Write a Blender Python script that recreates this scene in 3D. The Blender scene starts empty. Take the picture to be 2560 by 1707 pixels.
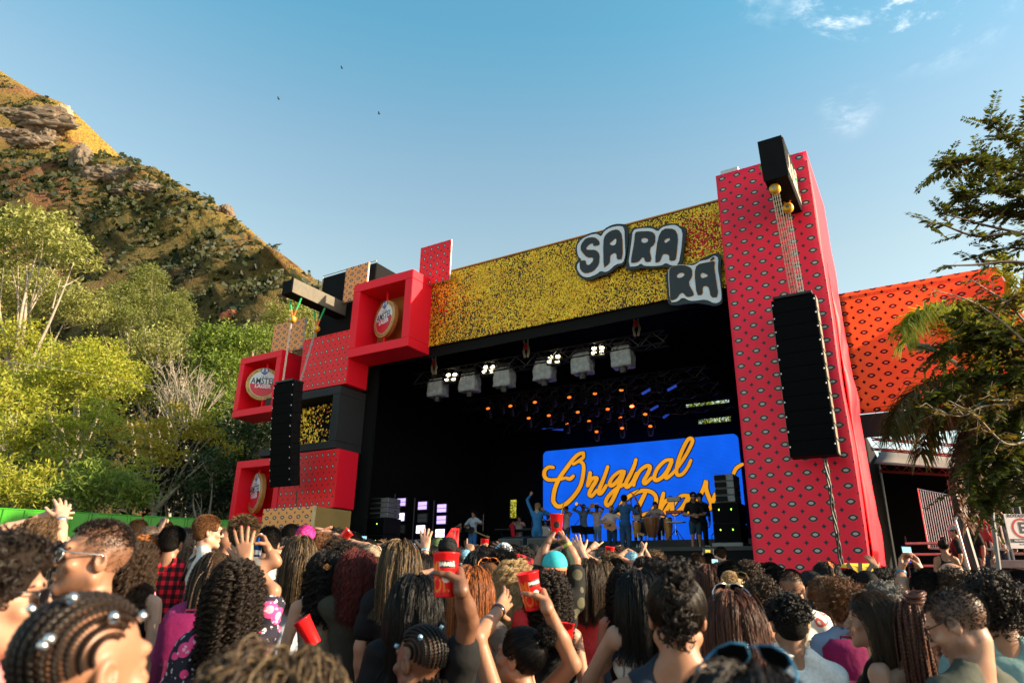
import bpy, bmesh, math, random
import numpy as np
from mathutils import Vector, Matrix, Euler, noise as mnoise
from math import radians, sin, cos, pi

SC = bpy.context.scene
COL = SC.collection
random.seed(7)
RNG = np.random.default_rng(7)

# ------------------------------------------------------------------ camera
FPX = 1690.0                                   # focal length in pixels of the 2560 px wide photograph
PITCH = math.atan(607 / FPX)
ROLL = math.atan(79 / 4649.0)
CAM = Vector((0, 0, 1.5))
FWD = Vector((0, cos(PITCH), sin(PITCH)))
_R0 = Vector((1, 0, 0)); _U0 = Vector((0, -sin(PITCH), cos(PITCH)))
RGT = _R0 * cos(ROLL) + _U0 * sin(ROLL)
UPV = _U0 * cos(ROLL) - _R0 * sin(ROLL)
cd = bpy.data.cameras.new('camera'); cam = bpy.data.objects.new('camera', cd); COL.objects.link(cam)
cd.sensor_width = 36; cd.lens = 36 * FPX / 2560; cd.clip_start = 0.05; cd.clip_end = 3000
_m = Matrix((RGT, UPV, -FWD)).transposed().to_4x4(); _m.translation = CAM
cam.matrix_world = _m
cd.dof.use_dof = True; cd.dof.focus_distance = 8.5; cd.dof.aperture_fstop = 2.9
SC.camera = cam

# ------------------------------------------------------------------ world, sun, exposure
SUN_AZ = radians(-14)          # measured from +x towards +y
SUN_EL = radians(23)
SUND = Vector((cos(SUN_EL) * cos(SUN_AZ), cos(SUN_EL) * sin(SUN_AZ), sin(SUN_EL)))
W = bpy.data.worlds.new('World'); SC.world = W; W.use_nodes = True
wn = W.node_tree; wn.nodes.clear()
def _wn(t, **k):
    n = wn.nodes.new(t)
    for a, b in k.items(): setattr(n, a, b)
    return n
sky = _wn('ShaderNodeTexSky', sky_type='NISHITA', sun_disc=False)
sky.sun_elevation = SUN_EL
sky.sun_rotation = pi / 2 - SUN_AZ
sky.altitude = 900; sky.air_density = 1.0; sky.dust_density = 1.6; sky.ozone_density = 1.6
hs = _wn('ShaderNodeHueSaturation'); hs.inputs['Hue'].default_value = 0.485; hs.inputs['Saturation'].default_value = 0.95
wn.links.new(sky.outputs[0], hs.inputs['Color'])
# a few thin clouds, fixed in the sky (directions), high up
tc = _wn('ShaderNodeTexCoord')
nz = _wn('ShaderNodeTexNoise'); nz.inputs['Scale'].default_value = 5.0; nz.inputs['Detail'].default_value = 9; nz.inputs['Roughness'].default_value = 0.68
nz.inputs['Distortion'].default_value = 0.35
mp = _wn('ShaderNodeMapping'); mp.inputs['Scale'].default_value = (1.0, 1.0, 1.9); mp.inputs['Location'].default_value = (0.37, 0.1, 0.2)
wn.links.new(tc.outputs['Generated'], mp.inputs[0]); wn.links.new(mp.outputs[0], nz.inputs['Vector'])
CLOUDS = []
def _dir(px, py): return (FWD + RGT * ((px - 1280) / FPX) + UPV * ((853.33 - py) / FPX)).normalized()
acc = None
for (px, py, rad, amt) in [(2080, 50, .07, 1.3), (2250, 5, .09, 1.6), (2170, 15, .07, 1.3), (2120, 275, .045, .32), (1890, 10, .05, .25), (2330, -60, .12, 1.0), (2200, -130, .12, .9)]:
    vd = _wn('ShaderNodeVectorMath', operation='DISTANCE'); vd.inputs[1].default_value = _dir(px, py)
    wn.links.new(tc.outputs['Generated'], vd.inputs[0])
    mr = _wn('ShaderNodeMapRange', interpolation_type='SMOOTHSTEP'); mr.inputs[1].default_value = 0.0; mr.inputs[2].default_value = rad
    mr.inputs[3].default_value = amt; mr.inputs[4].default_value = 0.0
    wn.links.new(vd.outputs['Value'], mr.inputs[0])
    if acc is None: acc = mr.outputs[0]
    else:
        mx = _wn('ShaderNodeMath', operation='MAXIMUM'); wn.links.new(acc, mx.inputs[0]); wn.links.new(mr.outputs[0], mx.inputs[1]); acc = mx.outputs[0]
ramp = _wn('ShaderNodeMapRange', interpolation_type='SMOOTHSTEP'); ramp.inputs[1].default_value = .43; ramp.inputs[2].default_value = .72
wn.links.new(nz.outputs['Fac'], ramp.inputs[0])
mul = _wn('ShaderNodeMath', operation='MULTIPLY'); wn.links.new(acc, mul.inputs[0]); wn.links.new(ramp.outputs[0], mul.inputs[1])
mixc = _wn('ShaderNodeMixRGB'); mixc.inputs['Color2'].default_value = (7.6, 6.9, 6.3, 1)
# the sky grows deeper and more teal with height
sz = _wn('ShaderNodeSeparateXYZ'); wn.links.new(tc.outputs['Generated'], sz.inputs[0])
er = _wn('ShaderNodeValToRGB'); wn.links.new(sz.outputs[2], er.inputs[0])
for i, (p_, c_) in enumerate([(.42, (.86, .71, .54)), (.56, (.72, .71, .61)), (.70, (.42, .72, .68)), (.9, (.42, .72, .70))]):
    e_ = er.color_ramp.elements[i] if i < 2 else er.color_ramp.elements.new(p_)
    e_.position = p_; e_.color = (*c_, 1)
tint = _wn('ShaderNodeMixRGB', blend_type='MULTIPLY'); tint.inputs[0].default_value = 1
wn.links.new(hs.outputs[0], tint.inputs[1]); wn.links.new(er.outputs[0], tint.inputs[2])
wn.links.new(mul.outputs[0], mixc.inputs['Fac']); wn.links.new(tint.outputs[0], mixc.inputs['Color1'])
bg = _wn('ShaderNodeBackground'); bg.inputs['Strength'].default_value = 0.15
wo = _wn('ShaderNodeOutputWorld')
wn.links.new(mixc.outputs[0], bg.inputs['Color']); wn.links.new(bg.outputs[0], wo.inputs['Surface'])

sl = bpy.data.lights.new('sun', 'SUN'); so = bpy.data.objects.new('sun', sl); COL.objects.link(so)
sl.energy = 4.4; sl.angle = radians(0.6); sl.color = (1.0, 0.80, 0.55)
so.rotation_euler = SUND.to_track_quat('Z', 'Y').to_euler(); so.location = (60, -15, 40)
SC.view_settings.view_transform = 'Standard'; SC.view_settings.look = 'None'
SC.view_settings.exposure = 1.68; SC.view_settings.gamma = 1; SC.view_settings.use_curve_mapping = False
SC.cycles.max_bounces = 5; SC.cycles.diffuse_bounces = 3; SC.cycles.glossy_bounces = 2; SC.cycles.transparent_max_bounces = 8
SC.cycles.use_denoising = True
SC.cycles.sample_clamp_indirect = 6
# ------------------------------------------------------------------ helpers
def pray(px, py): return RGT * ((px - 1280) / FPX) + UPV * ((853.33 - py) / FPX) + FWD
def at(px, py, Y):
    r = pray(px, py); return CAM + r * (Y / r.y)
SU = Vector((0.85196743, -0.52359478, 0)); SV = Vector((0.52359478, 0.85196743, 0)); SO = Vector((5.7197, 16.5, 0))
STM = Matrix((SU, SV, Vector((0, 0, 1)))).transposed().to_4x4(); STM.translation = SO
STI = STM.inverted()
def onv(px, py, v):
    "the point of the stage plane V = v that stands at this spot of the photograph (stage coordinates u, v, w)"
    r = pray(px, py); t = ((SO - CAM).dot(SV) + v) / r.dot(SV)
    return STI @ (CAM + r * t)
def st(u, v, w): return STM @ Vector((u, v, w))
def gz(y, x=0): return 0.04 * max(-5.0, min(y, 21.0))     # the square rises gently towards the stage

MATS = {}
def principled(name, col, rough=.6, metal=0, spec=None, emit=None, estr=0, alpha=None):
    m = bpy.data.materials.new(name); m.use_nodes = True
    b = m.node_tree.nodes['Principled BSDF']
    b.inputs['Base Color'].default_value = (*col, 1); b.inputs['Roughness'].default_value = rough; b.inputs['Metallic'].default_value = metal
    if spec is not None: b.inputs['Specular IOR Level'].default_value = spec
    if emit: b.inputs['Emission Color'].default_value = (*emit, 1); b.inputs['Emission Strength'].default_value = estr
    return m
class NT:
    def __init__(s, m): s.m = m; s.t = m.node_tree; s.b = s.t.nodes.get('Principled BSDF')
    def n(s, t, **k):
        x = s.t.nodes.new(t)
        for a, b in k.items(): setattr(x, a, b)
        return x
    def put(s, sock, v):
        if isinstance(v, (int, float)): sock.default_value = v
        elif isinstance(v, tuple): sock.default_value = v if len(v) != 3 or sock.type != 'RGBA' else (*v, 1)
        else: s.t.links.new(v, sock)
    def math(s, op, a, b=None, c=None):
        x = s.n('ShaderNodeMath', operation=op)
        s.put(x.inputs[0], a)
        if b is not None: s.put(x.inputs[1], b)
        if c is not None: s.put(x.inputs[2], c)
        return x.outputs[0]
    def mix(s, f, a, b, mode='MIX'):
        x = s.n('ShaderNodeMixRGB', blend_type=mode); s.put(x.inputs[0], f); s.put(x.inputs[1], a); s.put(x.inputs[2], b); return x.outputs[0]
    def coord(s, k='Object'): return s.n('ShaderNodeTexCoord').outputs[k]
    def noise(s, scale, detail=3, rough=.5, vec=None, out='Fac'):
        x = s.n('ShaderNodeTexNoise'); x.inputs['Scale'].default_value = scale; x.inputs['Detail'].default_value = detail; x.inputs['Roughness'].default_value = rough
        s.t.links.new(vec if vec is not None else s.coord(), x.inputs['Vector']); return x.outputs[out]
    def rng(s, v, a, b, c=0., d=1.):
        x = s.n('ShaderNodeMapRange'); s.put(x.inputs[0], v)
        for i, q in enumerate((a, b, c, d)): x.inputs[i + 1].default_value = q
        return x.outputs[0]
    def sep(s, v):
        x = s.n('ShaderNodeSeparateXYZ'); s.t.links.new(v, x.inputs[0]); return x.outputs
    def bump(s, h, strength=.3, dist=.02):
        x = s.n('ShaderNodeBump'); x.inputs['Strength'].default_value = strength; x.inputs['Distance'].default_value = dist
        s.put(x.inputs['Height'], h); s.t.links.new(x.outputs[0], s.b.inputs['Normal'])
    def base(s, v): s.put(s.b.inputs['Base Color'], v)
def mat(name, col, rough=.6, metal=0, vary=.12, nscale=6., bump=0., **k):
    "a plain procedural material with a little tone variation and relief"
    if name in MATS: return MATS[name]
    m = principled(name, col, rough, metal, **k); t = NT(m)
    f = t.noise(nscale, 4, .6)
    lo = tuple(c * (1 - vary) for c in col); hi = tuple(min(1, c * (1 + vary)) for c in col)
    t.base(t.mix(t.rng(f, .3, .7), lo, hi))
    if bump: t.bump(t.noise(nscale * 3, 4, .6), bump, .01)
    MATS[name] = m; return m
def cloth(name, col, rough=.8, fold=.25, fscale=3.0):
    if name in MATS: return MATS[name]
    m = principled(name, col, rough, 0, spec=.25); t = NT(m)
    f = t.noise(fscale, 3, .5); g = t.noise(70, 2, .5)
    t.base(t.mix(t.rng(g, .3, .7), tuple(c * .88 for c in col), tuple(min(1, c * 1.1) for c in col)))
    t.bump(f, fold, .05)
    MATS[name] = m; return m

class MB:
    "collects shapes; build() links them as ONE mesh object"
    def __init__(s): s.v = []; s.f = []; s.mi = []
    def add(s, vs, fs, mi=0):
        o = len(s.v); s.v += [tuple(p) for p in vs]; s.f += [tuple(i + o for i in f) for f in fs]; s.mi += [mi] * len(fs); return s
    def box(s, a, b, mi=0, M=None):
        (x0, y0, z0), (x1, y1, z1) = a, b
        vs = [(x0, y0, z0), (x1, y0, z0), (x1, y1, z0), (x0, y1, z0), (x0, y0, z1), (x1, y0, z1), (x1, y1, z1), (x0, y1, z1)]
        if M is not None: vs = [M @ Vector(p) for p in vs]
        return s.add(vs, [(0, 3, 2, 1), (4, 5, 6, 7), (0, 1, 5, 4), (1, 2, 6, 5), (2, 3, 7, 6), (3, 0, 4, 7)], mi)
    def bbox(s, a, b, bev=.01, mi=0, M=None):
        "a box with chamfered edges"
        bm = bmesh.new(); bmesh.ops.create_cube(bm, size=1)
        for q in bm.verts:
            q.co = Vector([a[i] + (q.co[i] + .5) * (b[i] - a[i]) for i in range(3)])
        bmesh.ops.bevel(bm, geom=list(bm.edges), offset=bev, segments=1, affect='EDGES')
        bm.verts.index_update()
        vs = [v.co.copy() for v in bm.verts]; fs = [[v.index for v in f.verts] for f in bm.faces]; bm.free()
        if M is not None: vs = [M @ p for p in vs]
        return s.add(vs, fs, mi)
    def tube(s, pts, rad, n=6, mi=0, cap=True):
        pts = [Vector(p) for p in pts]
        if isinstance(rad, (int, float)): rad = [rad] * len(pts)
        t0 = (pts[1] - pts[0]).normalized(); nrm = t0.orthogonal().normalized()
        vs = []
        for i, p in enumerate(pts):
            t = (pts[min(i + 1, len(pts) - 1)] - pts[max(i - 1, 0)])
            t = t.normalized() if t.length > 1e-9 else t0
            nrm = nrm - t * nrm.dot(t)
            nrm = nrm.normalized() if nrm.length > 1e-6 else t.orthogonal().normalized()
            bi = t.cross(nrm)
            for k in range(n):
                a = 2 * pi * k / n; vs.append(p + (nrm * cos(a) + bi * sin(a)) * rad[i])
        fs = []
        for i in range(len(pts) - 1):
            for k in range(n):
                k2 = (k + 1) % n; fs.append((i * n + k, i * n + k2, (i + 1) * n + k2, (i + 1) * n + k))
        if cap: fs.append(tuple(range(n))[::-1]); fs.append(tuple((len(pts) - 1) * n + k for k in range(n)))
        return s.add(vs, fs, mi)
    def lathe(s, prof, n=24, M=None, mi=0):
        "profile of (r, z) turned about z"
        vs = []; fs = []
        for r, z in prof:
            for k in range(n): a = 2 * pi * k / n; vs.append(Vector((r * cos(a), r * sin(a), z)))
        for i in range(len(prof) - 1):
            for k in range(n): k2 = (k + 1) % n; fs.append((i * n + k, i * n + k2, (i + 1) * n + k2, (i + 1) * n + k))
        if M is not None: vs = [M @ p for p in vs]
        return s.add(vs, fs, mi)
    def ell(s, c, r, nu=12, nv=8, M=None, mi=0):
        vs = []; fs = []
        for i in range(nv + 1):
            t = pi * i / nv
            for k in range(nu):
                a = 2 * pi * k / nu; vs.append(Vector((c[0] + r[0] * sin(t) * cos(a), c[1] + r[1] * sin(t) * sin(a), c[2] - r[2] * cos(t))))
        for i in range(nv):
            for k in range(nu): k2 = (k + 1) % nu; fs.append((i * nu + k, i * nu + k2, (i + 1) * nu + k2, (i + 1) * nu + k))
        if M is not None: vs = [M @ p for p in vs]
        return s.add(vs, fs, mi)
    def mesh(s, name, smooth=False, off=None, M=None):
        me = bpy.data.meshes.new(name)
        v = s.v
        if off is not None: v = [(p[0] - off[0], p[1] - off[1], p[2] - off[2]) for p in v]
        if M is not None: v = [tuple(M @ Vector(p)) for p in v]
        me.from_pydata(v, [], s.f); me.update()
        if any(s.mi): me.polygons.foreach_set('material_index', s.mi)
        if smooth: me.polygons.foreach_set('use_smooth', [True] * len(me.polygons))
        return me
    def build(s, name, mats, parent=None, smooth=False, off=None):
        if off is None and parent is not None: off = OFF.get(parent.name)
        return link(name, s.mesh(name, smooth, off), mats, parent)
OFF = {}
def link(name, me, mats, parent=None):
    if mats is not None and me is not None and hasattr(me, 'materials'):
        for m in (mats if isinstance(mats, (list, tuple)) else [mats]): me.materials.append(m)
    o = bpy.data.objects.new(name, me); COL.objects.link(o)
    if parent is not None: o.parent = parent
    return o
def tag(o, label=None, cat=None, group=None, kind=None):
    if label: o['label'] = label
    if cat: o['category'] = cat
    if group: o['group'] = group
    if kind: o['kind'] = kind
    return o
def empty(name, label, cat, group=None, M=None):
    o = bpy.data.objects.new(name, None); COL.objects.link(o); o.empty_display_size = .2
    if M is not None: o.matrix_world = M
    return tag(o, label, cat, group)
def sthing(name, label, cat, p, group=None):
    "a thing of the stage: parts are given in stage coordinates u, v, w"
    o = empty(name, label, cat, group, STM @ Matrix.Translation(Vector(p))); OFF[o.name] = tuple(p); return o
def wthing(name, label, cat, p, group=None):
    o = empty(name, label, cat, group, Matrix.Translation(Vector(p))); OFF[o.name] = tuple(p); return o
def copy_tree(o, parent=None):
    c = o.copy(); COL.objects.link(c); c.parent = parent
    if parent is not None: c.matrix_parent_inverse = o.matrix_parent_inverse
    for ch in o.children: copy_tree(ch, c)
    return c
_dg = None
def curve_mesh(name, cu):
    "a curve or text turned into a mesh"
    o = bpy.data.objects.new(name + '_src', cu); COL.objects.link(o)
    bpy.context.view_layer.update()
    dg = bpy.context.evaluated_depsgraph_get()
    me = bpy.data.meshes.new_from_object(o.evaluated_get(dg)); me.name = name; me.materials.clear()
    bpy.data.objects.remove(o); bpy.data.curves.remove(cu); return me
def text_mesh(txt, size, ext=.002, bold=0., M=None, sx=1., align='CENTER'):
    cu = bpy.data.curves.new('txt', 'FONT'); cu.body = txt; cu.size = size; cu.extrude = ext; cu.offset = bold
    cu.align_x = align; cu.align_y = 'CENTER'; cu.resolution_u = 3
    me = curve_mesh('lettering', cu)
    if sx != 1: me.transform(Matrix.Diagonal((sx, 1, 1, 1)))
    if M is not None: me.transform(M)
    return me
def outline_mesh(loops, ext, M=None, smooth_loops=False, name='plate', bevel=0):
    "closed outlines (first the rim, then the holes) filled and given thickness"
    cu = bpy.data.curves.new('out', 'CURVE'); cu.dimensions = '2D'; cu.fill_mode = 'BOTH'; cu.extrude = ext; cu.resolution_u = 4
    for lp in loops:
        if smooth_loops:
            sp = cu.splines.new('BEZIER'); sp.bezier_points.add(len(lp) - 1)
            for b, p in zip(sp.bezier_points, lp): b.co = (p[0], p[1], 0); b.handle_left_type = b.handle_right_type = 'AUTO'
        else:
            sp = cu.splines.new('POLY'); sp.points.add(len(lp) - 1)
            for b, p in zip(sp.points, lp): b.co = (p[0], p[1], 0, 1)
        sp.use_cyclic_u = True
    me = curve_mesh(name, cu)
    if M is not None: me.transform(M)
    return me
XZ = Matrix(((1, 0, 0, 0), (0, 0, -1, 0), (0, 1, 0, 0), (0, 0, 0, 1)))      # flat drawing (x, y) stood up facing -y
# ------------------------------------------------------------------ the square
mb = MB()
xs = [-400, -120, -60, -30, -18, -10, -4, 0, 4, 10, 18, 30, 60, 120, 400]; ys = [-60, -20, -5, 0, 4, 8, 12, 16, 21, 26, 34, 50, 80, 160, 400]
vs = [(x, y, gz(y)) for y in ys for x in xs]; nx = len(xs)
mb.add(vs, [(j * nx + i, j * nx + i + 1, (j + 1) * nx + i + 1, (j + 1) * nx + i) for j in range(len(ys) - 1) for i in range(nx - 1)])
tag(mb.build('ground', mat('asphalt', (.055, .052, .05), .9, nscale=2.0, vary=.3, bump=.4)), kind='structure')

# ------------------------------------------------------------------ the hills behind the left side of the stage
def fbm(p, o=4):
    a = 0; w = 1; q = Vector(p)
    for i in range(o): a += w * mnoise.noise(q); q = q * 2.07 + Vector((3.1, 1.7, 9.2)); w *= .52
    return a
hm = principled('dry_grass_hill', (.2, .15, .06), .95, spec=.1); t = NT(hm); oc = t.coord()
big = t.noise(.035, 5, .6, oc); mid = t.noise(.16, 6, .68, oc); fine = t.noise(.9, 5, .7, oc); vf = t.noise(3.2, 3, .7, oc)
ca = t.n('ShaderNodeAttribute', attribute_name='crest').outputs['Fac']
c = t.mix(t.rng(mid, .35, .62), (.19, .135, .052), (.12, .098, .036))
c = t.mix(t.math('MULTIPLY', ca, t.rng(mid, .3, .55, .5, 1.)), c, (.46, .30, .06))  # golden dry grass towards the crest, with the sunlit ridge put into the colour
c = t.mix(t.rng(fine, .46, .66, 0, .9), c, (.055, .065, .02))
c = t.mix(t.rng(t.math('MULTIPLY', big, fine), .27, .33), c, (.21, .10, .055))
c = t.mix(t.rng(vf, .3, .7, 0, .55), c, t.mix(.5, c, (.03, .03, .012)))
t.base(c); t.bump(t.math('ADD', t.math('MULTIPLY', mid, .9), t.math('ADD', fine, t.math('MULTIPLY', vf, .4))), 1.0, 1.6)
hm.cycles.displacement_method = 'BUMP' if hasattr(hm, 'cycles') else 'BUMP'
HILLPTS = []
def hill(name, ridge, facedir, slope, top, seed, nt=70, ns=170, rock=0., cw=9., ce=2.):
    P = [at(px, py, Y) for px, py, Y in ridge]
    L = [0]
    for a, b in zip(P, P[1:]): L.append(L[-1] + (b - a).length)
    def R(s):
        d = s * L[-1]
        for i in range(len(P) - 1):
            if d <= L[i + 1] or i == len(P) - 2:
                q = (d - L[i]) / (L[i + 1] - L[i]); return P[i].lerp(P[i + 1], max(0, min(1, q)))
    fd = Vector((*facedir, 0)).normalized(); vs = []; fs = []; back = 14
    for j in range(ns + 1):
        p = R(j / ns); H = p.z - 1
        for i in range(nt + back + 1):
            if i <= nt:
                q = i / nt                                   # 0 at the crest, 1 at the foot
                d = (q ** 1.15) * (H / math.tan(slope) + top * .8)
                zd = (d - top * (1 - math.exp(-d / top))) * math.tan(slope)
                o = p + fd * d; o.z = p.z - zd
                if o.z < .3: o.z = .3
            amp = min(1.0, i / 5)
            if i > nt:
                b = (i - nt) / back; o = p - fd * (b * b * 120 + b * 14); o.z = p.z - (b * b * 80 + b * 2)
                amp = b
            n = Vector((o.x, o.y, o.z))
            dis = fbm(n * .022 + Vector((seed, 0, 0)), 3) * 7.5 + fbm(n * .085 + Vector((0, seed, 0)), 4) * 3.4
            dis += (abs(mnoise.noise(Vector((j * .11 + .02 * i, seed, i * .012)))) - .25) * 9 * min(1, i / 18)
            rk = max(0, fbm(n * .06 + Vector((seed * 2, 4, 0)), 3) - .18 + rock) * 10
            dis += rk * abs(mnoise.noise(n * .33)) * 1.3 + fbm(n * .4, 2) * .55
            o = o + (fd * .75 + Vector((0, 0, .55))) * dis * (.12 + .88 * amp) * min(1, H / 40)
            vs.append(o)
            if 4 < i <= nt and o.z > 2: HILLPTS.append((o.copy(), math.exp(-i / cw) * (j / ns < ce)))
    m = nt + back + 1
    order = list(range(nt + back, nt, -1)) + list(range(0, nt + 1))
    for j in range(ns):
        for a, b in zip(order, order[1:]):
            fs.append((j * m + a, j * m + b, (j + 1) * m + b, (j + 1) * m + a))
    from mathutils.bvhtree import BVHTree
    global HB; HB = BVHTree.FromPolygons(vs, fs)
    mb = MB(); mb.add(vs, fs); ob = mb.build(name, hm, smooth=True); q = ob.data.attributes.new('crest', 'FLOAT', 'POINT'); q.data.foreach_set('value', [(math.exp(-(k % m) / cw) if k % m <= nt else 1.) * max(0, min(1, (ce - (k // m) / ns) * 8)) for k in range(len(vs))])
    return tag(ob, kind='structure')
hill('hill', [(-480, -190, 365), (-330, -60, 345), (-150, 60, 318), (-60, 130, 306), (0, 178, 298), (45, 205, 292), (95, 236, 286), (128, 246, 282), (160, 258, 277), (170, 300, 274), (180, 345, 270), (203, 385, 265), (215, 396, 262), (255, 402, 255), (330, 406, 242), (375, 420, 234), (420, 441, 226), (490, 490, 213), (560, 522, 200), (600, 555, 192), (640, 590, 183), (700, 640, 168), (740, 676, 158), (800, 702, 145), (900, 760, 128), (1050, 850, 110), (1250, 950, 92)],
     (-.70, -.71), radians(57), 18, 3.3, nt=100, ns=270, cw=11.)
# bushes all over the slopes: nobody could count them
bm_ = MB(); random.seed(3)
cand = [p for p in HILLPTS]
dens = lambda p: .72 + .8 * mnoise.noise(p * .05) + .5 * mnoise.noise(p * .17 + Vector((5, 0, 0)))
cnt = 0
while cnt < 21000:
    p, cr_ = random.choice(cand)
    if random.random() > dens(p) * (1 - cr_) ** 2: continue
    cnt += 1
    r = random.choice((.35, .45, .55, .7, .85, 1.15)) * random.uniform(.8, 1.25) * min(1.7, p.y / 125)
    for k in range(7):
        c = p + Vector((random.gauss(0, .55), random.gauss(0, .55), abs(random.gauss(.35, .4)))) * r
        a = Vector((random.gauss(0, 1), random.gauss(0, 1), random.gauss(0, 1))).normalized(); b = a.orthogonal().normalized(); s = r * random.uniform(.35, .75)
        bm_.add([c - a * s, c + b * s * .7, c + a * s, c - b * s * .7], [(0, 1, 2, 3)], mi=0)
def leafmat(name, cols, trans=.35, rough=.55, spec=.3):
    m = principled(name, cols[0], rough, spec=spec); t = NT(m)
    g = t.n('ShaderNodeNewGeometry'); r = g.outputs['Random Per Island']
    cr = t.n('ShaderNodeValToRGB'); t.t.links.new(r, cr.inputs[0])
    e = cr.color_ramp.elements; e[0].color = (*cols[0], 1); e[1].color = (*cols[-1], 1)
    for i, c in enumerate(cols[1:-1]): q = e.new((i + 1) / (len(cols) - 1)); q.color = (*c, 1)
    col = t.mix(t.rng(t.noise(.7, 3), .3, .7, 0, .5), cr.outputs[0], t.mix(1, cr.outputs[0], (.55, .62, .5), 'MULTIPLY'))
    t.base(col)
    tr = t.n('ShaderNodeBsdfTranslucent'); t.t.links.new(t.mix(1, col, (1.25, 1.3, .55), 'MULTIPLY'), tr.inputs[0])
    ms = t.n('ShaderNodeMixShader'); ms.inputs[0].default_value = trans
    out = [n for n in t.t.nodes if n.type == 'OUTPUT_MATERIAL'][0]
    t.t.links.new(t.b.outputs[0], ms.inputs[1]); t.t.links.new(tr.outputs[0], ms.inputs[2]); t.t.links.new(ms.outputs[0], out.inputs[0])
    return m
tag(bm_.build('hillside_bushes', leafmat('bush_leaf', [(.016, .026, .008), (.03, .042, .012), (.055, .06, .018), (.022, .03, .01)])), kind='stuff')
# rock outcrops standing out of the slope
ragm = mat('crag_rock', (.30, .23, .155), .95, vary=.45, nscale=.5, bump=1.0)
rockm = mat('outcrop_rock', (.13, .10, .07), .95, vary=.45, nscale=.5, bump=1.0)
redm = mat('red_earth', (.34, .115, .06), .95, vary=.35, nscale=.4, bump=1.0)
def rock(px, py, Y, size, label, m, seed, n=1):
    h_ = HB.ray_cast(CAM, pray(px, py).normalized()); c = h_[0] if h_[0] else at(px, py, Y)
    mb = MB(); random.seed(seed)
    for k in range(n):
        bm = bmesh.new(); bmesh.ops.create_icosphere(bm, subdivisions=4, radius=1)
        sc = Vector((size[0] * random.uniform(.55, 1), size[1], size[2] * random.uniform(.55, 1)))
        o = Vector((random.uniform(-1, 1) * size[0] * .9, 0, random.uniform(-1, 1) * size[2] * .5)) if n > 1 else Vector()
        for v in bm.verts:
            q = v.co.copy(); f = 1 + .35 * fbm(q * 1.2 + Vector((seed + k, 0, 0)), 3) + .25 * abs(mnoise.noise(q * 3.1 + Vector((k, seed, 0))))
            f = round(f * 7) / 7 * .6 + f * .4
            v.co = c + o + Vector((q.x * sc.x * f, q.y * sc.y * f, q.z * sc.z * f))
        bm.verts.index_update(); mb.add([v.co.copy() for v in bm.verts], [[v.index for v in f.verts] for f in bm.faces]); bm.free()
    tag(mb.build('rock_outcrop', m), label, 'rock', 'rocks on the hill')
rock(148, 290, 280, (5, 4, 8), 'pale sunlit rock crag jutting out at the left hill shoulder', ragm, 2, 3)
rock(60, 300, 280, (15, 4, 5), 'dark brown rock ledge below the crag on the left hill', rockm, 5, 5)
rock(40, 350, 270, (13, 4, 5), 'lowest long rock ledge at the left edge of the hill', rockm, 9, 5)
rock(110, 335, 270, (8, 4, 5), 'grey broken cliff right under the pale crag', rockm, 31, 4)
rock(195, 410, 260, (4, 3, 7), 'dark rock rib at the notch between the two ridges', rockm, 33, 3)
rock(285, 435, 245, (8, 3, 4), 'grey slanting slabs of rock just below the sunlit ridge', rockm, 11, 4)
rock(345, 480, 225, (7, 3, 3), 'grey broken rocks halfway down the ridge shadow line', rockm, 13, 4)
rock(553, 528, 200, (2.6, 3, 2.4), 'small rock standing up on the ridge crest', rockm, 17, 2)
rock(585, 786, 104, (2.4, 1, 1.0), 'bare red earth scar at the foot of the hill by the stage', redm, 19, 2)
# three birds far up
for px, py, Y, lab in [(855, 171, 60, 'highest of three tiny birds in the sky'), (697, 248, 60, 'leftmost of three tiny birds in the sky'), (948, 285, 60, 'lowest of three tiny birds in the sky')]:
    c = at(px, py, Y); mb = MB()
    mb.ell(c, (.16, .05, .05), 8, 6)
    for s in (-1, 1): mb.add([c + Vector((.05, 0, .02)), c + Vector((-.07, 0, .02)), c + Vector((-.12, s * .1 + s * .14, .10)), c + Vector((0, s * .24, .12))], [(0, 1, 2, 3)])
    tag(mb.build('bird', mat('bird_dark', (.03, .03, .03))), lab, 'bird', 'birds in the sky')
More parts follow.
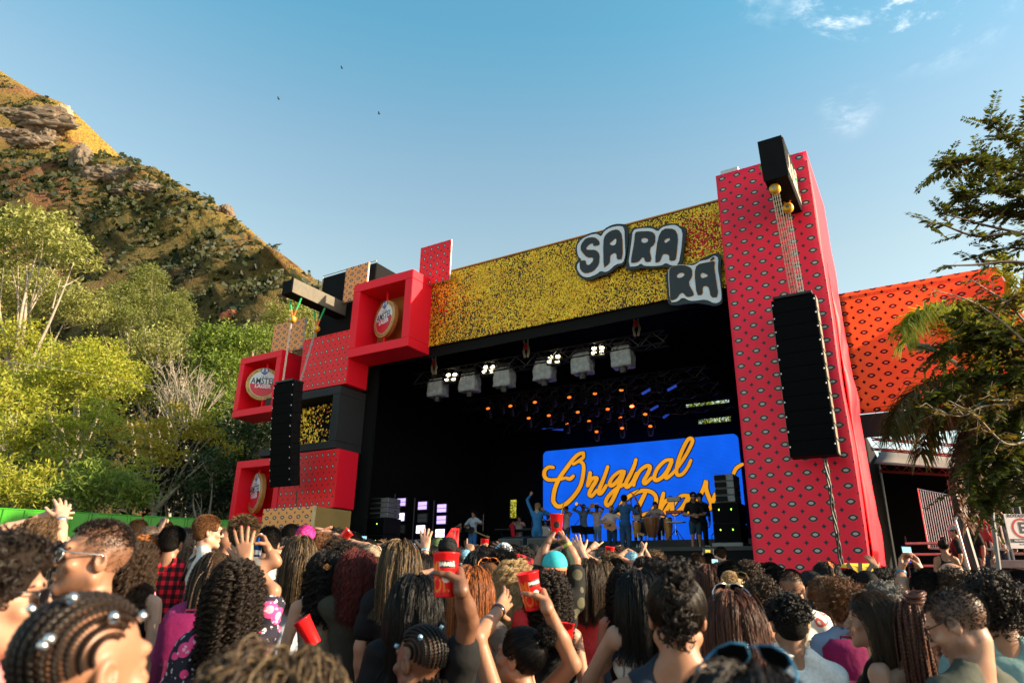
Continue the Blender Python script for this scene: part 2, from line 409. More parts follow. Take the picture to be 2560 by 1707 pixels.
# ------------------------------------------------------------------ the stage (u along the front, v into the depth, w up)
def eye_mat(name, base, cell, eye, star, ring=(.012, .02, .03), mid=(.62, .56, .48), halo=None, vertical=False, off=(0, 0), trans=0, rough=.55, fold=.12, stagger=False, vary=.07):
    "printed cloth: eyes in rows with four-pointed stars between them"
    m = principled(name, base, rough, spec=.35); t = NT(m); x, y, z = t.sep(t.coord())
    px = t.math('ADD', t.math('DIVIDE', x, cell[0]), off[0]); pz = t.math('ADD', t.math('DIVIDE', z, cell[1]), off[1])
    def fr(v, s): return t.math('SUBTRACT', t.math('FRACT', t.math('ADD', v, s)), .5)
    fx = t.math('MULTIPLY', fr(px, 0.), cell[0]); fz = t.math('MULTIPLY', fr(pz, 0.), cell[1])
    if vertical: fx, fz = fz, fx
    def lens(w, h):
        a = t.math('DIVIDE', t.math('ABSOLUTE', fz), h); q = t.math('DIVIDE', fx, w)
        return t.math('ADD', a, t.math('MULTIPLY', q, q))
    w, h = eye
    gx = t.math('ABSOLUTE', t.math('MULTIPLY', fr(px, .5), cell[0])); gy = t.math('ABSOLUTE', t.math('MULTIPLY', fr(pz, .5), cell[1]))
    s = t.math('ADD', t.math('POWER', t.math('DIVIDE', gx, star), .66), t.math('POWER', t.math('DIVIDE', gy, star * 1.15), .66))
    s = t.math('LESS_THAN', s, 1.)
    n = t.noise(1.3, 3); c = t.mix(t.rng(n, .3, .7), tuple(q * (1 - vary) for q in base), tuple(min(1, q * (1 + vary)) for q in base))
    if halo: c = t.mix(t.math('LESS_THAN', lens(w * 1.09, h * 1.17), 1.), c, halo)
    c = t.mix(t.math('LESS_THAN', lens(w, h), 1.), c, ring)
    c = t.mix(t.math('LESS_THAN', lens(w * .56, h * .48), 1.), c, mid)
    c = t.mix(s, c, ring)
    t.base(c); t.bump(t.noise(.9, 3), fold, .12)
    if trans:
        tr = t.n('ShaderNodeBsdfTranslucent'); t.t.links.new(c, tr.inputs[0]); ms = t.n('ShaderNodeMixShader'); ms.inputs[0].default_value = trans
        out = [q for q in t.t.nodes if q.type == 'OUTPUT_MATERIAL'][0]
        t.t.links.new(t.b.outputs[0], ms.inputs[1]); t.t.links.new(tr.outputs[0], ms.inputs[2]); t.t.links.new(ms.outputs[0], out.inputs[0])
    return m
RED = (.95, .008, .026)
redcloth = cloth('red_cloth', RED, .55, .35, 1.2)
black = cloth('black_cloth', (.004, .004, .0045), .95, .4, 1.0)
blackp = mat('black_paint', (.009, .009, .01), .45, nscale=9)
steel = mat('steel', (.42, .42, .43), .35, .9, nscale=12)
alum = mat('aluminium', (.55, .55, .56), .4, .8, nscale=12)
tower_m = eye_mat('red_eye_cloth', (.96, .014, .05), (.41, .347), (.112, .068), .064, (.012, .028, .045), (.5, .45, .38), halo=(.70, .09, .08), off=(0.1, .25))
redeye = eye_mat('red_eye_board', (.88, .006, .014), (.268, .405), (.088, .048), .048, (.008, .012, .012), (.5, .55, .5), vertical=True, off=(.2, .1), halo=(.62, .03, .02))
redeye2 = eye_mat('red_eye_board_small', (.86, .006, .016), (.30, .33), (.095, .05), .05, (.012, .01, .03), (.6, .52, .48), vertical=True, off=(.1, .3), halo=(.62, .04, .03))
orangeeye = eye_mat('orange_eye_board', (.85, .33, .10), (.365, .27), (.094, .054), .05, (.015, .012, .01), (.62, .55, .5), off=(.15, .3), halo=(.5, .07, .03))
banner_m = eye_mat('orange_red_banner_cloth', (1.0, .29, .14), (.44, .345), (.108, .06), .062, (.05, .004, .02), (.8, .42, .38), off=(.3, .2), trans=.78, halo=(.6, .02, .03), fold=.3)

# deck, roof and drapes
stg = sthing('stage', 'large black concert stage with dark interior, open front and high roof', 'stage', (0, 1, 2.5))
deck = mat('stage_deck', (.012, .012, .013), .6, nscale=5)
MB().box((-15.2, 1.0, 2.4), (-.06, 11.9, 2.5)).build('deck', deck, stg)
MB().box((-15.2, 1.02, .4), (-.06, 1.06, 2.396)).build('front_skirt', black, stg)
MB().box((-11.8, 7.4, 2.504), (-1.0, 11.4, 3.1)).build('riser', deck, stg)
MB().box((-15.3, .92, .5), (-15.24, 11.9, 12.3)).build('side_drape', black, stg)
MB().box((-.05, 3.05, .5), (.01, 11.9, 12.3)).build('side_drape', black, stg)
# rear drape, in lengths, with slits where the daylight shows through
rd = MB()
for a, b in [((-15.6, 11.9, 2.4), (-13.98, 11.95, 12.3)), ((-13.98, 11.9, 2.4), (-13.62, 11.95, 4.55)), ((-13.98, 11.9, 5.42), (-13.62, 11.95, 12.3)), ((-13.62, 11.9, 2.4), (-4.9, 11.95, 12.3)), ((-4.9, 11.9, 2.4), (-.05, 11.95, 8.2)), ((-4.9, 11.9, 8.42), (-.05, 11.95, 9.02)), ((-4.9, 11.9, 9.2), (-.05, 11.95, 12.3)), ((-3.0, 11.9, 8.2), (-.05, 11.95, 8.42)), ((-3.0, 11.9, 9.02), (-.05, 11.95, 9.2)), ((-4.9, 11.88, 8.2), (-4.4, 11.9, 8.42))]:
    rd.box(a, b)
rd.build('rear_drape', black, stg)
MB().box((-15.3, .62, 11.7), (-.02, 11.96, 11.85)).build('roof', black, stg)
MB().box((-13.2, .62, 8.95), (-.03, .68, 11.9)).build('front_border', black, stg)
def truss(a, b, size=.4, r=.03, n=None):
    a, b = Vector(a), Vector(b); d = (b - a).normalized(); L = (b - a).length
    up = Vector((0, 0, 1)) if abs(d.z) < .9 else Vector((1, 0, 0)); s = d.cross(up).normalized(); up = s.cross(d)
    h = size / 2; mb = MB(); n = n or max(3, int(L / size))
    cs = [(s * i + up * j) * h for i, j in ((-1, -1), (1, -1), (1, 1), (-1, 1))]
    for c in cs: mb.tube([a + c, b + c], r, 5)
    for k in range(n):
        p, q = a + d * L * k / n, a + d * L * (k + 1) / n
        for i in range(4):
            c1, c2 = cs[i], cs[(i + 1) % 4]
            if k % 2: c1, c2 = c2, c1
            mb.tube([p + c1, q + c2], r * .55, 4, cap=False)
    return mb
darkst = mat('dark_steel', (.03, .03, .033), .45, .6)
for y, z, u0, u1 in [(2.1, 8.72, -12.2, -2.4)]:
    tr = sthing('lighting_truss', 'front lighting truss hung across the stage opening, lamps below it', 'truss', (u0, y, z)); truss((u0, y, z), (u1, y, z), .4).build('frame', darkst, tr)
for i, (y, z) in enumerate([(5, 8.35), (6.6, 8.2), (8.2, 8.05)]):
    tr = sthing('lighting_truss', ['second lighting truss back from the stage opening, bearing orange spots', 'third lighting truss back, deep under the stage roof', 'rearmost lighting truss, just before the blue screen'][i], 'truss', (-12, y, z), 'trusses inside the stage')
    truss((-12, y, z), (-2, y, z), .4).build('frame', darkst, tr)

# the tower at the right of the stage
tw = sthing('stage_tower', 'tall red cloth tower printed with eyes, at the right of the stage', 'tower', (0, 0, .5))
def sheet(a, b, c, d, nu=8, nv=24, amp=0., freq=1.5, thick=.02, seed=0):
    "a cloth between four corners (a b bottom, d c top) with soft sag, given thickness"
    a, b, c, d = map(Vector, (a, b, c, d)); n = (b - a).cross(d - a).normalized(); vs = []
    for side in (0, 1):
        for j in range(nv + 1):
            for i in range(nu + 1):
                q, r = i / nu, j / nv; p = a.lerp(b, q).lerp(d.lerp(c, q), r)
                e = min(q, 1 - q, r, 1 - r) * 8
                p = p + n * (amp * mnoise.noise(Vector((p.x * freq, p.y * freq + seed, p.z * freq * .5))) * min(1, e) - side * thick); vs.append(p)
    m = nu + 1; N = m * (nv + 1); fs = []
    for j in range(nv):
        for i in range(nu):
            f = (j * m + i, j * m + i + 1, (j + 1) * m + i + 1, (j + 1) * m + i); fs.append(f); fs.append(tuple(N + k for k in f[::-1]))
    rim = [i for i in range(m)] + [j * m + nu for j in range(1, nv + 1)] + [nv * m + i for i in range(nu - 1, -1, -1)] + [j * m for j in range(nv - 1, 0, -1)]
    for p, q in zip(rim, rim[1:] + rim[:1]): fs.append((q, p, N + p, N + q))
    return MB().add(vs, fs)
sheet((0, 0, .5), (2.41, 0, .5), (2.41, 0, 12.53), (0, 0, 12.53), 12, 40, .03, .8).build('front_cloth', tower_m, tw, True)
sheet((2.41, .004, .5), (2.41, 3.2, .5), (2.41, 3.2, 12.5), (2.41, .004, 12.5), 14, 40, .07, 1.1).build('side_cloth', redcloth, tw, True)
sheet((2.47, .5, .5), (2.56, 2.9, .5), (2.47, 2.2, 9.5), (2.44, .7, 9.5), 14, 30, .2, 2.2).build('hanging_fold', redcloth, tw, True)
MB().box((0, .02, .5), (.02, 3.2, 12.5)).build('inner_cloth', black, tw)
MB().box((.02, .04, 12.3), (2.38, 3.1, 12.4)).build('top', black, tw)
MB().bbox((.12, .1, 12.54), (.62, .5, 12.72), .02).build('top_box', mat('galvanised', (.5, .5, .48), .5, .4), tw)
MB().box((.02, .05, .3), (2.36, 3.1, .496)).build('base', black, tw)

# the sequin fascia
fa = sthing('sequin_fascia', 'long gold sequin banner across the top of the stage front', 'fascia', (-10.9, .5, 9.3))
MB().box((-10.9, .52, 9.3), (-.02, .6, 12.03)).build('backing', mat('sequin_backing', (.07, .045, .008), .6), fa)
gold = mat('gold_sequin', (1.0, .53, .022), .38, .35, vary=.2, nscale=2.2)
redseq = mat('red_sequin', (.7, .02, .015), .4, .4)
def sequins(u0, u1, w0, w1, v, du, dw, redf, dens, holes=.0, seed=1, red=0.):
    rg = np.random.default_rng(seed); nu = int((u1 - u0) / du); nw = int((w1 - w0) / dw); mb = MB()
    for i in range(nu):
        for j in range(nw):
            u = u0 + (i + .5) * du + rg.uniform(-.2, .2) * du; w = w0 + (j + .5 + .5 * (i % 2)) * dw
            if w > w1 - dw * .3: continue
            nn = mnoise.noise(Vector((u * .8, w * .35, seed))) + .6 * mnoise.noise(Vector((u * 3.1, w * 1.6, seed + 5)))
            if rg.random() > dens + .42 * nn: continue
            tl = rg.normal(-.10, .30); yw = rg.normal(0, .22); h = dw * .49; b = du * .47
            cy, sy, ct, s_ = cos(yw), sin(yw), cos(tl), sin(tl)
            P = [(-b * cy, -b * sy, 0), (b * cy, b * sy, 0)]
            vs = [(u + P[0][0], v + P[0][1], w), (u + P[1][0], v + P[1][1], w), (u + P[1][0], v + P[1][1] - 2 * h * s_, w - 2 * h * ct), (u + P[0][0], v + P[0][1] - 2 * h * s_, w - 2 * h * ct)]
            mb.add(vs, [(0, 3, 2, 1)], 1 if rg.random() < redf(u, w) + red else 0)
    return mb
rf = lambda u, w: .55 * max(0, 1 - ((u + .75) / .9) ** 2 - ((w - 11.1) / .9) ** 2) + .3 * max(0, 1 - ((u + 10.2) / .9) ** 2 - ((w - 10.7) / 1.0) ** 2) + .012
tag(sequins(-10.9, -.03, 9.3, 12.02, .49, .036, .043, rf, .78).build('sequins', [gold, redseq], fa), kind='stuff')
MB().tube([(-10.9, .5, 12.04), (-.05, .5, 12.04)], .03, 6).build('top_edge', mat('orange_trim', (.55, .22, .03), .6), fa)

# the three signs with the festival's name
def c4(p): q = onv(1380 + p[0] / 4.523, 480 + p[1] / 4.523, .3); return (q.x, q.z)
plate_b = mat('sign_black', (.007, .012, .016), .5); plate_s = mat('sign_silver', (.66, .68, .72), .4, .1, vary=.1, nscale=1.5); letter_m = mat('sign_letter', (.008, .011, .013), .4, vary=.3, nscale=4); trim_m = mat('sign_orange_edge', (.75, .36, .10), .6)
SIGNS = [('SA', [(740, 352), (852, 362), (862, 480), (845, 640), (815, 820), (740, 835), (640, 920), (540, 945), (460, 985), (380, 995), (300, 955), (258, 870), (255, 800), (300, 750), (258, 680), (265, 580), (330, 510), (430, 455), (500, 445), (548, 470), (590, 410), (660, 370)],
          [(755, 380), (815, 395), (820, 560), (828, 700), (805, 800), (720, 815), (640, 890), (600, 905), (545, 890), (500, 930), (400, 968), (330, 945), (280, 870), (285, 810), (340, 770), (290, 720), (278, 620), (300, 570), (350, 520), (440, 480), (510, 470), (555, 505), (590, 440), (660, 400)],
          [[[(480, 510), (535, 555), (537, 600), (470, 612), (465, 575), (420, 590), (385, 630), (390, 655), (500, 655), (540, 710), (530, 820), (470, 895), (380, 922), (330, 890), (315, 850), (315, 780), (380, 770), (385, 820), (420, 830), (468, 780), (468, 740), (400, 740), (350, 690), (325, 650), (330, 590), (385, 520)]],
           [[(660, 440), (745, 420), (795, 485), (800, 755), (735, 765), (730, 690), (690, 690), (655, 720), (655, 800), (620, 830), (585, 855), (580, 560), (600, 490)], [(650, 580), (690, 545), (715, 522), (732, 535), (725, 590), (690, 608), (660, 600)]]],
          'first upper name board of the stage, its two letters reading SA'),
         ('RA', [(1410, 352), (1450, 385), (1520, 405), (1500, 560), (1470, 830), (1380, 860), (1300, 850), (1240, 845), (1150, 862), (1010, 855), (900, 880), (824, 875), (856, 680), (884, 410), (1000, 390), (1130, 380), (1200, 420), (1240, 370), (1330, 352)],
          [(1410, 375), (1478, 440), (1465, 620), (1430, 825), (1350, 832), (1290, 800), (1240, 830), (1150, 838), (1040, 835), (1010, 805), (960, 840), (860, 845), (900, 560), (915, 430), (1000, 410), (1130, 408), (1200, 450), (1240, 400), (1330, 375)],
          [[[(960, 450), (1125, 445), (1170, 490), (1165, 590), (1100, 640), (1130, 785), (1060, 795), (1045, 745), (1020, 738), (980, 790), (930, 802), (890, 800), (935, 560), (940, 470)], [(1010, 530), (1050, 518), (1090, 530), (1088, 565), (1050, 582), (1012, 570)]],
           [[(1255, 418), (1385, 418), (1428, 500), (1410, 700), (1398, 775), (1330, 780), (1330, 720), (1300, 700), (1250, 705), (1225, 780), (1200, 798), (1165, 795), (1200, 520)], [(1270, 550), (1300, 525), (1335, 522), (1338, 545), (1310, 565), (1290, 582), (1272, 572)]]],
          'second upper name board of the stage, its two letters reading RA'),
         ('RA_ACUTE', [(1880, 680), (1920, 720), (1900, 880), (1930, 1200), (1920, 1265), (1840, 1285), (1740, 1265), (1640, 1250), (1520, 1260), (1420, 1278), (1330, 1275), (1305, 1235), (1290, 1010), (1280, 940), (1310, 890), (1420, 810), (1560, 815), (1620, 800), (1770, 710)],
          [(1840, 718), (1885, 750), (1875, 870), (1900, 1000), (1922, 1200), (1900, 1245), (1840, 1262), (1740, 1215), (1640, 1228), (1560, 1232), (1480, 1190), (1420, 1240), (1335, 1250), (1312, 900), (1340, 850), (1430, 820), (1550, 830), (1610, 830), (1680, 780), (1760, 770)],
          [[[(1440, 830), (1520, 835), (1585, 870), (1588, 960), (1540, 1030), (1610, 1155), (1590, 1180), (1530, 1192), (1485, 1140), (1450, 1150), (1410, 1210), (1345, 1232), (1340, 1180), (1325, 900), (1350, 850)], [(1410, 945), (1450, 912), (1500, 920), (1502, 950), (1460, 975), (1420, 975)]],
           [[(1640, 825), (1780, 795), (1845, 785), (1835, 850), (1850, 950), (1885, 1190), (1800, 1195), (1780, 1080), (1740, 1060), (1705, 1075), (1705, 1165), (1640, 1170), (1615, 920)], [(1680, 935), (1700, 912), (1765, 935), (1765, 960), (1700, 982), (1682, 960)]],
           [[(1790, 775), (1820, 740), (1838, 740), (1838, 760), (1800, 785)]]],
          'lowest name board of the stage beside the tower, reading RA with an accent')]
def chaikin(l, n=1):
    for _ in range(n):
        o = []
        for a, b in zip(l, l[1:] + l[:1]): o += [(a[0] * .78 + b[0] * .22, a[1] * .78 + b[1] * .22), (a[0] * .22 + b[0] * .78, a[1] * .22 + b[1] * .78)]
        l = o
    return l
def grow(l, d):
    "a closed outline pushed outwards by d"
    A = sum(a[0] * b[1] - b[0] * a[1] for a, b in zip(l, l[1:] + l[:1])); sg = 1 if A > 0 else -1; o = []
    for p, q, r in zip(l[-1:] + l[:-1], l, l[1:] + l[:1]):
        t = Vector((r[0] - p[0], r[1] - p[1])); t = t.normalized() if t.length > 0 else Vector((1, 0)); o.append((q[0] + t.y * d * sg, q[1] - t.x * d * sg))
    return o
for i, (nm, ob, sb, lets, lab) in enumerate(SIGNS):
    v0 = .33 - .012 * i
    o2 = [c4(p) for p in ob]; cu = sum(p[0] for p in o2) / len(o2); cw = sum(p[1] for p in o2) / len(o2)
    s = sthing('name_board', lab, 'sign', (cu, v0, cw), 'festival name boards')
    def flat(loops, d, ext): 
        return outline_mesh([[(p[0] - cu, p[1] - cw) for p in l] for l in loops], ext, Matrix.Translation((0, d, 0)) @ XZ)
    link('back_plate', flat([chaikin(o2)], .03, .03), plate_b, s)
    link('silver_plate', flat([chaikin([c4(p) for p in sb])], -.012, .01), plate_s, s)
    for k, lt in enumerate(lets):
        L = [chaikin([c4(p) for p in l]) for l in lt]
        nmx = 'accent' if k == 2 else 'letter'
        lo = link(nmx, flat([L[0]] + L[1:], -.034, .006), letter_m, s)
        link('orange_edge', flat([grow(L[0], .014)] + [grow(h, -.014) for h in L[1:]], -.026, .003), trim_m, lo)

# the stack of boxes at the left
def frame_box(u0, u1, w0, w1, v0, v1, t_, label, backmat):
    c = ((u0 + u1) / 2, v0, w0); b = sthing('sign_box', label, 'box', c, 'red open boxes with round beer signs')
    MB().bbox((u0, v0, w0), (u1, v1, w0 + t_), .012).build('bottom_board', redcloth, b)
    MB().bbox((u0, v0, w1 - t_), (u1, v1, w1), .012).build('top_board', redcloth, b)
    MB().bbox((u0, v0, w0 + t_ + .002), (u0 + t_, v1, w1 - t_ - .002), .012).build('side_board', redcloth, b)
    MB().bbox((u1 - t_, v0, w0 + t_ + .002), (u1, v1, w1 - t_ - .002), .012).build('side_board', redcloth, b)
    MB().box((u0 + .05, v1 - .04, w0 + .05), (u1 - .05, v1 - .03, w1 - .05)).build('back_cloth', backmat, b)
    return b
tanc = principled('tan_drape', (.9, .45, .12), .7); _t = NT(tanc); _t.base((.9, .45, .12)); _t.bump(_t.noise(2.2, 2), .8, .2)
_tr = _t.n('ShaderNodeBsdfTranslucent'); _tr.inputs[0].default_value = (.8, .36, .08, 1); _ms = _t.n('ShaderNodeMixShader'); _ms.inputs[0].default_value = .6
_o = [q for q in _t.t.nodes if q.type == 'OUTPUT_MATERIAL'][0]; _t.t.links.new(_t.b.outputs[0], _ms.inputs[1]); _t.t.links.new(_tr.outputs[0], _ms.inputs[2]); _t.t.links.new(_ms.outputs[0], _o.inputs[0])
B1 = frame_box(-13.25, -10.45, 9.0, 11.85, -.6, .55, .33, 'topmost red open sign box, joined to the gold sequin banner', tanc)
B2 = frame_box(-19.2, -16.76, 7.47, 9.92, -.6, .5, .27, 'middle red open sign box, farthest left, behind the hanging speakers', redcloth)
B3 = frame_box(-18.45, -15.95, 3.34, 5.7, -.6, .5, .27, 'lowest red open sign box, above the green fence end', redcloth)
gold_edge = mat('sign_gold', (.55, .33, .10), .45, .25, vary=.1); white_p = mat('sign_white', (.74, .78, .82), .35, vary=.04, nscale=2); red_p = mat('sign_red', (.70, .022, .04), .35, vary=.05, nscale=2)
ink = mat('sign_ink', (.02, .022, .03), .5); blue_p = mat('shield_blue', (.02, .16, .55), .4); ink2 = mat('ring_ink', (.20, .11, .03), .5)
def beer_sign(parent, c, r, yaw, th=.16):
    off = OFF[parent.name]; c = Vector(c) - Vector(off)
    M = Matrix.Translation(c) @ Matrix.Rotation(yaw, 4, 'Z') @ XZ     # local x right, y up, z out
    d = MB().lathe([(.001, -th), (r, -th), (r, -.012), (r - .012, 0), (.001, 0)], 48, M).build('sign_disc', gold_edge, parent, off=(0, 0, 0))
    for p in d.data.polygons: p.use_smooth = False
    ri = r * .785
    a = [i / 32 * pi for i in range(33)]
    link('white_field', outline_mesh([[(ri * cos(q), ri * sin(q) + .0) for q in a]], .003, M @ Matrix.Translation((0, 0, .004))), white_p, d)
    link('red_field', outline_mesh([[((ri - .02) * cos(q), -(ri - .02) * sin(q) - .012) for q in a]], .003, M @ Matrix.Translation((0, 0, .0045))), red_p, d)
    link('white_rim', outline_mesh([[(ri * cos(q), -ri * sin(q)) for q in a]], .001, M @ Matrix.Translation((0, 0, .002))), white_p, d)
    link('lettering', text_mesh('AMSTEL', r * .48, .002, .004, M @ Matrix.Translation((-.01, r * .155, .009)) @ Matrix.Diagonal((1, 1.12, 1, 1)), .83), ink, d)
    link('lettering', text_mesh('LAGER', r * .30, .002, .009, M @ Matrix.Translation((0, -r * .16, .010)), 1.02), white_p, d)
    link('lettering', text_mesh('1 8 7 0', r * .14, .002, .001, M @ Matrix.Translation((0, r * .44, .009)), 1.0), ink, d)
    rr = r * .89
    def arc(txt, a0, step, flip):
        me = MB()
        for k, ch in enumerate(txt):
            if ch == ' ': continue
            ang = a0 + (step * k if flip else -step * k)
            x, y = rr * cos(ang), rr * sin(ang); rot = ang - pi / 2 if not flip else ang + pi / 2
            tm = text_mesh(ch, r * .13, .002, .002, M @ Matrix.Translation((x, y, .003)) @ Matrix.Rotation(rot, 4, 'Z'))
            me.add([v.co for v in tm.vertices], [list(p.vertices) for p in tm.polygons]); bpy.data.meshes.remove(tm)
        return me
    arc('PREMIUM', radians(171), radians(8.2), False).build('ring_lettering', ink2, d, off=(0, 0, 0))
    arc('BIER', radians(58), radians(8.2), False).build('ring_lettering', ink2, d, off=(0, 0, 0))
    arc('AMSTERDAM HOLLAND', radians(203), radians(8.2), True).build('ring_lettering', ink2, d, off=(0, 0, 0))
    sh = lambda k: [(-.24 * k, .10 * k), (-.12 * k, .14 * k), (0, .12 * k), (.12 * k, .14 * k), (.24 * k, .10 * k), (.22 * k, -.06 * k), (.12 * k, -.2 * k), (0, -.27 * k), (-.12 * k, -.2 * k), (-.22 * k, -.06 * k)]
    cy = r * .82
    link('crest', outline_mesh([sh(r * 1.08)], .002, M @ Matrix.Translation((0, cy, .009))), gold_edge, d)
    s = link('crest_field', outline_mesh([sh(r)], .003, M @ Matrix.Translation((0, cy, .011))), blue_p, d)
    lions = MB()
    for sx in (-1, 1):
        for (x, y, rx, ry) in [(.11, .03, .055, .075), (.10, .09, .04, .035), (.15, -.04, .035, .05), (.08, -.06, .03, .03)]:
            lions.ell((x * r * sx, y * r + cy, .016), (rx * r, ry * r, .004), 8, 5, M)
    lions.build('crest_beasts', white_p, d, off=(0, 0, 0))
    MB().ell((0, cy + .02 * r, .016), (.03 * r, .05 * r, .004), 8, 5, M).ell((0, cy - .12 * r, .016), (.08 * r, .022 * r, .004), 8, 5, M).build('crest_mark', gold_edge, d, off=(0, 0, 0))
    return d
for b, c, r, yaw, (w0, w1) in [(B1, (-12.08, -.12, 10.44), .70, radians(-17), (9.33, 11.52)), (B2, (-18.02, -.28, 8.78), .66, radians(38), (7.74, 9.65)), (B3, (-17.7, -.2, 4.55), .74, radians(-21), (3.61, 5.43))]:
    MB().tube([(c[0], c[1] + .1, w0), (c[0], c[1] + .1, w1)], .045, 8).build('mounting_rod', redcloth, b)
    beer_sign(b, c, r, yaw)
def solid_box(name, label, u, v, w, front, side, cat='box', group='boxes stacked at the left of the stage', th=.03, lip=None):
    b = sthing(name, label, cat, ((u[0] + u[1]) / 2, v[0], w[0]), group)
    MB().bbox((u[0], v[0], w[0]), (u[1], v[0] + th, w[1]), .006).build('front_panel', front, b)
    MB().bbox((u[0] + .004, v[0] + th + .002, w[0] + .004), (u[1] - .004, v[1], w[1] - .004), .02).build('body', side, b)
    return b
solid_box('display_box', 'red box printed with eyes between the topmost sign box and the black sequin box', (-15.62, -13.2), (-.58, .5), (8.06, 10.1), redeye, redcloth)
solid_box('display_box', 'red box printed with eyes standing on the orange box', (-15.9, -13.17), (-.6, .38), (3.8, 5.76), redeye, redcloth)
tancl = mat('tan_cloth_side', (.36, .235, .07), .7, vary=.12, nscale=1.5, bump=.2)
ob = solid_box('display_box', 'orange box printed with eyes at the foot of the box stack', (-14.86, -12.5), (-2, -.4), (.9, 3.68), orangeeye, tancl)
MB().bbox((-12.56, -2.03, .9), (-12.47, -1.96, 3.69), .005).build('edge_strip', mat('pale_edge', (.62, .46, .24), .6), ob)
# black box with a sequin window
bb = sthing('sequin_box', 'black box with a gold sequin window in the left box stack', 'box', (-15.3, -.6, 5.8), 'boxes stacked at the left of the stage')
for a, b in [((-17.3, -.6, 5.8), (-13.4, .7, 6.06)), ((-17.3, -.6, 7.72), (-13.4, .7, 8.02)), ((-13.74, -.6, 6.062), (-13.4, .7, 7.718))]:
    MB().bbox(a, b, .012).build('frame_board', mat('charcoal_cloth', (.018, .019, .021), .8, bump=.2), bb)
MB().box((-17.3, .2, 6.062), (-13.742, .26, 7.718)).build('backing', black, bb)
tag(sequins(-17.3, -13.75, 6.07, 7.7, .05, .06, .07, lambda u, w: .05, .62, seed=4).build('sequins', [gold, redseq], bb), kind='stuff')
def board(label, u, w, v, m, th=.07):
    b = sthing('printed_board', label, 'board', ((u[0] + u[1]) / 2, v, w[0]), 'printed boards standing up behind the boxes')
    MB().bbox((u[0], v, w[0]), (u[1], v + .02, w[1]), .004).build('face', m, b)
    MB().bbox((u[0] - .01, v + .022, w[0] - .01), (u[1] + .012, v + th, w[1] + .012), .004).build('edge', mat('board_edge', (.6, .57, .53), .6), b)
board('orange board of eyes standing on the middle sign box', (-17.82, -16.03), (9.93, 11.22), -.3, orangeeye)
board('orange board of eyes leaning on the black cloth block', (-14.41, -13.23), (11.6, 13.05), 0., orangeeye)
board('red board of eyes standing up above the gold sequin banner', (-10.9, -9.52), (11.6, 13.16), .25, redeye2)
bk = sthing('cloth_block', 'black cloth block standing behind the topmost red box', 'scenery', (-14.5, .3, 10.1))
MB().bbox((-16.0, .3, 10.1), (-13.1, 1.6, 13.15), .03).build('body', black, bk)
MB().tube([(-16.0, .28, 10.1), (-15.98, .28, 13.2), (-13.1, .28, 13.2)], .02, 5).build('edge_tape', mat('tan_tape', (.45, .36, .22), .6), bk)
sc2 = sthing('scaffold_cover', 'black cloth cover closing the gaps of the left box stack', 'scenery', (-15, .8, .8))
MB().box((-18.3, .75, .8), (-13.0, .9, 5.7)).build('body', black, sc2)
MB().box((-16.7, .75, 5.7), (-13.0, .9, 10.1)).build('upper', black, sc2)

# ------------------------------------------------------------------ hanging loudspeaker columns
grille = mat('speaker_grille', (.004, .004, .0045), .8, nscale=60, bump=.3, spec=.04); cabm = mat('speaker_cabinet', (.009, .009, .01), .65, vary=.2, spec=.08); latch = mat('latch_metal', (.5, .5, .52), .35, .8)
sidebr = mat('speaker_side_sunlit', (.20, .185, .14), .5, .3, vary=.4, nscale=9)  # paler than the left column's plates: sunlight on this side put into the colour
def line_array(label, u0, u1, v0, top, n, h, lean, curve, sidem, label_side):
    a = sthing('line_array', label, 'loudspeaker', ((u0 + u1) / 2, v0, top), 'hanging loudspeaker columns')
    w = top; v = v0; ang = lean
    MB().bbox((u0 + .05, v0 - .02, top + .03), (u1 - .05, v0 + .5, top + .10), .01).box((u0 + .25, v0 - .03, top + .04), (u0 + .36, v0 - .022, top + .09)).build('fly_frame', darkst, a)
    for k in range(n):
        M = Matrix.Translation(Vector(((u0 + u1) / 2, v, w)) - Vector(OFF[a.name])) @ Matrix.Rotation(ang, 4, 'X')
        hw = (u1 - u0) / 2; mb = MB(); hh = h - .003
        mb.bbox((-hw, .02, -hh), (hw, .42, 0), .004, 0, M)
        cb = mb.build('array_cabinet', cabm, a, off=(0, 0, 0))
        g = MB().bbox((-hw + .015, -.004, -hh + .003), (hw - .015, .018, -.003), .003, 0, M); g.build('grille', grille, cb, off=(0, 0, 0))
        for sx in (-1, 1):
            MB().bbox((sx * (hw + .008) - .006, .06, -hh + .02), (sx * (hw + .008) + .006, .40, -.02), .004, 0, M).build('side_plate', sidem, cb, off=(0, 0, 0))
            MB().bbox((sx * (hw - .03) - .014, -.014, -hh * .42), (sx * (hw - .03) + .014, .0, -hh * .30), .004, 0, M).build('latch', latch, cb, off=(0, 0, 0))
        w -= h * cos(ang); v += h * -sin(-ang); ang += curve
    return a
PAR = line_array('right loudspeaker column hanging in front of the red tower', 1.22, 2.2, -1.0, 8.03, 11, .342, 0.0, .0, sidebr, 1)
PAL = line_array('left loudspeaker column hanging in front of the sign boxes', -15.2, -14.2, -2.0, 7.92, 10, .352, radians(3), radians(.8), cabm, -1)
yel = mat('hoist_yellow', (.72, .36, .02), .4, .2); strap_g = mat('green_strap', (.02, .42, .12), .7); strap_o = mat('orange_strap', (.75, .16, .04), .7); chain = mat('chain_steel', (.62, .56, .46), .3, .7, vary=.35, nscale=30)
greyc = mat('grey_canvas', (.30, .27, .21), .8, vary=.2, nscale=2, bump=.3)
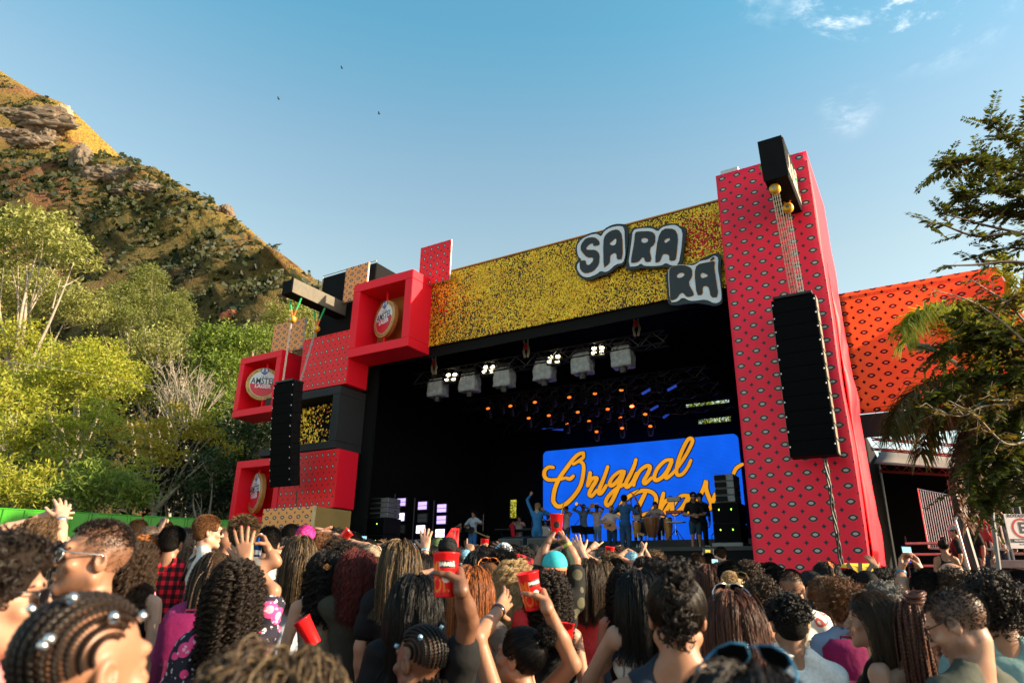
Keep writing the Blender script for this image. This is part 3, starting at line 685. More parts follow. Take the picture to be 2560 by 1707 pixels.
def hoist(label, u, v, w, wb, ub, vb, n=3, lab2='steel chains'):
    h = sthing('chain_hoist', label, 'hoist', (u, v, w), 'yellow chain hoists over the loudspeakers')
    M = Matrix.Rotation(pi / 2, 4, 'X')
    MB().lathe([(.001, -.09), (.10, -.09), (.13, -.05), (.13, .05), (.10, .09), (.001, .09)], 16, M).build('motor', yel, h, True, off=(0, 0, 0))
    MB().lathe([(.001, .0915), (.045, .0915), (.045, .1)], 10, M).lathe([(.001, .1), (.045, .1)], 10, M).build('label', steel, h, off=(0, 0, 0))
    for s in (-1, 1):
        MB().tube([(s * .05, 0, .14), (s * .13, 0, .36)], .028, 6).build('strap', strap_o, h, off=(0, 0, 0))
        MB().tube([(s * .13, 0, .36), (s * .28, .03, .78)], .03, 6).build('strap', strap_g, h, off=(0, 0, 0))
    for k in range(n):
        x0 = -.07 + .05 * k; a = Vector((x0, 0, -.1)); b = Vector((ub - u + x0 * 1.1, vb - v, wb - w)); m = 46; c = MB()
        for i in range(m):
            p, q = a.lerp(b, i / m), a.lerp(b, (i + 1.25) / m); o = Vector((.009, 0, 0)) if i % 2 else Vector((0, .009, 0))
            c.tube([p - o, q - o], .0075, 4, cap=False); c.tube([p + o, q + o], .0075, 4, cap=False)
        c.build('chain', chain, h, off=(0, 0, 0))
    return h
mbx = sthing('rigging_box', 'black covered rigging beam jutting out over the right loudspeaker column', 'rigging', (1.8, -2, 10.7), 'rigging beams at the top')
sheet((1.55, -2, 10.72), (2.12, -2, 10.72), (2.08, -2, 11.86), (1.52, -2, 11.86), 8, 8, .04, 3).build('front_cover', black, mbx)
MB().bbox((1.56, -1.97, 10.74), (2.11, -.02, 11.84), .02).build('beam', black, mbx)
sheet((2.125, -1.96, 10.9), (2.125, -.03, 10.9), (2.1, -.03, 11.84), (2.1, -1.96, 11.84), 10, 6, .05, 3).build('side_cover', greyc, mbx)
hoist('nearer yellow chain hoist above the right loudspeaker column', 1.74, -1.72, 10.6, 8.12, 1.75, -.9, 4)
hoist('farther yellow chain hoist above the right loudspeaker column', 1.86, -.75, 10.55, 8.12, 1.9, -.6, 3)
ml = sthing('rigging_box', 'grey-topped black rigging beam jutting out over the left loudspeaker column', 'rigging', (-15.2, -2.5, 11.4), 'rigging beams at the top')
MB().bbox((-15.0, -2.4, 11.12), (-14.46, .28, 11.66), .03).build('beam', black, ml)
MB().bbox((-14.455, -2.38, 11.14), (-14.44, .26, 11.68), .006).build('side_cover', mat('grey_canvas_dark', (.13, .115, .085), .8, bump=.3), ml)
hoist('yellow chain hoist on the left over the hanging speakers, nearer one', -14.75, -1.95, 10.3, 8.02, -14.95, -1.8, 2)
hoist('yellow chain hoist on the left over the hanging speakers, rear one', -14.6, -.95, 10.25, 8.02, -14.35, -1.55, 2)
for (u, v, w, d, lab) in [(1.9, -.7, 4.2, 1, 'black cable bundle hanging down from the right loudspeaker column'), (-14.3, -1.2, 4.3, .3, 'black cable hanging below the left loudspeaker column')]:
    mb = MB()
    for k in range(3 if d > .5 else 1):
        ph = k * 2.1
        pts = [(u + .03 * sin(i * .9 + ph) * d, v + (-.03) * k + .4 * i / 24 * d, w - (w - (.9 if d > .5 else 3.0)) * i / 24) for i in range(25)]
        mb.tube(pts, .022, 5)
    c = sthing('cable_bundle', lab, 'cable', (u, v, w)); mb.build('cable', blackp, c)

# ------------------------------------------------------------------ the screen
def scan_emit(name, col, stre, lines=34, dip=.55):
    m = bpy.data.materials.new(name); m.use_nodes = True; t = NT(m); t.t.nodes.remove(t.b)
    z = t.sep(t.coord())[2]
    f = t.math('SINE', t.math('MULTIPLY', z, lines)); f = t.rng(f, -1, 1, dip, 1.0)
    n = t.noise(.8, 3); f = t.math('MULTIPLY', f, t.rng(n, .3, .7, .85, 1.1))
    e = t.n('ShaderNodeEmission'); e.inputs[0].default_value = (*col, 1); t.put(e.inputs[1], t.math('MULTIPLY', f, stre))
    out = [q for q in t.t.nodes if q.type == 'OUTPUT_MATERIAL'][0]; t.t.links.new(e.outputs[0], out.inputs[0]); return m
scr = sthing('led_screen', 'big blue stage screen showing a brush-script band name in orange', 'screen', (-11.4, 10.6, 3.2))
def c3(p, v=10.6): q = onv(1340 + p[0] / 4.2, 1080 + p[1] / 4.2, v); return (q.x, q.z)
r_ = .22; U0, U1, W0, W1 = -11.42, -2.5, 3.2, 7.38
cor = []
for cx_, cw_, a0 in [(U1 - r_, W1 - r_, 0), (U0 + r_, W1 - r_, 90), (U0 + .02, W0 + .02, 180), (U1 - .02, W0 + .02, 270)]:
    rr_ = r_ if a0 < 180 else .02
    cor += [(cx_ + rr_ * cos(radians(a0 + k * 15)) + 11.4, cw_ + rr_ * sin(radians(a0 + k * 15)) - 3.2) for k in range(7)]
link('panel', outline_mesh([cor], .04, Matrix.Translation((0, .05, 0)) @ XZ), scan_emit('screen_blue', (.004, .075, .55), .58, 120, .7), scr)
STROKES = [([(500, 218), (455, 228), (400, 275), (320, 380), (250, 480), (205, 580), (185, 680), (190, 735), (235, 778), (310, 755), (400, 670), (470, 560), (500, 430), (500, 340), (470, 308)], 19), ([(500, 220), (500, 262), (455, 300), (395, 335)], 15), ([(185, 370), (140, 365), (98, 400), (92, 455), (125, 495), (210, 500), (300, 482)], 17), ([(395, 460), (360, 490), (320, 480)], 17),
           ([(572, 425), (562, 490), (545, 560)], 19), ([(548, 560), (590, 490), (640, 480), (628, 520), (585, 590), (562, 650), (590, 668), (640, 610)], 18),
           ([(756, 362), (735, 430), (700, 520), (668, 600), (668, 645), (700, 625), (740, 560)], 18),
           ([(930, 412), (880, 415), (810, 470), (775, 540), (800, 560), (860, 510), (925, 420), (890, 520), (840, 640), (790, 740), (755, 770), (735, 735), (765, 670), (850, 590), (950, 540)], 18),
           ([(1052, 288), (1035, 350), (995, 440), (950, 530), (955, 575), (1000, 545), (1045, 470)], 18), ([(1060, 430), (1035, 500), (1030, 555)], 18), ([(1035, 520), (1090, 410), (1160, 355), (1200, 365), (1180, 430), (1135, 510), (1150, 538), (1215, 480)], 18),
           ([(1430, 290), (1360, 300), (1280, 380), (1245, 470), (1265, 505), (1330, 470), (1390, 390), (1430, 300), (1400, 380), (1365, 450), (1375, 482), (1440, 430)], 18),
           ([(1440, 430), (1520, 330), (1600, 200), (1645, 100), (1630, 68), (1590, 90), (1530, 210), (1490, 330), (1478, 420), (1500, 452), (1550, 430), (1600, 360), (1628, 295)], 17),
           ([(880, 880), (870, 830), (910, 740), (1000, 660), (1110, 615), (1210, 625), (1262, 680), (1255, 770), (1200, 840), (1110, 868)], 18), ([(1150, 640), (1090, 760), (1040, 880)], 20),
           ([(1342, 640), (1320, 740), (1300, 840)], 19), ([(1305, 830), (1350, 740), (1415, 700), (1405, 760), (1355, 840), (1330, 890)], 19), ([(1600, 665), (1530, 670), (1460, 740), (1430, 820), (1465, 850), (1540, 790), (1610, 670), (1575, 780), (1560, 850), (1610, 840), (1690, 740)], 19),
           ([(1690, 740), (1740, 640), (1775, 560), (1788, 515), (1790, 600), (1825, 700), (1850, 770), (1820, 805), (1770, 800)], 19), ([(1885, 650), (1855, 740), (1830, 800)], 20), ([(2070, 455), (2105, 380), (2168, 338)], 17)]
def crom(pts, n=7):
    P = [pts[0]] + list(pts) + [pts[-1]]; o = []
    for i in range(1, len(P) - 2):
        for k in range(n):
            t = k / n; o.append(tuple(.5 * (2 * P[i][j] + (P[i + 1][j] - P[i - 1][j]) * t + (2 * P[i - 1][j] - 5 * P[i][j] + 4 * P[i + 1][j] - P[i + 2][j]) * t * t + (3 * P[i][j] - P[i - 1][j] - 3 * P[i + 1][j] + P[i + 2][j]) * t ** 3) for j in range(2)))
    return o + [tuple(pts[-1])]
def brush(nm, m, extra, d0, dd):
    for k, (pts, hw) in enumerate(STROKES):
        mb = MB()
        q = [Vector(p) for p in crom(pts)]; y = d0 - dd * k; n = len(q); vs = []; fs = []
        for i, p in enumerate(q):
            t = (q[min(i + 1, n - 1)] - q[max(i - 1, 0)]).normalized(); nr = Vector((-t.y, t.x)); h = (hw * 1.18 + extra) * (.82 + .18 * sin(pi * i / (n - 1)))
            for s in (-1, 1):
                c = c3(p + nr * h * s); vs.append((c[0], 10.6 + y, c[1]))
        for i in range(n - 1): fs.append((2 * i, 2 * i + 2, 2 * i + 3, 2 * i + 1))
        mb.add(vs, fs)
        for e, j in ((0, 1), (n - 1, n - 2)):
            vs = []
            for a in range(12):
                c = c3(q[e] + Vector((cos(a * pi / 6), sin(a * pi / 6))) * (hw * 1.18 + extra) * .83); vs.append((c[0], 10.6 + y - dd * .4, c[1]))
            mb.add(vs, [tuple(range(12))])
        mb.build(nm, m, scr)
brush('stroke_outline', scan_emit('screen_black', (.004, .006, .02), .4), 11, -.006, .0008)
brush('letter_stroke', scan_emit('screen_orange', (.62, .25, .012), .5, 120, .75), 0, -.03, .0008)

# ------------------------------------------------------------------ stage lamps
wrap = principled('plastic_rain_cover', (.42, .45, .48), .18, 0, spec=.8); _t = NT(wrap); _t.base(_t.mix(_t.noise(7, 4), (.16, .17, .19), (.62, .65, .68))); _t.bump(_t.noise(9, 5, .65), 1.0, .1)
lampglow = principled('blinder_lamp', (1, .9, .7), .3, emit=(1.0, .83, .50), estr=6); orangeglow = principled('orange_lamp', (.9, .3, .05), .3, emit=(1.0, .17, .02), estr=.55); redglow = principled('red_lamp', (.9, .1, .05), .3, emit=(1.0, .10, .03), estr=3)
def c1(x, y, v): return onv(1040 + x / 2.735, 780 + y / 2.735, v)
ORD = ['first', 'second', 'third', 'fourth', 'fifth', 'sixth']
for i, (x, y) in enumerate([(150, 520), (370, 485), (605, 450), (880, 405), (1140, 355), (1415, 310)]):
    p = c1(x, y, 2.1); l = sthing('moving_light', ORD[i] + ' of six moving lights wrapped in clear plastic on the front truss, from the left', 'stage light', p, 'moving lights in rain covers')
    bm = bmesh.new(); bmesh.ops.create_cube(bm, size=1); bmesh.ops.subdivide_edges(bm, edges=bm.edges[:], cuts=5, use_grid_fill=True)
    for q in bm.verts:
        c = q.co.copy(); k = 1 - .18 * max(0, c.z) ** 2 * 4
        d = mnoise.noise(c * 3.3 + Vector((i * 7, 0, 0))) * .09 + mnoise.noise(c * 8 + Vector((0, i, 0))) * .05
        q.co = Vector((c.x * .66 * k, c.y * .45 * k, c.z * .66)) * (1 + d)
    bm.verts.index_update(); mb = MB().add([v.co.copy() for v in bm.verts], [[v.index for v in f.verts] for f in bm.faces]); bm.free()
    mb.build('rain_cover', wrap, l, True, off=(0, 0, 0))
    MB().tube([(-.22, 0, .3), (-.22, 0, .52)], .02).tube([(.22, 0, .3), (.22, 0, .52)], .02).bbox((-.28, -.1, .42), (.28, .1, .50), .01).build('yoke', blackp, l, off=(0, 0, 0))
    MB().lathe([(.11, -.52), (.14, -.3), (.13, -.1)], 12).build('head', blackp, l, off=(0, 0, 0))
for i, (x, y) in enumerate([(238, 443), (495, 390), (942, 320), (1243, 262)]):
    p = c1(x, y, 2.0); l = sthing('blinder_light', ORD[i] + ' of four lit four-lamp blinders on the front truss, from the left', 'stage light', p, 'lit blinders')
    M = Matrix.Rotation(radians(18), 4, 'Z') @ Matrix.Rotation(radians(-35), 4, 'X')
    MB().bbox((-.24, .02, -.24), (.24, .16, .24), .02, 0, M).build('housing', blackp, l, off=(0, 0, 0))
    for sx in (-1, 1):
        for sz in (-1, 1):
            MB().lathe([(.001, 0), (.05, .004), (.075, .018)], 14, M @ Matrix.Translation((sx * .125, .012, sz * .125)) @ Matrix.Rotation(pi / 2, 4, 'X')).build('lamp', lampglow, l, off=(0, 0, 0))
    MB().tube([(-.26, .1, 0), (-.26, .1, .34), (.26, .1, .34), (.26, .1, 0)], .016).build('bracket', blackp, l, off=(0, 0, 0))
def spot(x, y, v, glow, label, grp, s=1.):
    p = c1(x, y, v); l = sthing('spot_light', label, 'stage light', p, grp)
    M = Matrix.Rotation(radians(20), 4, 'Z') @ Matrix.Rotation(radians(-38), 4, 'X')
    MB().lathe([(.001, -.10), (.10 * s, -.10), (.12 * s, .05), (.11 * s, .28), (.07 * s, .36), (.001, .37)], 12, M @ Matrix.Rotation(-pi / 2, 4, 'X')).build('can', blackp, l, off=(0, 0, 0))
    MB().lathe([(.001, 0), (.075 * s, 0), (.08 * s, -.012)], 14, M @ Matrix.Translation((0, -.104, 0)) @ Matrix.Rotation(pi / 2, 4, 'X')).build('lens', glow, l, off=(0, 0, 0))
    MB().tube([(-.15, .1, 0), (-.15, .1, .3), (.15, .1, .3), (.15, .1, 0)], .018).tube([(0, .1, .3), (0, .1, .48)], .025).build('yoke', mat('yoke_grey', (.10, .10, .105), .4, .4), l, off=(0, 0, 0))
darklens = mat('dark_lens', (.04, .03, .05), .15)
for x, y in [(495, 672), (648, 655), (815, 630), (1050, 597), (1225, 572), (1405, 548)]: spot(x, y, 5, orangeglow, 'spot glowing orange in the first row behind the wrapped lights', 'lit orange spots, first row')
for x, y in [(773, 737), (910, 720), (1108, 697), (1312, 677), (1568, 712)]: spot(x, y, 6.6, orangeglow, 'spot glowing orange in the second row under the stage roof', 'lit orange spots, second row')
for x, y in [(1036, 778), (1185, 758), (1400, 735), (1236, 830), (1410, 806), (1603, 793)]: spot(x, y, 8.2, orangeglow, 'small spot glowing orange in the rearmost row just above the screen', 'lit orange spots, rear row')
spot(1477, 658, 6.6, redglow, 'single brightest red spot among the orange spots', 'lit red spot', 1.1)
for x, y in [(585, 640), (742, 620), (940, 590), (1147, 570), (1305, 545), (1665, 490)]: spot(x, y, 5, darklens, 'unlit spot between the orange ones of the first row', 'unlit spots')
for x, y in [(1233, 660), (1400, 640), (990, 690)]: spot(x, y, 6.6, darklens, 'unlit spot in the second row under the roof', 'unlit spots, second row')
bluebar = principled('blue_bar', (.02, .05, .5), .4, emit=(.02, .08, .6), estr=.16)
for i, (x0, y0, x1, y1, v) in enumerate([(1545, 560, 1600, 528, 4.0), (1605, 670, 1655, 640, 6.0), (1690, 722, 1730, 692, 8.0), (1720, 535, 1780, 502, 4.2), (860, 792, 1005, 803, 9.0)]):
    a, b = c1(x0, y0, v), c1(x1, y1, v + .1); l = sthing('light_bar', ['thin blue light bar right of the wrapped lights', 'blue light bar below the first one at the right', 'blue light bar lowest of the three at the right', 'tilted light bar at the far right of the truss', 'long thin blue light bar at the left rear'][i], 'stage light', a, 'blue light bars')
    MB().tube([a, b], .045, 6).build('tube', bluebar, l); MB().tube([a + Vector((0, .05, .05)), b + Vector((0, .05, .05))], .05, 6).build('housing', blackp, l)
# steel slings with red shackle marks on the truss
for i, (x, y0, y1, v) in enumerate([(125, 280, 425, 1.7), (755, 170, 310, 1.7), (1508, 0, 165, 1.7)]):
    a, b = c1(x, y1, v), c1(x - 2, y0, v); l = sthing('truss_sling', ['leftmost', 'middle', 'rightmost'][i] + ' frayed rope sling with a red tag holding the front truss', 'sling', b, 'slings holding the truss')
    m_ = a.lerp(b, .5)
    for s in (-1, 1): MB().tube([b + Vector((s * .10 - .03, 0, 0)), m_ + Vector((s * .05, 0, .1)), m_ + Vector((s * .10, 0, -.15)), a + Vector((s * .05, 0, 0))], [.03, .035, .045, .04], 6).build('rope', mat('rope_grey', (.28, .25, .19), .7), l)
    MB().bbox(m_ + Vector((-.07, -.05, -.10)), m_ + Vector((.07, -.03, .10)), .02).build('tag', mat('red_tag', (.6, .02, .02), .5), l)
# upright lamp panels at the left of the deck
pan_lit = principled('white_panel_lamp', (.8, .75, .9), .3, emit=(.80, .66, 1.0), estr=.95); pan_dim = principled('violet_panel_lamp', (.5, .4, .7), .3, emit=(.48, .34, .85), estr=.55); pan_off = mat('unlit_panel', (.12, .12, .11), .5)
LBL = ['top', 'middle', 'bottom']; LB2 = ['left', 'middle', 'right']
for k, (x0, y0, x1, y1) in enumerate([(1245, 100, 1220, 460), (1408, 130, 1380, 470), (1557, 150, 1535, 480)]):
    a = onv(600 + x0 / 3.093, 1200 + y0 / 3.093, 3.6); b = onv(600 + x1 / 3.093, 1200 + y1 / 3.093, 3.6)
    s = sthing('lamp_stand', LB2[k] + ' one of three black poles bearing lamp panels on the stage', 'stand', (b.x - .35, 3.6, 2.5), 'lamp panel stands')
    MB().tube([(b.x - .35, 3.66, 2.5), (b.x - .35, 3.66, a.z)], .03, 6).bbox((b.x - .65, 3.4, 2.502), (b.x - .05, 3.9, 2.54), .01).build('pole', darkst, s)
for x, y, k, r, m in [(1245, 168, 0, 0, pan_dim), (1408, 195, 1, 0, pan_dim), (1557, 215, 2, 0, pan_dim), (1235, 283, 0, 1, pan_lit), (1403, 290, 1, 1, pan_off), (1553, 305, 2, 1, pan_dim), (1230, 377, 0, 2, pan_off), (1393, 378, 1, 2, pan_lit), (1543, 408, 2, 2, pan_lit)]:
    p = onv(600 + x / 3.093, 1200 + y / 3.093, 3.5); l = sthing('stage_floodlight', LBL[r] + ' lamp panel on the ' + LB2[k] + ' pole at the left of the stage', 'stage light', p, 'lamp panels at the left of the stage')
    MB().bbox((-.22, .03, -.17), (.22, .12, .17), .01).build('housing', blackp, l, off=(0, 0, 0))
    for s in (-1, 1): MB().box((-.2, .012, s * .075 - .065), (.2, .026, s * .075 + .065)).build('lamp_strip', m, l, off=(0, 0, 0))
# floor loudspeakers
led = principled('green_led', (.2, .8, .1), .4, emit=(.35, 1, .05), estr=1.6)
def sub(label, u0, u1, v0, v1, w0, w1):
    s = sthing('bass_speaker', label, 'loudspeaker', ((u0 + u1) / 2, v0, w0), 'bass speakers on the stage')
    MB().bbox((u0, v0 + .02, w0), (u1, v1, w1), .015).build('cabinet', cabm, s); MB().bbox((u0 + .03, v0, w0 + .03), (u1 - .03, v0 + .018, w1 - .03), .006).build('grille', grille, s)
    for f in (.28, .74): MB().bbox((u0 + (u1 - u0) * f - .012, v0 - .012, (w0 + w1) / 2 + .05), (u0 + (u1 - u0) * f + .012, v0 - .001, (w0 + w1) / 2 + .09), .003).build('indicator', led, s)
grey_cab = mat('grey_cabinet', (.16, .16, .165), .5, .2)
def topcab(label, u0, u1, v0, v1, w0, w1):
    s = sthing('top_speaker', label, 'loudspeaker', ((u0 + u1) / 2, v0, w0), 'small grey speakers stacked on the bass speakers')
    MB().bbox((u0, v0 + .03, w0), (u1, v1, w1), .012).build('cabinet', grey_cab, s); MB().bbox((u0 + .02, v0, w0 + .02), (u0 + (u1 - u0) * .62, v0 + .028, w1 - .02), .006).build('grille', cabm, s)
    MB().bbox((u1 + .001, v0 + .4, w0 + .06), (u1 + .012, v0 + .48, w1 - .06), .003).build('handle', blackp, s)
sub('lower bass speaker at the left edge of the stage', -13.75, -12.5, 1.2, 2.1, 2.502, 3.05); sub('upper bass speaker of the left stack, under the small grey ones', -13.75, -12.5, 1.2, 2.1, 3.06, 3.62)
for k in range(4): topcab(['bottom', 'second', 'third', 'top'][k] + ' small grey speaker of the left stage stack', -13.35, -12.5, 1.3, 2.0, 3.63 + k * .17, 3.79 + k * .17)
sub('lower bass speaker at the right edge of the stage, by the tower', -1.3, -.6, 1.5, 2.3, 2.62, 3.12); sub('upper bass speaker of the right stack, under the small grey ones', -1.3, -.6, 1.5, 2.3, 3.13, 3.64)
MB().bbox((-1.35, 1.45, 2.502), (-.55, 2.35, 2.615), .01).build('speaker_dolly', grey_cab); tag(bpy.data.objects['speaker_dolly'], 'grey wheeled board under the right bass speakers', 'dolly'); bpy.data.objects['speaker_dolly'].matrix_world = STM
for k in range(4): topcab(['bottom', 'second', 'third', 'top'][k] + ' small grey speaker of the right stage stack', -1.18, -.66, 1.5, 2.2, 3.65 + k * .185, 3.825 + k * .185)
mon = mat('monitor_grey', (.035, .045, .05), .5)
for i, (u, v, wd) in enumerate([(-11.2, 1.6, 1.5), (-7.6, 1.5, .9), (-6.6, 1.5, .8)]):
    s = sthing('floor_monitor', ['wide grey floor monitor before the guitarist', 'left floor monitor before the singer in blue', 'right floor monitor before the singer in blue'][i], 'loudspeaker', (u, v, 2.5), 'floor monitors')
    mb = MB(); x = wd / 2
    mb.add([(-x, 0, .004), (x, 0, .004), (x, .55, .004), (-x, .55, .004), (-x, .05, .34), (x, .05, .34), (x, .4, .42), (-x, .4, .42)], [(0, 3, 2, 1), (4, 5, 6, 7), (0, 1, 5, 4), (1, 2, 6, 5), (2, 3, 7, 6), (3, 0, 4, 7)])
    mb.build('cabinet', mon, s, off=(0, 0, 0)); MB().box((-x + .05, -.012, .05), (x - .05, -.002, .3)).build('back_panel', blackp, s, off=(0, 0, 0))

# ------------------------------------------------------------------ right of the tower: banner, tent, scaffold
bn = sthing('eye_banner', 'wide orange-red banner printed with eyes, stretched behind the palm', 'banner', (2.3, 5, 6.4))
sheet((2.3, 5, 6.42), (7.2, 5.0, 6.38), (6.42, 5, 10.28), (2.3, 5, 10.3), 24, 20, .10, .9, .015).build('cloth', banner_m, bn, True)
sheet((7.22, 5.02, 6.4), (7.5, 7.5, 6.4), (6.9, 7.5, 10.3), (6.44, 5.02, 10.28), 8, 8, .05, 1).build('side_return', banner_m, bn, True)
MB().box((2.3, 5.03, 5.72), (7.2, 5.1, 6.40)).build('lower_band', mat('maroon_black', (.016, .008, .01), .8), bn)
MB().tube([(2.3, 5.15, 10.3), (6.44, 5.15, 10.28)], .04).tube([(2.3, 5.15, 6.38), (7.2, 5.15, 6.38)], .04).build('frame', steel, bn)
tn = sthing('side_tent', 'pale canvas tent roof on red truss ribs right of the tower', 'tent', (3, 6, 5))
canv = mat('tent_canvas', (.20, .19, .16), .75, bump=.25, nscale=1.2)
sheet((2.5, 5.3, 5.0), (8.5, 5.3, 4.1), (8.5, 12, 5.6), (2.5, 12, 6.6), 12, 12, .12, .7).build('canopy', canv, tn, True)
for k, v in enumerate((5.5, 8.0)): truss((2.5, v, 5.6 - .3 * k), (8.6, v, 4.5), .3, .022).build('rib', mat('red_truss', (.42, .06, .06), .5, .4), tn)
sheet((2.4, 10.5, .8), (7.6, 10.5, .8), (7.6, 10.5, 5.4), (2.4, 10.5, 6.2), 4, 4, 0).build('rear_wall', black, tn)
MB().box((2.3, 3.3, .8), (2.35, 12.4, 6.0)).build('side_wall', black, tn)
# a stack of crowd-barrier panels in the dark
bp = sthing('fence_stack', 'leaning metal barrier panel with many thin bars in the dark beside the tower', 'barrier', (4.0, 4.0, 2.0))
MB().tube([(3.5, 4, 2.55), (3.5, 4, 4.05), (4.6, 4.2, 3.75), (4.6, 4.2, 2.5)], .025).tube([(3.5, 4, 2.55), (4.6, 4.2, 2.5)], .025).build('frame', alum, bp)
for k in range(22):
    q = k / 21; MB().tube([(3.5 + 1.1 * q, 4 + .2 * q, 2.55 - .05 * q), (3.5 + 1.1 * q, 4 + .2 * q, 4.05 - .3 * q)], .012, 5).build('bar', alum, bp)
# steps
stp = sthing('access_steps', 'wide metal steps in the shade right of the tower', 'steps', (4.4, 1.8, .8))
pinksteel = mat('painted_steel', (.34, .24, .22), .5, .4, vary=.25)
for k in range(7): MB().bbox((3.0, 1.8 + .3 * k, .95 + .28 * k), (5.6, 2.1 + .3 * k, 1.0 + .28 * k), .006).build('tread', pinksteel, stp)
for u in (3.0, 5.58): MB().add([(u, 1.75, .85), (u + .03, 1.75, .85), (u + .03, 3.9, 2.7), (u, 3.9, 2.7), (u, 1.75, 1.0), (u + .03, 1.75, 1.0), (u + .03, 3.9, 2.85), (u, 3.9, 2.85)], [(0, 1, 2, 3), (7, 6, 5, 4), (0, 4, 5, 1), (3, 2, 6, 7), (0, 3, 7, 4), (1, 5, 6, 2)]).build('stringer', darkst, stp)
# raised scaffold platform with railing
pf = sthing('scaffold_platform', 'raised scaffold platform with a pale railing at the right', 'platform', (6, 1, .8))
def c8(x, y, v): return onv(2220 + x / 6.03, 1240 + y / 6.03, v)
V0 = 1.2; q = [c8(1060, 280, V0), c8(1655, 250, V0), c8(1770, 785, V0), c8(1215, 800, V0)]
fl = q[3].z - .22
MB().bbox((q[3].x - .1, V0 - .05, fl - .16), (q[2].x + .9, V0 + 2.2, fl), .01).build('deck', pinksteel, pf)
railm = mat('rail_paint', (.55, .42, .38), .45, .3, vary=.2, nscale=10)
ul, ur = q[3].x, q[2].x; zt = q[0].z; zb = q[3].z
MB().tube([(ul, V0, zb), (ul, V0, zt), (ur, V0, zt), (ur, V0, zb)], .026, 6).build('rail', railm, pf); MB().tube([(ul, V0, zb), (ur, V0, zb)], .026, 6).build('rail', railm, pf)
for k in range(1, 8):
    u = ul + (ur - ul) * k / 8; MB().tube([(u, V0, fl - .3 if k in (2, 6) else zb), (u, V0, zt)], .024 if k in (2, 6) else .016, 6).build('baluster', railm, pf)
for u in (ul, ur + .75):
    for v in (V0, V0 + 2.1): MB().tube([(u, v, .7), (u, v, fl + (1.0 if v > V0 else 0))], .03, 6).build('post', railm, pf)
MB().tube([(ul, V0, .9), (ur + .75, V0, fl - .2)], .02, 5).build('brace', railm, pf); MB().tube([(ul, V0, fl - .3), (ur + .75, V0, .9)], .02, 5).build('brace', railm, pf)
MB().tube([(ul, V0, 1.4), (ur + .75, V0, 1.4)], .02, 5).tube([(ul, V0 + 2.1, zt), (ur + .75, V0 + 2.1, zt)], .02, 5).build('ledger', railm, pf)
lp_ = wthing('metal_post', 'dark post leaning in front of the platform railing', 'post', at(2447, 1450, 13.2))
MB().tube([at(2447, 1450, 13.2), at(2388, 1250, 13.4), at(2378, 1200, 13.5)], .075, 8).build('shaft', mat('post_maroon', (.035, .02, .022), .5), lp_)
lp_ = wthing('metal_post', 'thin grey post just left of the dark leaning post', 'post', at(2428, 1440, 13.0))
MB().tube([at(2428, 1440, 13.0), at(2388, 1300, 13.0), at(2392, 1292, 13.0)], .022, 8).build('shaft', alum, lp_)
# parking sign
sp = wthing('parking_sign', 'white parking sign with a red ring round a letter E, on a dark pole', 'sign', at(2556, 1450, 9.3))
c = at(2557, 1327, 9.3); Ms = Matrix.Translation(c) @ Matrix.Rotation(radians(-4), 4, 'Z') @ XZ; io = Matrix.Translation(-Vector(OFF[sp.name])); sw, sh_ = .2, .222
MB().tube([c + Vector((.03, .05, .32)), c + Vector((.03, .05, -2.0))], .04, 8).build('pole', darkst, sp)
pink = mat('sign_plate_white', (.62, .52, .50), .5)
pl = link('plate', outline_mesh([[(-sw, -sh_), (sw, -sh_), (sw, sh_), (-sw, sh_)]], .004, io @ Ms), pink, sp)
ring = [(.132 * cos(i * pi / 20), .132 * sin(i * pi / 20) + .038) for i in range(40)]; rin = [(.106 * cos(i * pi / 20), .106 * sin(i * pi / 20) + .038) for i in range(40)]
link('ring', outline_mesh([ring, rin], .001, io @ Ms @ Matrix.Translation((0, 0, .006))), mat('sign_ring_red', (.45, .02, .02), .5), pl)
link('lettering', text_mesh('E', .195, .001, .006, io @ Ms @ Matrix.Translation((0, .038, .006))), ink, pl)
link('lettering', text_mesh('ROTATIVO', .053, .001, .002, io @ Ms @ Matrix.Translation((0, .197, .006)), 1.25), ink, pl)
link('band', outline_mesh([[(-.183, -.146), (.183, -.146), (.183, -.1), (-.183, -.1)]], .001, io @ Ms @ Matrix.Translation((0, 0, .006))), ink, pl)
link('lettering', text_mesh('MAXIMO 5 HORAS', .03, .001, .001, io @ Ms @ Matrix.Translation((0, -.123, .009)), 1.1), pink, pl)
link('lettering', text_mesh('2a a 6a 8h as 18h', .022, .001, 0, io @ Ms @ Matrix.Translation((0, -.168, .006))), ink, pl)
# street lamp among the leaves
hd = at(2300, 865, 12); sl_ = wthing('street_lamp', 'grey street lamp reaching out of the leaves before the banner', 'street lamp', at(2500, 1440, 12.6))
MB().bbox((-.22, -.09, -.03), (.16, .09, .04), .02, 0, Matrix.Translation(hd) @ Matrix.Rotation(radians(8), 4, 'Y')).build('head', mat('lamp_grey', (.34, .36, .38), .5), sl_)
MB().bbox((-.2, -.07, -.045), (.08, .07, -.032), .005, 0, Matrix.Translation(hd) @ Matrix.Rotation(radians(8), 4, 'Y')).build('lens', mat('lamp_glass', (.5, .5, .45), .2), sl_)
MB().tube([hd + Vector((.12, 0, 0)), at(2345, 880, 12.1), at(2400, 915, 12.3), at(2440, 980, 12.5), at(2452, 1060, 12.55), at(2500, 1440, 12.6)], .04, 8).build('arm', mat('lamp_arm', (.2, .21, .22), .5, .3), sl_)
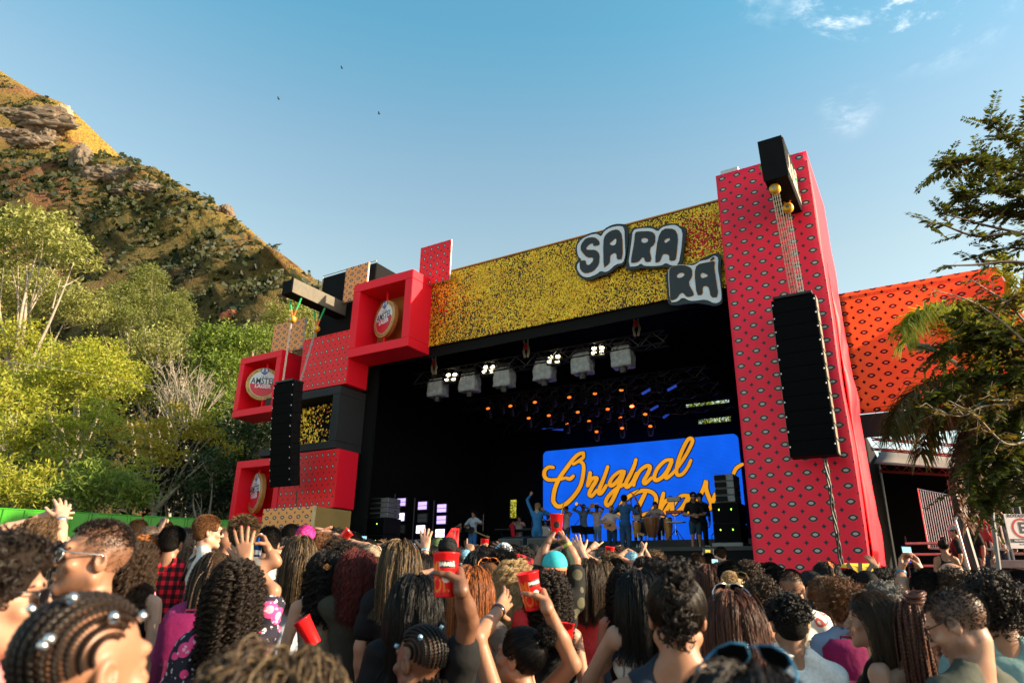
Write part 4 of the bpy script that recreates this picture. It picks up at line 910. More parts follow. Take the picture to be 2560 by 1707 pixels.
# ------------------------------------------------------------------ fence, trees, palms
green_m = mat('green_sheet', (.045, .30, .012), .45, vary=.12, nscale=1.5); green_d = mat('fence_post_dark', (.02, .05, .015), .6)
fc = wthing('sheet_fence', 'bright green corrugated metal fence below the trees at the left', 'fence', (-15, 20, .8))
A, B = Vector((-24.6, 17.0, 0)), Vector((-8.8, 25.6, 0)); dirv = (B - A).normalized(); Lf = (B - A).length; PW = 2.32; nr = Vector((dirv.y, -dirv.x, 0))
k = 0; d = 0
while d < Lf - .1:
    w = min(PW, Lf - d) - .07; mb = MB(); vs = []; fs = []; n = 4; prof = []
    for i in range(n):
        for q, h in ((0, 0), (.10, 0), (.14, .035), (.26, .035), (.30, 0)):
            x = (i + .15 + q) / n
            prof.append((min(1, x), h))
    prof = [(0, 0)] + prof + [(1, 0)]
    for x, h in prof:
        p = A + dirv * (d + x * w) + nr * h
        for z in (.75, 3.46): vs.append((p.x, p.y, z))
        p2 = p - nr * .02
        for z in (.75, 3.46): vs.append((p2.x, p2.y, z))
    for i in range(len(prof) - 1):
        a, b = i * 4, i * 4 + 4
        fs += [(a, b, b + 1, a + 1), (a + 2, a + 3, b + 3, b + 2), (a + 1, b + 1, b + 3, a + 3)]
    mb.add(vs, fs).build('fence_panel', green_m, fc)
    p = A + dirv * (d + w + .035) - nr * .05
    MB().box((p.x - .03, p.y - .03, .6), (p.x + .03, p.y + .03, 3.3)).build('fence_post', green_d, fc)
    a, b = A + dirv * d - nr * .05, A + dirv * (d + w) - nr * .05
    MB().tube([(a.x, a.y, 3.48), (b.x, b.y, 3.48)], .03, 5).build('top_rail', green_m, fc)
    d += PW; k += 1

LEAF = dict(
    yellow=leafmat('leaf_yellow', [(0.344, 0.356, 0.046), (0.459, 0.436, 0.059), (0.230, 0.286, 0.042), (0.539, 0.459, 0.081)], .45),
    gold=leafmat('leaf_gold', [(0.486, 0.344, 0.041), (0.567, 0.425, 0.057), (0.344, 0.304, 0.041), (0.567, 0.405, 0.061)], .45),
    mid=leafmat('leaf_mid', [(0.151, 0.234, 0.041), (0.223, 0.293, 0.057), (0.112, 0.173, 0.035), (0.284, 0.324, 0.065)], .4),
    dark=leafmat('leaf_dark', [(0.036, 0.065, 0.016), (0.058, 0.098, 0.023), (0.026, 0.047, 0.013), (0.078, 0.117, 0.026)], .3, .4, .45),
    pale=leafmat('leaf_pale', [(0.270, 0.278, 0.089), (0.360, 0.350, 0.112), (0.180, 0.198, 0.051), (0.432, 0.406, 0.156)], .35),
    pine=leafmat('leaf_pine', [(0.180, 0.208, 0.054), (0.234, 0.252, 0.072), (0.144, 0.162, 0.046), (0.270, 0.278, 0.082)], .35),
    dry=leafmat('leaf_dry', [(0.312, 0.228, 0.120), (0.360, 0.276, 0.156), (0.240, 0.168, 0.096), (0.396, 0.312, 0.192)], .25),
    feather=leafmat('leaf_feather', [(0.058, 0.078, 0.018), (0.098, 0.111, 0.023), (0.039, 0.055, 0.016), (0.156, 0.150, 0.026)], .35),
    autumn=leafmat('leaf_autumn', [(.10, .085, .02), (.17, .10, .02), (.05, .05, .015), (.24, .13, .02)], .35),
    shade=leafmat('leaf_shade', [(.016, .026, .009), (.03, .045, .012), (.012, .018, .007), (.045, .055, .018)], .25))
bark = mat('bark_grey', (.24, .20, .15), .9, vary=.35, nscale=6, bump=.6); barkd = mat('bark_dark', (.07, .05, .035), .9, vary=.35, nscale=8, bump=.6); barkp = mat('bark_pale', (.27, .23, .175), .85, vary=.3, nscale=6, bump=.4)
def bez(a, b, sag, n=5, rnd=random):
    a, b = Vector(a), Vector(b); m = a.lerp(b, .5) + Vector(sag)
    return [a * (1 - t) ** 2 + m * 2 * t * (1 - t) + b * t * t for t in [i / n for i in range(n + 1)]]
def tree(name, label, foot, blobs, kind, leaf=.17, dens=1.0, cl=.55, limbs=16, trunk_r=.16, barkm=None, aspect=1.7, droop=0., bare=0, per=26, seed=0, cat='tree', group='trees on the left bank', flat=False):
    rnd = random.Random(seed + 11); foot = Vector(foot)
    t = wthing(name, label, cat, foot, group)
    B = [(at(px, py, Y), rx / FPX * (at(px, py, Y) - CAM).length * .93, ry / FPX * (at(px, py, Y) - CAM).length * .93) for px, py, rx, ry, Y in blobs]
    cm = MB(); centers = []
    for c, rx, rz in B:
        n = int(dens * 11 * (rx * rz) ** 1.0 / (cl * cl)) + 3
        for _ in range(n):
            while True:
                q = Vector((rnd.uniform(-1, 1), rnd.uniform(-1, 1), rnd.uniform(-1, 1)))
                if .28 < q.length < 1: break
            q *= 1 - .12 * rnd.random() + .16 * mnoise.noise(q * 2.2 + Vector((seed, 0, 0)))
            p = c + Vector((q.x * rx, q.y * min(rx, rz * 1.2), q.z * rz)); centers.append(p)
            ax = Vector((rnd.gauss(0, 1), rnd.gauss(0, 1), rnd.gauss(0, .6))).normalized()
            for k in range(per):
                o = Vector((rnd.gauss(0, .45), rnd.gauss(0, .45), rnd.gauss(0, .34 if not flat else .12))) * cl
                lp = p + o; s = leaf * rnd.uniform(.6, 1.25)
                a = (o.normalized() * .6 + Vector((rnd.gauss(0, .6), rnd.gauss(0, .6), rnd.gauss(0, .5) - droop))).normalized()
                b = a.cross(Vector((rnd.gauss(0, .6), rnd.gauss(0, .6), 1))).normalized() * (s / aspect)
                nrm = a.cross(b).normalized() * s * .12
                cm.add([lp - a * s * .6, lp + b * .5 + nrm, lp + a * s * .6, lp - b * .5 + nrm], [(0, 1, 2), (0, 2, 3)])
    tm = MB(); top = max((b[0] for b in B), key=lambda p: p.z); low = min(b[0].z for b in B)
    fork = foot.lerp(B[0][0], .45); fork.z = max(foot.z + .8, min(fork.z, low))
    path = bez(foot - Vector((0, 0, .3)), fork, (rnd.uniform(-.3, .3), rnd.uniform(-.3, .3), 0), 4)
    tm.tube(path, [trunk_r * (1.25 - .35 * i / 4) for i in range(5)], 8)
    for c, rx, rz in B:
        tm.tube(bez(fork, c, (rnd.uniform(-.8, .8), rnd.uniform(-.5, .5), rnd.uniform(-.3, .6)), 6), [trunk_r * (.7 - .10 * i) for i in range(7)], 6)
        for _ in range(int(limbs * .5 / len(B)) + 1):
            e = c + Vector((rnd.uniform(-1, 1) * rx, rnd.uniform(-1, 1) * rx * .8, rnd.uniform(-.8, 1) * rz)) * .92
            st0 = fork.lerp(c, rnd.uniform(.25, 1.0))
            tm.tube(bez(st0, e, (rnd.uniform(-.3, .3), rnd.uniform(-.3, .3), rnd.uniform(-.1, .4)), 5), [trunk_r * .24 * (1 - .16 * i) for i in range(6)], 5, cap=False)
            if bare:
                for _ in range(bare):
                    e2 = e + Vector((rnd.gauss(0, .5), rnd.gauss(0, .5), rnd.gauss(.1, .5))) * rx * .5
                    tm.tube(bez(st0.lerp(e, rnd.uniform(.4, .95)), e2, (rnd.uniform(-.2, .2), 0, .15), 3), [trunk_r * .12, trunk_r * .1, trunk_r * .07, trunk_r * .04], 4, cap=False)
    tm.build('trunk', barkm or bark, t, True)
    cm.build('crown', LEAF[kind], t)
    return t
def ft(px, Y, z=None): p = at(px, 1440, Y); return (p.x, p.y, gz(Y) if z is None else z)
tree('broadleaf_tree', 'tall tree with pale bare limbs and grey-yellow leaves at the left edge', ft(-60, 40, 3), [(110, 590, 95, 60, 40), (190, 640, 55, 45, 39), (60, 560, 70, 45, 41), (-40, 640, 80, 60, 40)], 'pale', .30, .55, .75, 22, .22, barkp, seed=1)
tree('broadleaf_tree', 'round yellow-green tree below the pale-limbed one at the left', ft(160, 36, 2.5), [(190, 930, 120, 75, 36), (90, 960, 90, 70, 37), (280, 950, 70, 55, 36), (60, 850, 70, 50, 40)], 'yellow', .2, .8, .6, 20, .2, seed=2)
tree('conifer', 'tallest soft pine with rounded clumps halfway up the slope', ft(370, 66, 10), [(372, 700, 40, 45, 66), (350, 750, 45, 45, 66), (390, 770, 40, 40, 66)], 'pine', .30, .8, .7, 8, .2, aspect=3, seed=3)
tree('conifer', 'soft pine standing left of the tallest one', ft(300, 64, 9), [(305, 740, 42, 38, 64), (285, 790, 48, 40, 64), (330, 800, 40, 40, 63)], 'pine', .30, .8, .7, 8, .2, aspect=3, seed=4)
tree('conifer', 'small bright pine right of the tallest one', ft(440, 60, 8), [(440, 770, 40, 50, 60), (455, 810, 40, 40, 60), (420, 820, 40, 36, 60)], 'pine', .26, .85, .6, 8, .2, aspect=3, seed=5)
tree('broadleaf_tree', 'white-leafed tree between the pines and the glossy green tree', ft(400, 48, 5), [(400, 860, 60, 50, 48), (340, 880, 55, 45, 48), (480, 870, 40, 30, 47)], 'pale', .2, .7, .6, 14, .16, barkp, seed=6)
tree('broadleaf_tree', 'big glossy bright green tree left of the sign boxes', ft(600, 38, 3), [(560, 850, 95, 45, 38), (640, 850, 60, 40, 38), (580, 930, 110, 75, 38), (520, 900, 50, 60, 38), (560, 1010, 80, 50, 37)], 'mid', .2, 1.0, .6, 18, .22, seed=7)
tree('broadleaf_tree', 'pale flowering tree rising just above the middle sign box', ft(735, 42, 2), [(725, 790, 70, 48, 42), (690, 830, 50, 50, 42), (770, 820, 40, 50, 42), (655, 870, 40, 40, 42)], 'pale', .17, .9, .5, 12, .18, seed=8)
tree('broadleaf_tree', 'dark green tree right behind the lower sign boxes', ft(610, 31), [(560, 1110, 95, 80, 31), (640, 1040, 60, 60, 31), (600, 1200, 80, 60, 31)], 'dark', .17, .9, .55, 16, .2, barkd, seed=9)
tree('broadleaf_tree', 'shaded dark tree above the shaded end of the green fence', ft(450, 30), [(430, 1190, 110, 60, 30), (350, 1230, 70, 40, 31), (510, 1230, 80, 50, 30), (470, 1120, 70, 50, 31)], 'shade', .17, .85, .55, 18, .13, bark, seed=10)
tree('dry_tree', 'bare dry tree with a tangle of pale brown twigs', ft(480, 33, 1.5), [(460, 950, 60, 42, 33), (420, 985, 50, 30, 33), (510, 970, 40, 30, 33)], 'dry', .10, .25, .5, 40, .14, barkp, bare=9, per=8, seed=12)
tree('feathery_tree', 'golden feathery tree above the dark fence corner', ft(330, 29), [(460, 1050, 85, 40, 29), (360, 1080, 90, 45, 29), (400, 1130, 90, 40, 28.5), (510, 1080, 55, 30, 29), (560, 1120, 40, 22, 29)], 'gold', .15, .75, .5, 22, .13, barkp, aspect=2.2, flat=True, seed=13)
tree('feathery_tree', 'yellow-green feathery tree with slim pale limbs by the fence', ft(150, 27), [(230, 1060, 100, 55, 27), (120, 1080, 90, 55, 27.5), (330, 1180, 70, 40, 26.5), (180, 1140, 90, 45, 26.5), (260, 1000, 70, 40, 28)], 'yellow', .15, .7, .5, 26, .12, barkp, aspect=2.0, flat=True, seed=14)
tree('feathery_tree', 'leafy yellow tree with a forked pale trunk at the far left', ft(10, 27), [(30, 1080, 75, 60, 27), (-40, 1000, 80, 70, 28), (50, 990, 70, 40, 29), (20, 1180, 60, 50, 26)], 'yellow', .17, .75, .5, 18, .13, barkp, seed=15)
tree('broadleaf_shrub', 'big-leafed sunlit shrub leaning over the green fence', ft(230, 23.5), [(270, 1215, 95, 42, 23.5), (180, 1240, 80, 32, 23.3), (340, 1235, 50, 30, 23.6), (225, 1180, 60, 35, 24)], 'mid', .19, 1.0, .42, 14, .07, bark, aspect=2.6, seed=16, cat='shrub', group='shrubs along the fence')
tree('broadleaf_shrub', 'yellowish shrub behind the fence at the left edge of the picture', ft(40, 23), [(60, 1225, 75, 36, 23), (-20, 1200, 60, 45, 23), (110, 1200, 50, 35, 24)], 'yellow', .18, 1.0, .42, 12, .07, bark, aspect=2.6, seed=17, cat='shrub', group='shrubs along the fence')
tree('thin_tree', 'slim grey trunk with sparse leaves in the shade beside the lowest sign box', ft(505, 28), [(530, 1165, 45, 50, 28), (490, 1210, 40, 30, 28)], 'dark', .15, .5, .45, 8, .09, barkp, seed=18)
tree('broadleaf_tree', 'olive tree filling the slope above the golden feathery one', ft(470, 44, 4), [(330, 960, 80, 50, 44), (480, 1010, 70, 45, 44), (250, 880, 60, 40, 46)], 'yellow', .2, .9, .6, 12, .18, seed=19)
tree('broadleaf_tree', 'olive-brown tree high on the slope at the left edge', ft(60, 60, 12), [(60, 720, 110, 60, 60), (190, 760, 80, 50, 60), (-40, 780, 90, 60, 60)], 'pale', .28, .8, .8, 12, .2, seed=20)
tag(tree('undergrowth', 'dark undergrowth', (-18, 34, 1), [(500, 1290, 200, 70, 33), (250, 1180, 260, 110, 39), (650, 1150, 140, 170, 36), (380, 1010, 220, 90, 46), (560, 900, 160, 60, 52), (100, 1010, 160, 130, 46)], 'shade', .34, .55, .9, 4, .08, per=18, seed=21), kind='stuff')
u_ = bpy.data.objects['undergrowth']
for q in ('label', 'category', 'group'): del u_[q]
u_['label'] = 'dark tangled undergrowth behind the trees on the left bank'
tree('broadleaf_tree', 'sunlit tree glimpsed through the slit at the back of the stage', ft(1262, 46), [(1262, 1290, 60, 45, 46)], 'yellow', .2, 1.4, .5, 8, .12, seed=23, group=None)
tree('broadleaf_tree', 'dim trees glimpsed through the slits beside the red tower, behind the stage', ft(1800, 46), [(1790, 1040, 110, 50, 46), (1700, 1060, 70, 40, 46)], 'mid', .22, .9, .6, 8, .12, seed=24, group=None)
w = wthing('overhead_wire', 'thin overhead wire crossing in front of the left trees', 'wire', at(-60, 895, 24)); pts = [at(-60 + 650 * i / 20, 893 + 118 * i / 20 - 10 * (1 - (i / 10 - 1) ** 2), 24 + .4 * i) for i in range(21)]
MB().tube(pts, .008, 4).build('wire', mat('wire_grey', (.12, .11, .09), .6), w)

# right side: overhanging feathery tree, palm, leafy trees
RG = 'trees at the right edge'
def sprays(name, label, trunk, limbs, kind, leaf, seed, group=RG, barkm=barkd, spray=.5, perspray=34, stepd=.16, wid=3.2, hang=.25):
    "limbs given by photograph points with depth, each clothed in side sprays of narrow leaflets"
    rnd = random.Random(seed); foot = Vector(trunk[0][0]); t = wthing(name, label, 'tree', foot, group); tm = MB(); cm = MB()
    tm.tube([p for p, r in trunk], [r for p, r in trunk], 8)
    for pts, r0, dense in limbs:
        P = [at(*p) for p in pts]; n = 24; q = []
        C = [P[0]] + P + [P[-1]]
        for i in range(1, len(C) - 2):
            for k in range(8):
                s = k / 8; q.append(.5 * (2 * C[i] + (C[i + 1] - C[i - 1]) * s + (2 * C[i - 1] - 5 * C[i] + 4 * C[i + 1] - C[i + 2]) * s * s + (3 * C[i] - C[i - 1] - 3 * C[i + 1] + C[i + 2]) * s ** 3))
        q.append(P[-1]); tm.tube(q, [r0 * .6 * (1 - .85 * i / (len(q) - 1)) + .004 for i in range(len(q))], 6)
        acc_ = 0
        for a, b in zip(q, q[1:]):
            acc_ += (b - a).length
            while acc_ > stepd / dense:
                acc_ -= stepd / dense
                o = a.lerp(b, rnd.random()); d = ((b - a).normalized() * .9 + Vector((rnd.gauss(0, .7), rnd.gauss(0, .7), rnd.gauss(.05, .55)))).normalized(); L = spray * rnd.uniform(.5, 1.2)
                tm.tube([o, o + d * L * .5 + Vector((0, 0, .03)), o + d * L - Vector((0, 0, hang * L * .4))], [.006, .004, .002], 3, cap=False)
                sd = d.cross(Vector((rnd.gauss(0, .3), rnd.gauss(0, .3), 1))).normalized()
                for k in range(perspray):
                    f = (k // 2 + 1) / (perspray / 2); s = 1 if k % 2 else -1
                    p = o + d * L * f - Vector((0, 0, hang * L * .4 * f * f)); ll = leaf * (1.1 - .6 * f) * rnd.uniform(.7, 1.2)
                    la = (sd * s + d * .55 + Vector((rnd.gauss(0, .18), rnd.gauss(0, .18), -.25 + rnd.gauss(0, .2)))).normalized(); lb = la.cross(Vector((rnd.gauss(0, .5), rnd.gauss(0, .5), 1))).normalized() * ll / wid
                    cm.add([p, p + la * ll * .5 + lb * .5, p + la * ll, p + la * ll * .5 - lb * .5], [(0, 1, 2, 3)])
    tm.build('trunk', barkm, t, True); cm.build('crown', LEAF[kind], t); return t
Yt = 9.5
tr0 = [(Vector((10.6, 9.6, .4)), .2), (Vector((10.4, 9.6, 3.5)), .17), (at(2700, 700, Yt), .13), (at(2690, 500, Yt), .1)]
L = [([(2690, 640, Yt), (2560, 585, Yt), (2440, 590, Yt), (2350, 560, 9.3), (2312, 568, 9.2)], .05, .8), ([(2560, 585, Yt), (2450, 560, Yt), (2400, 545, 9.4), (2360, 536, 9.3)], .035, .7), ([(2690, 680, Yt), (2540, 655, Yt), (2440, 662, Yt), (2358, 664, 9.4)], .05, .25), ([(2690, 500, Yt), (2560, 440, Yt), (2430, 400, 9.2), (2350, 425, 9)], .04, 3.2), ([(2690, 460, Yt), (2570, 380, Yt), (2500, 330, 9.3), (2468, 300, 9.2)], .04, 3.0), ([(2690, 560, Yt), (2560, 500, Yt), (2470, 470, 9.3), (2390, 490, 9.2)], .04, 3.4), ([(2690, 600, Yt), (2570, 540, 9.8), (2480, 530, 9.7), (2410, 520, 9.6)], .04, 3.4), ([(2690, 400, Yt), (2600, 330, Yt), (2560, 290, 9.4)], .03, 2.0), ([(2650, 640, 10), (2540, 620, 10), (2470, 630, 10), (2420, 650, 10)], .03, 1.6), ([(2650, 460, 10), (2570, 430, 10), (2500, 420, 10), (2450, 440, 10)], .03, 2.2)]
sprays('feathery_tree', 'feathery dark tree reaching into the sky at the upper right edge', tr0, L, 'feather', .14, 31, wid=2.6)
# the dark drooping crown over the banner
tr1 = [(Vector((9.6, 10.8, .45)), .17), (Vector((9.7, 10.8, 3)), .15), (at(2560, 1000, 10.8), .11)]
L = [([(2570, 960, 10.8), (2500, 870, 10.6), (2420, 850, 10.4), (2340, 880, 10.3)], .05, 3.0), ([(2570, 980, 10.8), (2500, 800, 10.6), (2440, 760, 10.5)], .05, 2.0), ([(2580, 1000, 10.8), (2480, 940, 10.5), (2400, 950, 10.3), (2340, 1000, 10.2)], .05, 3.0), ([(2590, 1060, 10.8), (2500, 1080, 10.5), (2440, 1140, 10.4), (2420, 1230, 10.4)], .05, 3.0), ([(2600, 1100, 10.8), (2540, 1120, 10.5), (2500, 1180, 10.4), (2480, 1260, 10.4)], .05, 3.4), ([(2620, 900, 10.8), (2540, 840, 10.4), (2470, 830, 10.3), (2400, 800, 10.2)], .05, 3.2), ([(2620, 1000, 10.4), (2560, 1020, 10.2), (2520, 1080, 10.2), (2500, 1160, 10.1)], .05, 3.4), ([(2640, 1120, 10.4), (2590, 1150, 10.2), (2570, 1200, 10.1), (2560, 1230, 10.1)], .04, 3.2), ([(2620, 940, 10.4), (2560, 920, 10.2), (2500, 960, 10.1), (2460, 1030, 10.1)], .05, 3.2)]
sprays('weeping_tree', 'dense dark drooping tree covering the right end of the banner', tr1, L, 'feather', .17, 32, spray=.6, wid=2.2, hang=.7)
# thin leafy branches with autumn leaves
tr2 = [(Vector((10.3, 10.2, .4)), .1), (at(2610, 1100, 10), .07)]
L = [([(2610, 900, 10), (2500, 800, 9.8), (2420, 750, 9.6), (2330, 725, 9.5)], .03, .9), ([(2610, 860, 10), (2520, 760, 9.8), (2460, 720, 9.6), (2430, 700, 9.5)], .03, 1.6), ([(2610, 1080, 10), (2520, 1110, 9.8), (2440, 1040, 9.6), (2370, 1000, 9.5)], .03, 1.3), ([(2610, 760, 10), (2560, 740, 9.8), (2500, 760, 9.6)], .03, 2.2), ([(2610, 1000, 10), (2540, 1000, 9.8), (2480, 1000, 9.6)], .03, 2.0), ([(2540, 1010, 9.9), (2460, 1015, 9.7), (2400, 1040, 9.6), (2330, 1020, 9.5)], .02, 1.0)]
sprays('leafy_tree', 'slim tree with yellow and brown leaves in front of the banner', tr2, L, 'autumn', .13, 33, barkm=bark, spray=.4, perspray=10, wid=1.9, hang=.5)
def palm(label, foot, crownp, fronds, kind, seed, leaf=.7):
    rnd = random.Random(seed); t = wthing('palm_tree', label, 'palm', foot, RG); tm = MB(); tm.tube(bez(foot, crownp, (.1, 0, 0), 6), [.17, .15, .14, .13, .13, .12, .12], 8); tm.build('trunk', barkd, t, True)
    for (pts, k2) in fronds:
        P = [crownp] + [at(*p) for p in pts]; q = []; C = [P[0]] + P + [P[-1]]; cm = MB()
        for i in range(1, len(C) - 2):
            for k in range(12):
                s = k / 12; q.append(.5 * (2 * C[i] + (C[i + 1] - C[i - 1]) * s + (2 * C[i - 1] - 5 * C[i] + 4 * C[i + 1] - C[i + 2]) * s * s + (3 * C[i] - C[i - 1] - 3 * C[i + 1] + C[i + 2]) * s ** 3))
        cm.tube(q, [.025 * (1 - .8 * i / (len(q) - 1)) for i in range(len(q))], 5)
        for i in range(3, len(q) - 1):
            for z in range(4):
                o = q[i].lerp(q[i + 1], rnd.random()); d = (q[i + 1] - q[i]).normalized(); f = i / len(q); sd = d.cross(Vector((0, 0, 1))).normalized()
                for s in (-1, 1):
                    L = leaf * (1.15 - .75 * f ** 2) * rnd.uniform(.75, 1.15); a = (sd * s * .8 + d * .75 + Vector((rnd.gauss(0, .12), rnd.gauss(0, .12), rnd.gauss(-.1, .25)))).normalized(); b = a.cross(Vector((0, 0, 1))).normalized() * .016
                    m_ = o + a * L * .55; e = o + a * L * .9 - Vector((0, 0, L * .42))
                    cm.add([o - b, o + b, m_ + b, m_ - b, e], [(0, 1, 2, 3), (3, 2, 4)])
        cm.build('frond', LEAF[k2], t)
    return t
pc = at(2480, 960, 11.8)
palm('palm with arching fronds spread before the banner', (at(2640, 1300, 11.9).x, 11.9, .47), pc, [([(2400, 820, 11.6), (2310, 775, 11.4), (2245, 830, 11.2)], 'yellow'), ([(2420, 860, 11.6), (2360, 800, 11.4), (2300, 790, 11.2), (2262, 860, 11.1)], 'yellow'), ([(2400, 950, 11.5), (2310, 960, 11.3), (2245, 1020, 11.1), (2225, 1090, 11.0)], 'autumn'), ([(2420, 980, 11.5), (2340, 990, 11.3), (2280, 1030, 11.2), (2250, 1080, 11.1)], 'autumn'), ([(2500, 800, 11.9), (2520, 700, 11.8), (2490, 640, 11.7)], 'yellow'), ([(2540, 780, 11.9), (2570, 690, 11.8), (2620, 680, 11.7)], 'yellow'), ([(2400, 1000, 11.5), (2330, 1060, 11.4), (2300, 1140, 11.3)], 'autumn'), ([(2450, 850, 11.9), (2440, 790, 11.9), (2400, 760, 11.8)], 'yellow')], 'yellow', 41)
# reddish hanging palm skirt: dead fronds
pc2 = at(2470, 1040, 11.3)
LEAF['dead'] = leafmat('leaf_dead', [(.17, .07, .04), (.22, .10, .06), (.12, .05, .03), (.27, .15, .09)], .25)
palm('palm with reddish dead fronds hanging down beside the platform', (at(2650, 1300, 11.3).x, 11.4, .45), pc2, [([(2430, 1060, 11.2), (2400, 1150, 11.1), (2395, 1290, 11.0)], 'dead'), ([(2440, 1070, 11.2), (2425, 1180, 11.1), (2420, 1320, 11.0)], 'dead'), ([(2450, 1080, 11.2), (2460, 1180, 11.1), (2450, 1270, 11.0)], 'dead'), ([(2480, 1090, 11.2), (2500, 1180, 11.1), (2515, 1260, 11.0)], 'dead'), ([(2425, 1050, 11.2), (2395, 1120, 11.1), (2385, 1220, 11.0)], 'dead')], 'autumn', 42, .35)
# ------------------------------------------------------------------ people: one continuous body surface each, clothes and hair as children
def axis(lo, hi, step, f0, f1, fs):
    a = []; x = lo
    while x < hi + step:
        a.append(x); x += fs if f0 <= x < f1 else step
    return np.array(a, np.float32)
class Field:
    def __init__(s, xs, ys, zs): s.a = (xs, ys, zs); s.D = np.full((len(xs), len(ys), len(zs)), 9.0, np.float32)
    def sub(s, lo, hi):
        sl = []
        for i in range(3):
            a = s.a[i]; i0 = max(0, np.searchsorted(a, lo[i]) - 1); i1 = min(len(a), np.searchsorted(a, hi[i]) + 1)
            if i1 <= i0: return None, None
            sl.append(slice(i0, i1))
        x, y, z = (s.a[i][sl[i]] for i in range(3))
        return tuple(sl), (x[:, None, None], y[None, :, None], z[None, None, :])
    def put(s, sl, d, k, sub=False):
        A = s.D[sl]
        if sub:
            d = -d; h = np.clip(.5 - .5 * (A - d) / k, 0, 1); s.D[sl] = A + (d - A) * h + k * h * (1 - h); return
        h = np.clip(.5 + .5 * (d - A) / k, 0, 1); s.D[sl] = d + (A - d) * h - k * h * (1 - h)
    def cone(s, a, b, ra, rb, k=.02, sub=False):
        a = np.array(a, np.float32); b = np.array(b, np.float32); m = max(ra, rb) + k * 1.2 + .02
        sl, g = s.sub(np.minimum(a, b) - m, np.maximum(a, b) + m)
        if sl is None: return
        ab = b - a; L = float(ab @ ab) + 1e-9
        px, py, pz = g[0] - a[0], g[1] - a[1], g[2] - a[2]
        t = np.clip((px * ab[0] + py * ab[1] + pz * ab[2]) / L, 0, 1)
        d = np.sqrt((px - t * ab[0]) ** 2 + (py - t * ab[1]) ** 2 + (pz - t * ab[2]) ** 2) - (ra + (rb - ra) * t)
        s.put(sl, d, k, sub)
    def ell(s, c, r, k=.02, R=None, sub=False):
        c = np.array(c, np.float32); r = np.array(r, np.float32); m = float(r.max()) + k * 1.2 + .02
        sl, g = s.sub(c - m, c + m)
        if sl is None: return
        p = [g[i] - c[i] for i in range(3)]
        if R is not None: p = [R[0][i] * p[0] + R[1][i] * p[1] + R[2][i] * p[2] for i in range(3)]
        k0 = np.sqrt(sum((p[i] / r[i]) ** 2 for i in range(3))); k1 = np.sqrt(sum((p[i] / r[i] ** 2) ** 2 for i in range(3))) + 1e-6
        s.put(sl, k0 * (k0 - 1) / k1, k, sub)
    def cut(s, fn):
        "intersect with fn(x, y, z) < 0"
        x, y, z = (s.a[0][:, None, None], s.a[1][None, :, None], s.a[2][None, None, :]); s.D = np.maximum(s.D, fn(x, y, z))
    def nets(s):
        D = s.D; S = D < 0; n = [d - 1 for d in D.shape]
        c = sum(S[i:i + n[0], j:j + n[1], k:k + n[2]].astype(np.int8) for i in (0, 1) for j in (0, 1) for k in (0, 1))
        ci = np.argwhere((c > 0) & (c < 8))
        if len(ci) == 0: return np.zeros((0, 3)), np.zeros((0, 4), int)
        idx = np.full(n, -1, np.int32); idx[tuple(ci.T)] = np.arange(len(ci)); acc = np.zeros((len(ci), 3)); cnt = np.zeros(len(ci)); A = s.a
        for ax in range(3):
            o = [q for q in range(3) if q != ax]
            for u in (0, 1):
                for v in (0, 1):
                    p = ci.copy(); p[:, o[0]] += u; p[:, o[1]] += v; q = p.copy(); q[:, ax] += 1
                    d0, d1 = D[tuple(p.T)], D[tuple(q.T)]; m = (d0 < 0) != (d1 < 0); t = np.where(m, d0 / (d0 - d1 + 1e-12), 0)
                    P = np.stack([A[i][p[:, i]] for i in range(3)], 1).astype(float); P[:, ax] += t * (A[ax][q[:, ax]] - A[ax][p[:, ax]])
                    acc[m] += P[m]; cnt[m] += 1
        V = acc / cnt[:, None]; F = []
        for ax in range(3):
            b, c2 = [(1, 2), (2, 0), (0, 1)][ax]
            sl0 = [slice(1, -1)] * 3; sl0[ax] = slice(0, -1); sl1 = [slice(1, -1)] * 3; sl1[ax] = slice(1, None)
            e = np.argwhere(S[tuple(sl0)] != S[tuple(sl1)])
            if not len(e): continue
            off = np.ones(3, int); off[ax] = 0; e = e + off; ins = S[tuple(e.T)]
            q = []
            for db, dc in ((-1, -1), (0, -1), (0, 0), (-1, 0)):
                p = e.copy(); p[:, b] += db; p[:, c2] += dc; q.append(idx[tuple(p.T)])
            q = np.stack(q, 1); q[~ins] = q[~ins][:, ::-1]; F.append(q)
        return V, np.concatenate(F)
def np_mesh(name, V, F, smooth=True):
    me = bpy.data.meshes.new(name); F = np.asarray(F, np.int32); n = len(F)
    me.vertices.add(len(V)); me.vertices.foreach_set('co', np.asarray(V, np.float32).ravel())
    me.loops.add(n * 4); me.loops.foreach_set('vertex_index', F.ravel())
    me.polygons.add(n); me.polygons.foreach_set('loop_start', np.arange(0, n * 4, 4, dtype=np.int32))
    me.update(calc_edges=True); me.polygons.foreach_set('use_smooth', np.full(n, smooth)); return me

